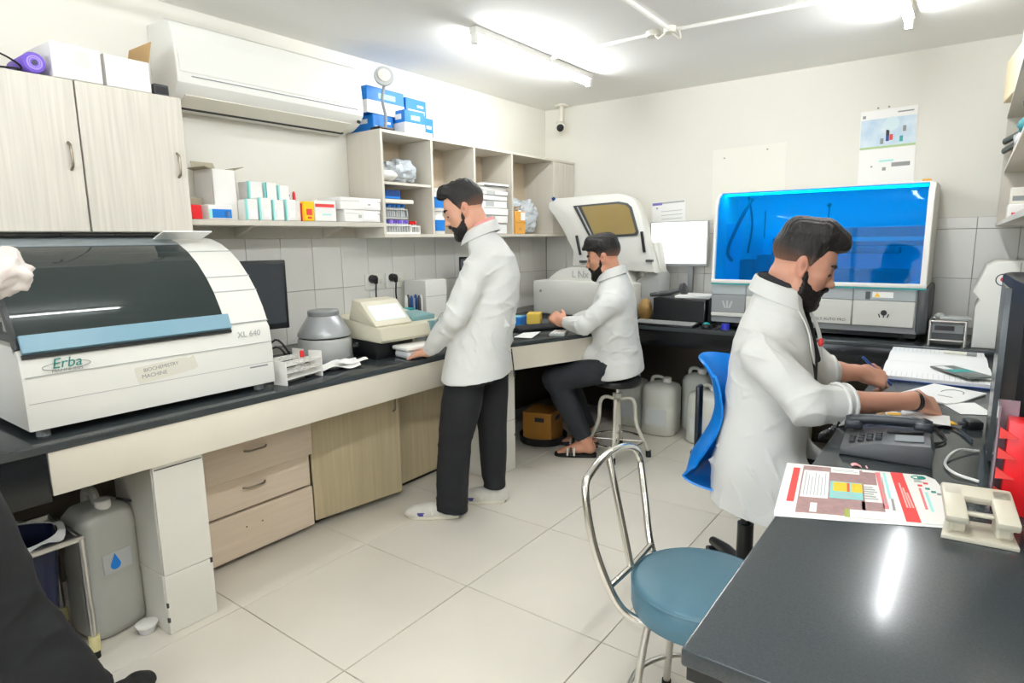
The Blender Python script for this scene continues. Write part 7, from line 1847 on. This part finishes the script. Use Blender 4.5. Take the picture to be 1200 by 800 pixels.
    for an, fd in ((anL, nrm((-0.88, -0.45, 0))), (anR, nrm((-0.92, -0.3, 0)))):
        sd = V3(-fd[1], fd[0], 0); hl = an - fd * 0.075 - o3; hl[2] = 0
        pl = [(t, w) for t, w in ((0, 0.02), (0.01, 0.035), (0.08, 0.04), (0.17, 0.047), (0.24, 0.046), (0.275, 0.03), (0.285, 0.012))]
        g = M(); g.prism([tuple((hl + fd * t + sd * w)[:2]) for t, w in pl] + [tuple((hl + fd * t - sd * w)[:2]) for t, w in pl[::-1]], 0.0, 0.022, bev=0.004)
        so = obj('sandal', g, W['black_r'], root)
        for k in range(3):
            q = hl + fd * (0.15 + 0.022 * k)
            g = M(); g.tube(spline([q + sd * 0.046 + V3(0, 0, 0.015), q + sd * 0.036 + V3(0, 0, 0.058 - 0.006 * k), q + V3(0, 0, 0.07 - 0.007 * k), q - sd * 0.036 + V3(0, 0, 0.058 - 0.006 * k), q - sd * 0.046 + V3(0, 0, 0.015)], 4), 0.0075, 6); obj('striped_strap', g, [W['off_white'], W['grey_d'], W['off_white']][k], so)
sitting_man()

# ---- the writer at the right desk
def writer():
    base = (-0.62, 2.43, 0.0)
    root = thing('person', 'bearded man with swept up hair writing at the right desk, white coat sleeves rolled', 'person', base)
    F = nrm((1, 0.08, 0)); Lf = nrm((-0.08, 1, 0)); B3 = np.stack([F, Lf, V3(0, 0, 1)], 1)
    R = frame((0.96, 0.28, 0), math.radians(22)); C = V3(-0.498, 2.44, 1.345); sc = 1.09
    chest = V3(-0.575, 2.42, 0.98); pel = V3(-0.635, 2.42, 0.56); neck = V3(-0.572, 2.425, 1.17)
    shR, elR, wrR = V3(-0.565, 2.22, 1.065), V3(-0.405, 2.185, 0.895), V3(-0.115, 2.485, 0.885)
    shL, elL, wrL = V3(-0.585, 2.625, 1.075), V3(-0.455, 2.70, 0.91), V3(-0.325, 2.775, 0.905)
    hipR, knR, anR = V3(-0.62, 2.32, 0.545), V3(-0.2, 2.28, 0.53), V3(-0.22, 2.29, 0.09)
    hipL, knL, anL = V3(-0.62, 2.52, 0.545), V3(-0.2, 2.58, 0.53), V3(-0.22, 2.6, 0.09)
    s = SDF((-0.86, 2.0, -0.01), (0.08, 3.0, 1.56), 0.004)
    s.ell(chest, (0.085, 0.13, 0.17), B3); s.ell(pel, (0.1, 0.14, 0.09), B3, 0.08); s.cone(pel, chest, 0.1, 0.1, 0.08)
    s.chain([chest + V3(0, 0, 0.1), neck, C + R @ V3(-0.035, 0, -0.05)], [0.05, 0.057, 0.06], 0.03)
    for sh, el, wr in ((shR, elR, wrR), (shL, elL, wrL)):
        s.chain([chest + V3(0, 0, 0.05), sh - V3(0, 0, 0.03), el], [0.03, 0.042, 0.042], 0.02); m_ = el * 0.6 + wr * 0.4
        s.chain([el, m_, wr], [0.045, 0.041, 0.028], 0.02)
    for hp, kn, an in ((hipR, knR, anR), (hipL, knL, anL)): s.chain([hp, kn, an, an + V3(0.02, 0, -0.045), an + V3(0.14, 0, -0.06)], [0.07, 0.052, 0.038, 0.034, 0.022], 0.03)
    head_into(s, C, R, sc)
    hand_into(s, wrR, V3(0.55, 0.72, -0.34), V3(0.68, -0.25, 0.68), V3(-0.6, 0.55, 0.2), [0.55, 0.6, 0.62, 0.66], 1.06, 0.04, 0.8)
    hand_into(s, wrL, V3(0.80, 0.42, -0.26), V3(0.05, -0.72, 0.68), V3(0.3, 0.3, 0.9), [0.72, 0.8, 0.85, 0.9], 1.04, 0.03, 0.9)
    finish('body', s, SKIN_M, root, base, 1, None, skin_tint(C, R, sc, (204, 150, 126)))
    eyes_brows(C, R, sc, root, base)
    hair_obj(C, R, sc, root, base, 'pompadour', 0.003); beard_obj(C, R, sc, root, base, 1.12, 0.003)
    o3 = np.array(base)
    # black shirt with collar band
    s = SDF((-0.8, 2.15, 0.5), (-0.35, 2.7, 1.26), 0.005)
    s.loft([(V3(-0.60, 2.42, 0.52), 0.17, 0.125), (V3(-0.565, 2.42, 0.9), 0.165, 0.125), (V3(-0.562, 2.42, 1.06), 0.15, 0.115), (V3(-0.57, 2.422, 1.17), 0.085, 0.085), (V3(-0.562, 2.426, 1.25), 0.068, 0.07)], Lf)
    finish('shirt', s, SHIRT_M, root, base, 2)
    s = SDF((-0.8, 2.1, 0.03), (-0.05, 2.75, 0.8), 0.006)
    s.ell(pel + V3(0, 0, 0.01), (0.13, 0.17, 0.09), B3)
    for hp, kn, an in ((hipR, knR, anR), (hipL, knL, anL)):
        s.cone(hp, kn, 0.088, 0.075, 0.04); s.cone(kn, an + V3(0, 0, 0.04), 0.072, 0.055, 0.03)
    finish('trousers', s, TROUSER_M, root, base, 2, coat_folds(61, [(knR, 0.12, (0.7, 0, 0.7))], 0.005))
    # coat, open in front
    s = SDF((-0.92, 1.98, 0.40), (-0.14, 2.94, 1.30), 0.0048)
    secs = [(V3(-0.60, 2.415, 0.34), 0.235, 0.17), (V3(-0.605, 2.415, 0.45), 0.235, 0.17), (V3(-0.61, 2.417, 0.58), 0.232, 0.17), (V3(-0.59, 2.418, 0.78), 0.198, 0.158), (V3(-0.575, 2.42, 0.95), 0.19, 0.155), (V3(-0.572, 2.42, 1.06), 0.19, 0.142), (V3(-0.573, 2.422, 1.14), 0.168, 0.12), (V3(-0.569, 2.424, 1.205), 0.118, 0.1), (V3(-0.559, 2.427, 1.268), 0.088, 0.087)]
    s.loft(secs, Lf)
    s.cone(V3(-0.6, 2.33, 0.6), V3(-0.47, 2.32, 0.555), 0.12, 0.1, 0.05); s.cone(V3(-0.6, 2.51, 0.6), V3(-0.47, 2.53, 0.555), 0.12, 0.1, 0.05)
    s.cone(V3(-0.55, 2.33, 0.58), V3(-0.50, 2.31, 0.44), 0.1, 0.1, 0.05)
    # front opening: a wedge cut out over the shirt
    Rw = np.array(Matrix.Rotation(math.radians(4), 3, 'Y'))
    s.box(V3(-0.40, 2.455, 0.82), (0.085, 0.05, 0.5), B3 @ Rw, 0.01, 0.012, 's')
    s.box(V3(-0.47, 2.445, 1.17), (0.075, 0.055, 0.13), B3 @ np.array(Matrix.Rotation(math.radians(-24), 3, 'Y')), 0.02, 0.015, 's')
    for sh, el, wr, t in ((shR, elR, wrR, 0.36), (shL, elL, wrL, 0.3)):
        s.cone(chest * 0.35 + sh * 0.65 + V3(0, 0, 0.03), sh + V3(0, 0, -0.025), 0.07, 0.08, 0.05)
        s.cone(sh + V3(0, 0, -0.025), el, 0.08, 0.075, 0.015)
        dw = nrm(wr - el); cu = el + (wr - el) * t
        s.cone(el, cu - dw * 0.04, 0.075, 0.062, 0.02); s.loft([(cu - dw * 0.075, 0.064, 0.064), (cu - dw * 0.035, 0.063, 0.063), (cu, 0.062, 0.062)], (0, 0, 1), 0.006)
    s.cut((-0.62, 2.42, 0.445), (-0.12, 0.05, -1.0))
    finish('coat', s, COAT_M, root, base, 2, coat_folds(71, [(elR, 0.12, elR - shR), (shR, 0.13, (0.6, 0.1, 0.7)), (V3(-0.68, 2.27, 0.72), 0.2, (0.35, 0.1, 1)), (V3(-0.62, 2.25, 0.86), 0.14, (0.8, 0.1, 0.8)), (V3(-0.60, 2.24, 0.55), 0.16, (1, 0.2, 0.25))], 0.0095))
    for el, wr, t in ((elR, wrR, 0.36), (elL, wrL, 0.3)):
        dw = nrm(wr - el); cu = el + (wr - el) * t; u = nrm(np.cross(dw, (0, 0, 1))); v = np.cross(dw, u)
        g = M()
        for q, r in ((0.0, 0.064), (-0.03, 0.068)):
            g.tube([cu + dw * (q - 0.008) + u * r * math.cos(a) + v * r * math.sin(a) - o3 for a in [k * 0.2618 for k in range(24)]], 0.0065, 8, closed=True)
        obj('rolled_cuff', g, COAT_M, root)
    # collar, lapels, dark strap, badge
    ctr = V3(-0.557, 2.428, 1.262)
    collar(root, ctr, F, Lf, 0.09, 0.034, base, deg=128)
    for sgn in (-1, 1):
        q0, q1, q2, q3 = ctr + F * 0.06 + Lf * 0.095 * sgn + V3(0, 0, -0.05), ctr + F * 0.075 + Lf * 0.055 * sgn + V3(0, 0, -0.06), V3(-0.420, 2.427 + 0.05 * sgn, 0.99), V3(-0.430, 2.427 + 0.085 * sgn, 1.06)
        g = M(); g.grid(lambda u, v: (q0 * (1 - u) + q3 * u) * (1 - v) + (q1 * (1 - u) + q2 * u) * v + F * 0.012 * math.sin(3.1 * u) - o3, 10, 5, thick=0.005); obj('lapel', g, COAT_M, root, sharp=80)
    s = SDF((-0.75, 2.25, 0.85), (-0.36, 2.6, 1.32), 0.0045)
    pts = [ctr - F * 0.074 * math.cos(math.radians(a)) + Lf * 0.077 * math.sin(math.radians(a)) + V3(0, 0, 0.022 + 0.034 * math.cos(math.radians(a))) for a in range(-130, 131, 20)]
    s.chain(pts, 0.0135, 0.004)
    s.chain([pts[0], V3(-0.47, 2.355, 1.12), V3(-0.428, 2.385, 1.0), V3(-0.425, 2.41, 0.86)], 0.0125, 0.006)
    s.chain([pts[-1], V3(-0.47, 2.49, 1.12), V3(-0.432, 2.47, 1.0)], 0.0125, 0.006)
    finish('dark_collar_strap', s, SHIRT_M, root, base, 1)
    g = M(); g.ball(V3(-0.412, 2.40, 1.075) - o3, (0.01, 0.013, 0.016), 12, 8); obj('red_badge', g, W['red_print'], root)
    g = M(); d = nrm(wrR - elR); u = nrm(np.cross(d, (0, 0, 1))); v = np.cross(d, u); c = wrR - d * 0.012 - o3
    for q in (0.0, 0.008): g.tube([c + d * q + u * 0.0335 * math.cos(a) + v * 0.031 * math.sin(a) for a in [k * 0.314 for k in range(20)]], 0.0045, 6, closed=True)
    obj('bracelet', g, W['black'], root)
    for an in (anR, anL): shoe('shoe', root, an - V3(0.05, 0, 0), an + V3(0.21, 0, 0), base, W['black_r'], W['black'], 0.046, 0.07)
    # the pen he writes with
    t = thing('ballpoint_pen', 'blue ballpoint pen held in the writer\'s far hand', 'pen', (-0.25, 2.825, 0.90))
    g = M(); g.tube([(0.03, 0.02, -0.045), (-0.075, -0.015, 0.065)], [0.0045, 0.0055], 8); obj('barrel', g, W['blue_dark'], t)
    g = M(); g.tube([(0.042, 0.024, -0.058), (0.03, 0.02, -0.045)], [0.001, 0.004], 8); obj('tip', g, W['steel'], t)
writer()

# ---- someone standing at the left edge, only a sleeve and a leg in the frame
def edge_person():
    base = (-2.06, 0.24, 0.0)
    root = thing('person', 'person at the left photo edge, only a white sleeve and a black trouser leg showing', 'person', base)
    F = nrm((-1, 0.1, 0)); Rt = V3(0.1, 1, 0); B3 = np.stack([F, nrm((-0.1, -1, 0)), V3(0, 0, 1)], 1)
    R = frame((-1, -0.1, 0), 0.25); C = V3(-2.12, 0.15, 1.60); sc = 1.03
    chest, pel, neck = V3(-2.06, 0.17, 1.2), V3(-2.05, 0.2, 0.86), V3(-2.07, 0.16, 1.43)
    shR, elR, wrR = V3(-2.07, 0.34, 1.33), V3(-2.17, 0.55, 1.385), V3(-2.36, 0.4, 1.30)
    shL, elL, wrL = V3(-2.07, 0.0, 1.33), V3(-2.15, -0.06, 1.08), V3(-2.3, 0.0, 0.93)
    hipR, knR, anR = V3(-2.04, 0.31, 0.82), V3(-2.02, 0.41, 0.46), V3(-2.0, 0.545, 0.09)
    hipL, knL, anL = V3(-2.04, 0.09, 0.82), V3(-2.05, 0.06, 0.45), V3(-2.04, 0.05, 0.09)
    s = SDF((-2.5, -0.2, -0.01), (-1.85, 0.78, 1.78), 0.0055)
    s.ell(chest, (0.085, 0.13, 0.17), B3); s.ell(pel, (0.1, 0.13, 0.14), B3, 0.08); s.cone(pel, chest, 0.1, 0.1, 0.08)
    s.chain([chest + V3(0, 0, 0.1), neck, C + R @ V3(-0.03, 0, -0.05)], [0.05, 0.054, 0.056], 0.03)
    for sh, el, wr in ((shL, elL, wrL), (shR, elR, wrR)): s.chain([chest + V3(0, 0, 0.12), sh - V3(0, 0, 0.03), el, wr], [0.03, 0.04, 0.036, 0.027], 0.02)
    for hp, kn, an in ((hipL, knL, anL), (hipR, knR, anR)): s.chain([hp, kn, an], [0.075, 0.052, 0.036], 0.03)
    head_into(s, C, R, sc)
    hand_into(s, wrR, V3(-0.7, -0.5, -0.3), V3(-0.2, 0.2, 0.9), V3(0, -1, 0.2), 0.3); hand_into(s, wrL, V3(-0.9, 0.2, -0.4), V3(-0.2, 0, 0.9), V3(0, 1, 0), 0.3)
    finish('body', s, SKIN_M, root, base, 1, None, skin_tint(C, R, sc))
    eyes_brows(C, R, sc, root, base); hair_obj(C, R, sc, root, base, 'swept', 0.005)
    s = SDF((-2.3, -0.15, 0.02), (-1.8, 0.75, 1.0), 0.006)
    s.loft([(V3(-2.05, 0.2, 0.98), 0.16, 0.12), (V3(-2.05, 0.2, 0.84), 0.185, 0.14), (V3(-2.05, 0.2, 0.74), 0.185, 0.12)], Rt)
    s.loft([(anR + V3(0, 0.01, -0.05), 0.105, 0.09), (knR * 0.45 + anR * 0.55, 0.1, 0.09), (knR, 0.1, 0.09), (hipR + V3(0, 0, 0.02), 0.12, 0.13)], Rt, 0.03)
    s.loft([(anL + V3(0, 0, -0.05), 0.09, 0.09), (knL, 0.09, 0.09), (hipL + V3(0, 0, 0.02), 0.1, 0.12)], Rt, 0.03)
    finish('trousers', s, TROUSER_M, root, base, 2, coat_folds(81, [(knR, 0.15, (0, 0.3, 1)), (anR, 0.14, (0, 0.3, 1))], 0.008))
    s = SDF((-2.45, -0.2, 0.76), (-1.8, 0.68, 1.52), 0.0055)
    s.loft([(V3(-2.05, 0.2, 0.77), 0.235, 0.165), (V3(-2.05, 0.18, 1.0), 0.215, 0.15), (V3(-2.06, 0.165, 1.27), 0.205, 0.138), (V3(-2.065, 0.16, 1.37), 0.155, 0.11), (V3(-2.07, 0.16, 1.45), 0.075, 0.075)], Rt)
    for sh, el, wr in ((shL, elL, wrL), (shR, elR, wrR)):
        s.cone(chest * 0.35 + sh * 0.65 + V3(0, 0, 0.02), sh, 0.07, 0.078, 0.05); s.cone(sh, el, 0.074, 0.062, 0.015)
        dw = nrm(wr - el); s.cone(el, wr - dw * 0.06, 0.062, 0.05, 0.02); s.loft([(wr - dw * 0.08, 0.05, 0.047), (wr - dw * 0.015, 0.046, 0.043)], (0, 0, 1), 0.008)
    s.cut((-2.05, 0.2, 0.785), (0, 0, -1))
    cf = coat_folds(91, [(elR, 0.14, (0.2, 1, 0.3)), (elR, 0.1, (1, 0.2, 0.3))], 0.012)
    finish('coat', s, mat('crumpled_printed_cotton', srgb(226, 220, 214), 0.85, var=0.2, vscale=26, col2=srgb(214, 200, 194), bump=0.3, bscale=16), root, base, 2, lambda V: cf(V) * 0.5 + 0.012 * np.clip(waves(V, 7, 17, 4, 0.9) * 2.2, -1, 1))
    shoe('shoe', root, (-1.99, 0.52, 0), (-2.10, 0.755, 0), base, W['black_r'], W['black'], 0.047, 0.07); shoe('shoe', root, (-1.98, 0.05, 0), (-2.24, 0.05, 0), base, W['black_r'], W['black'], 0.047, 0.07)
edge_person()
split_loose()
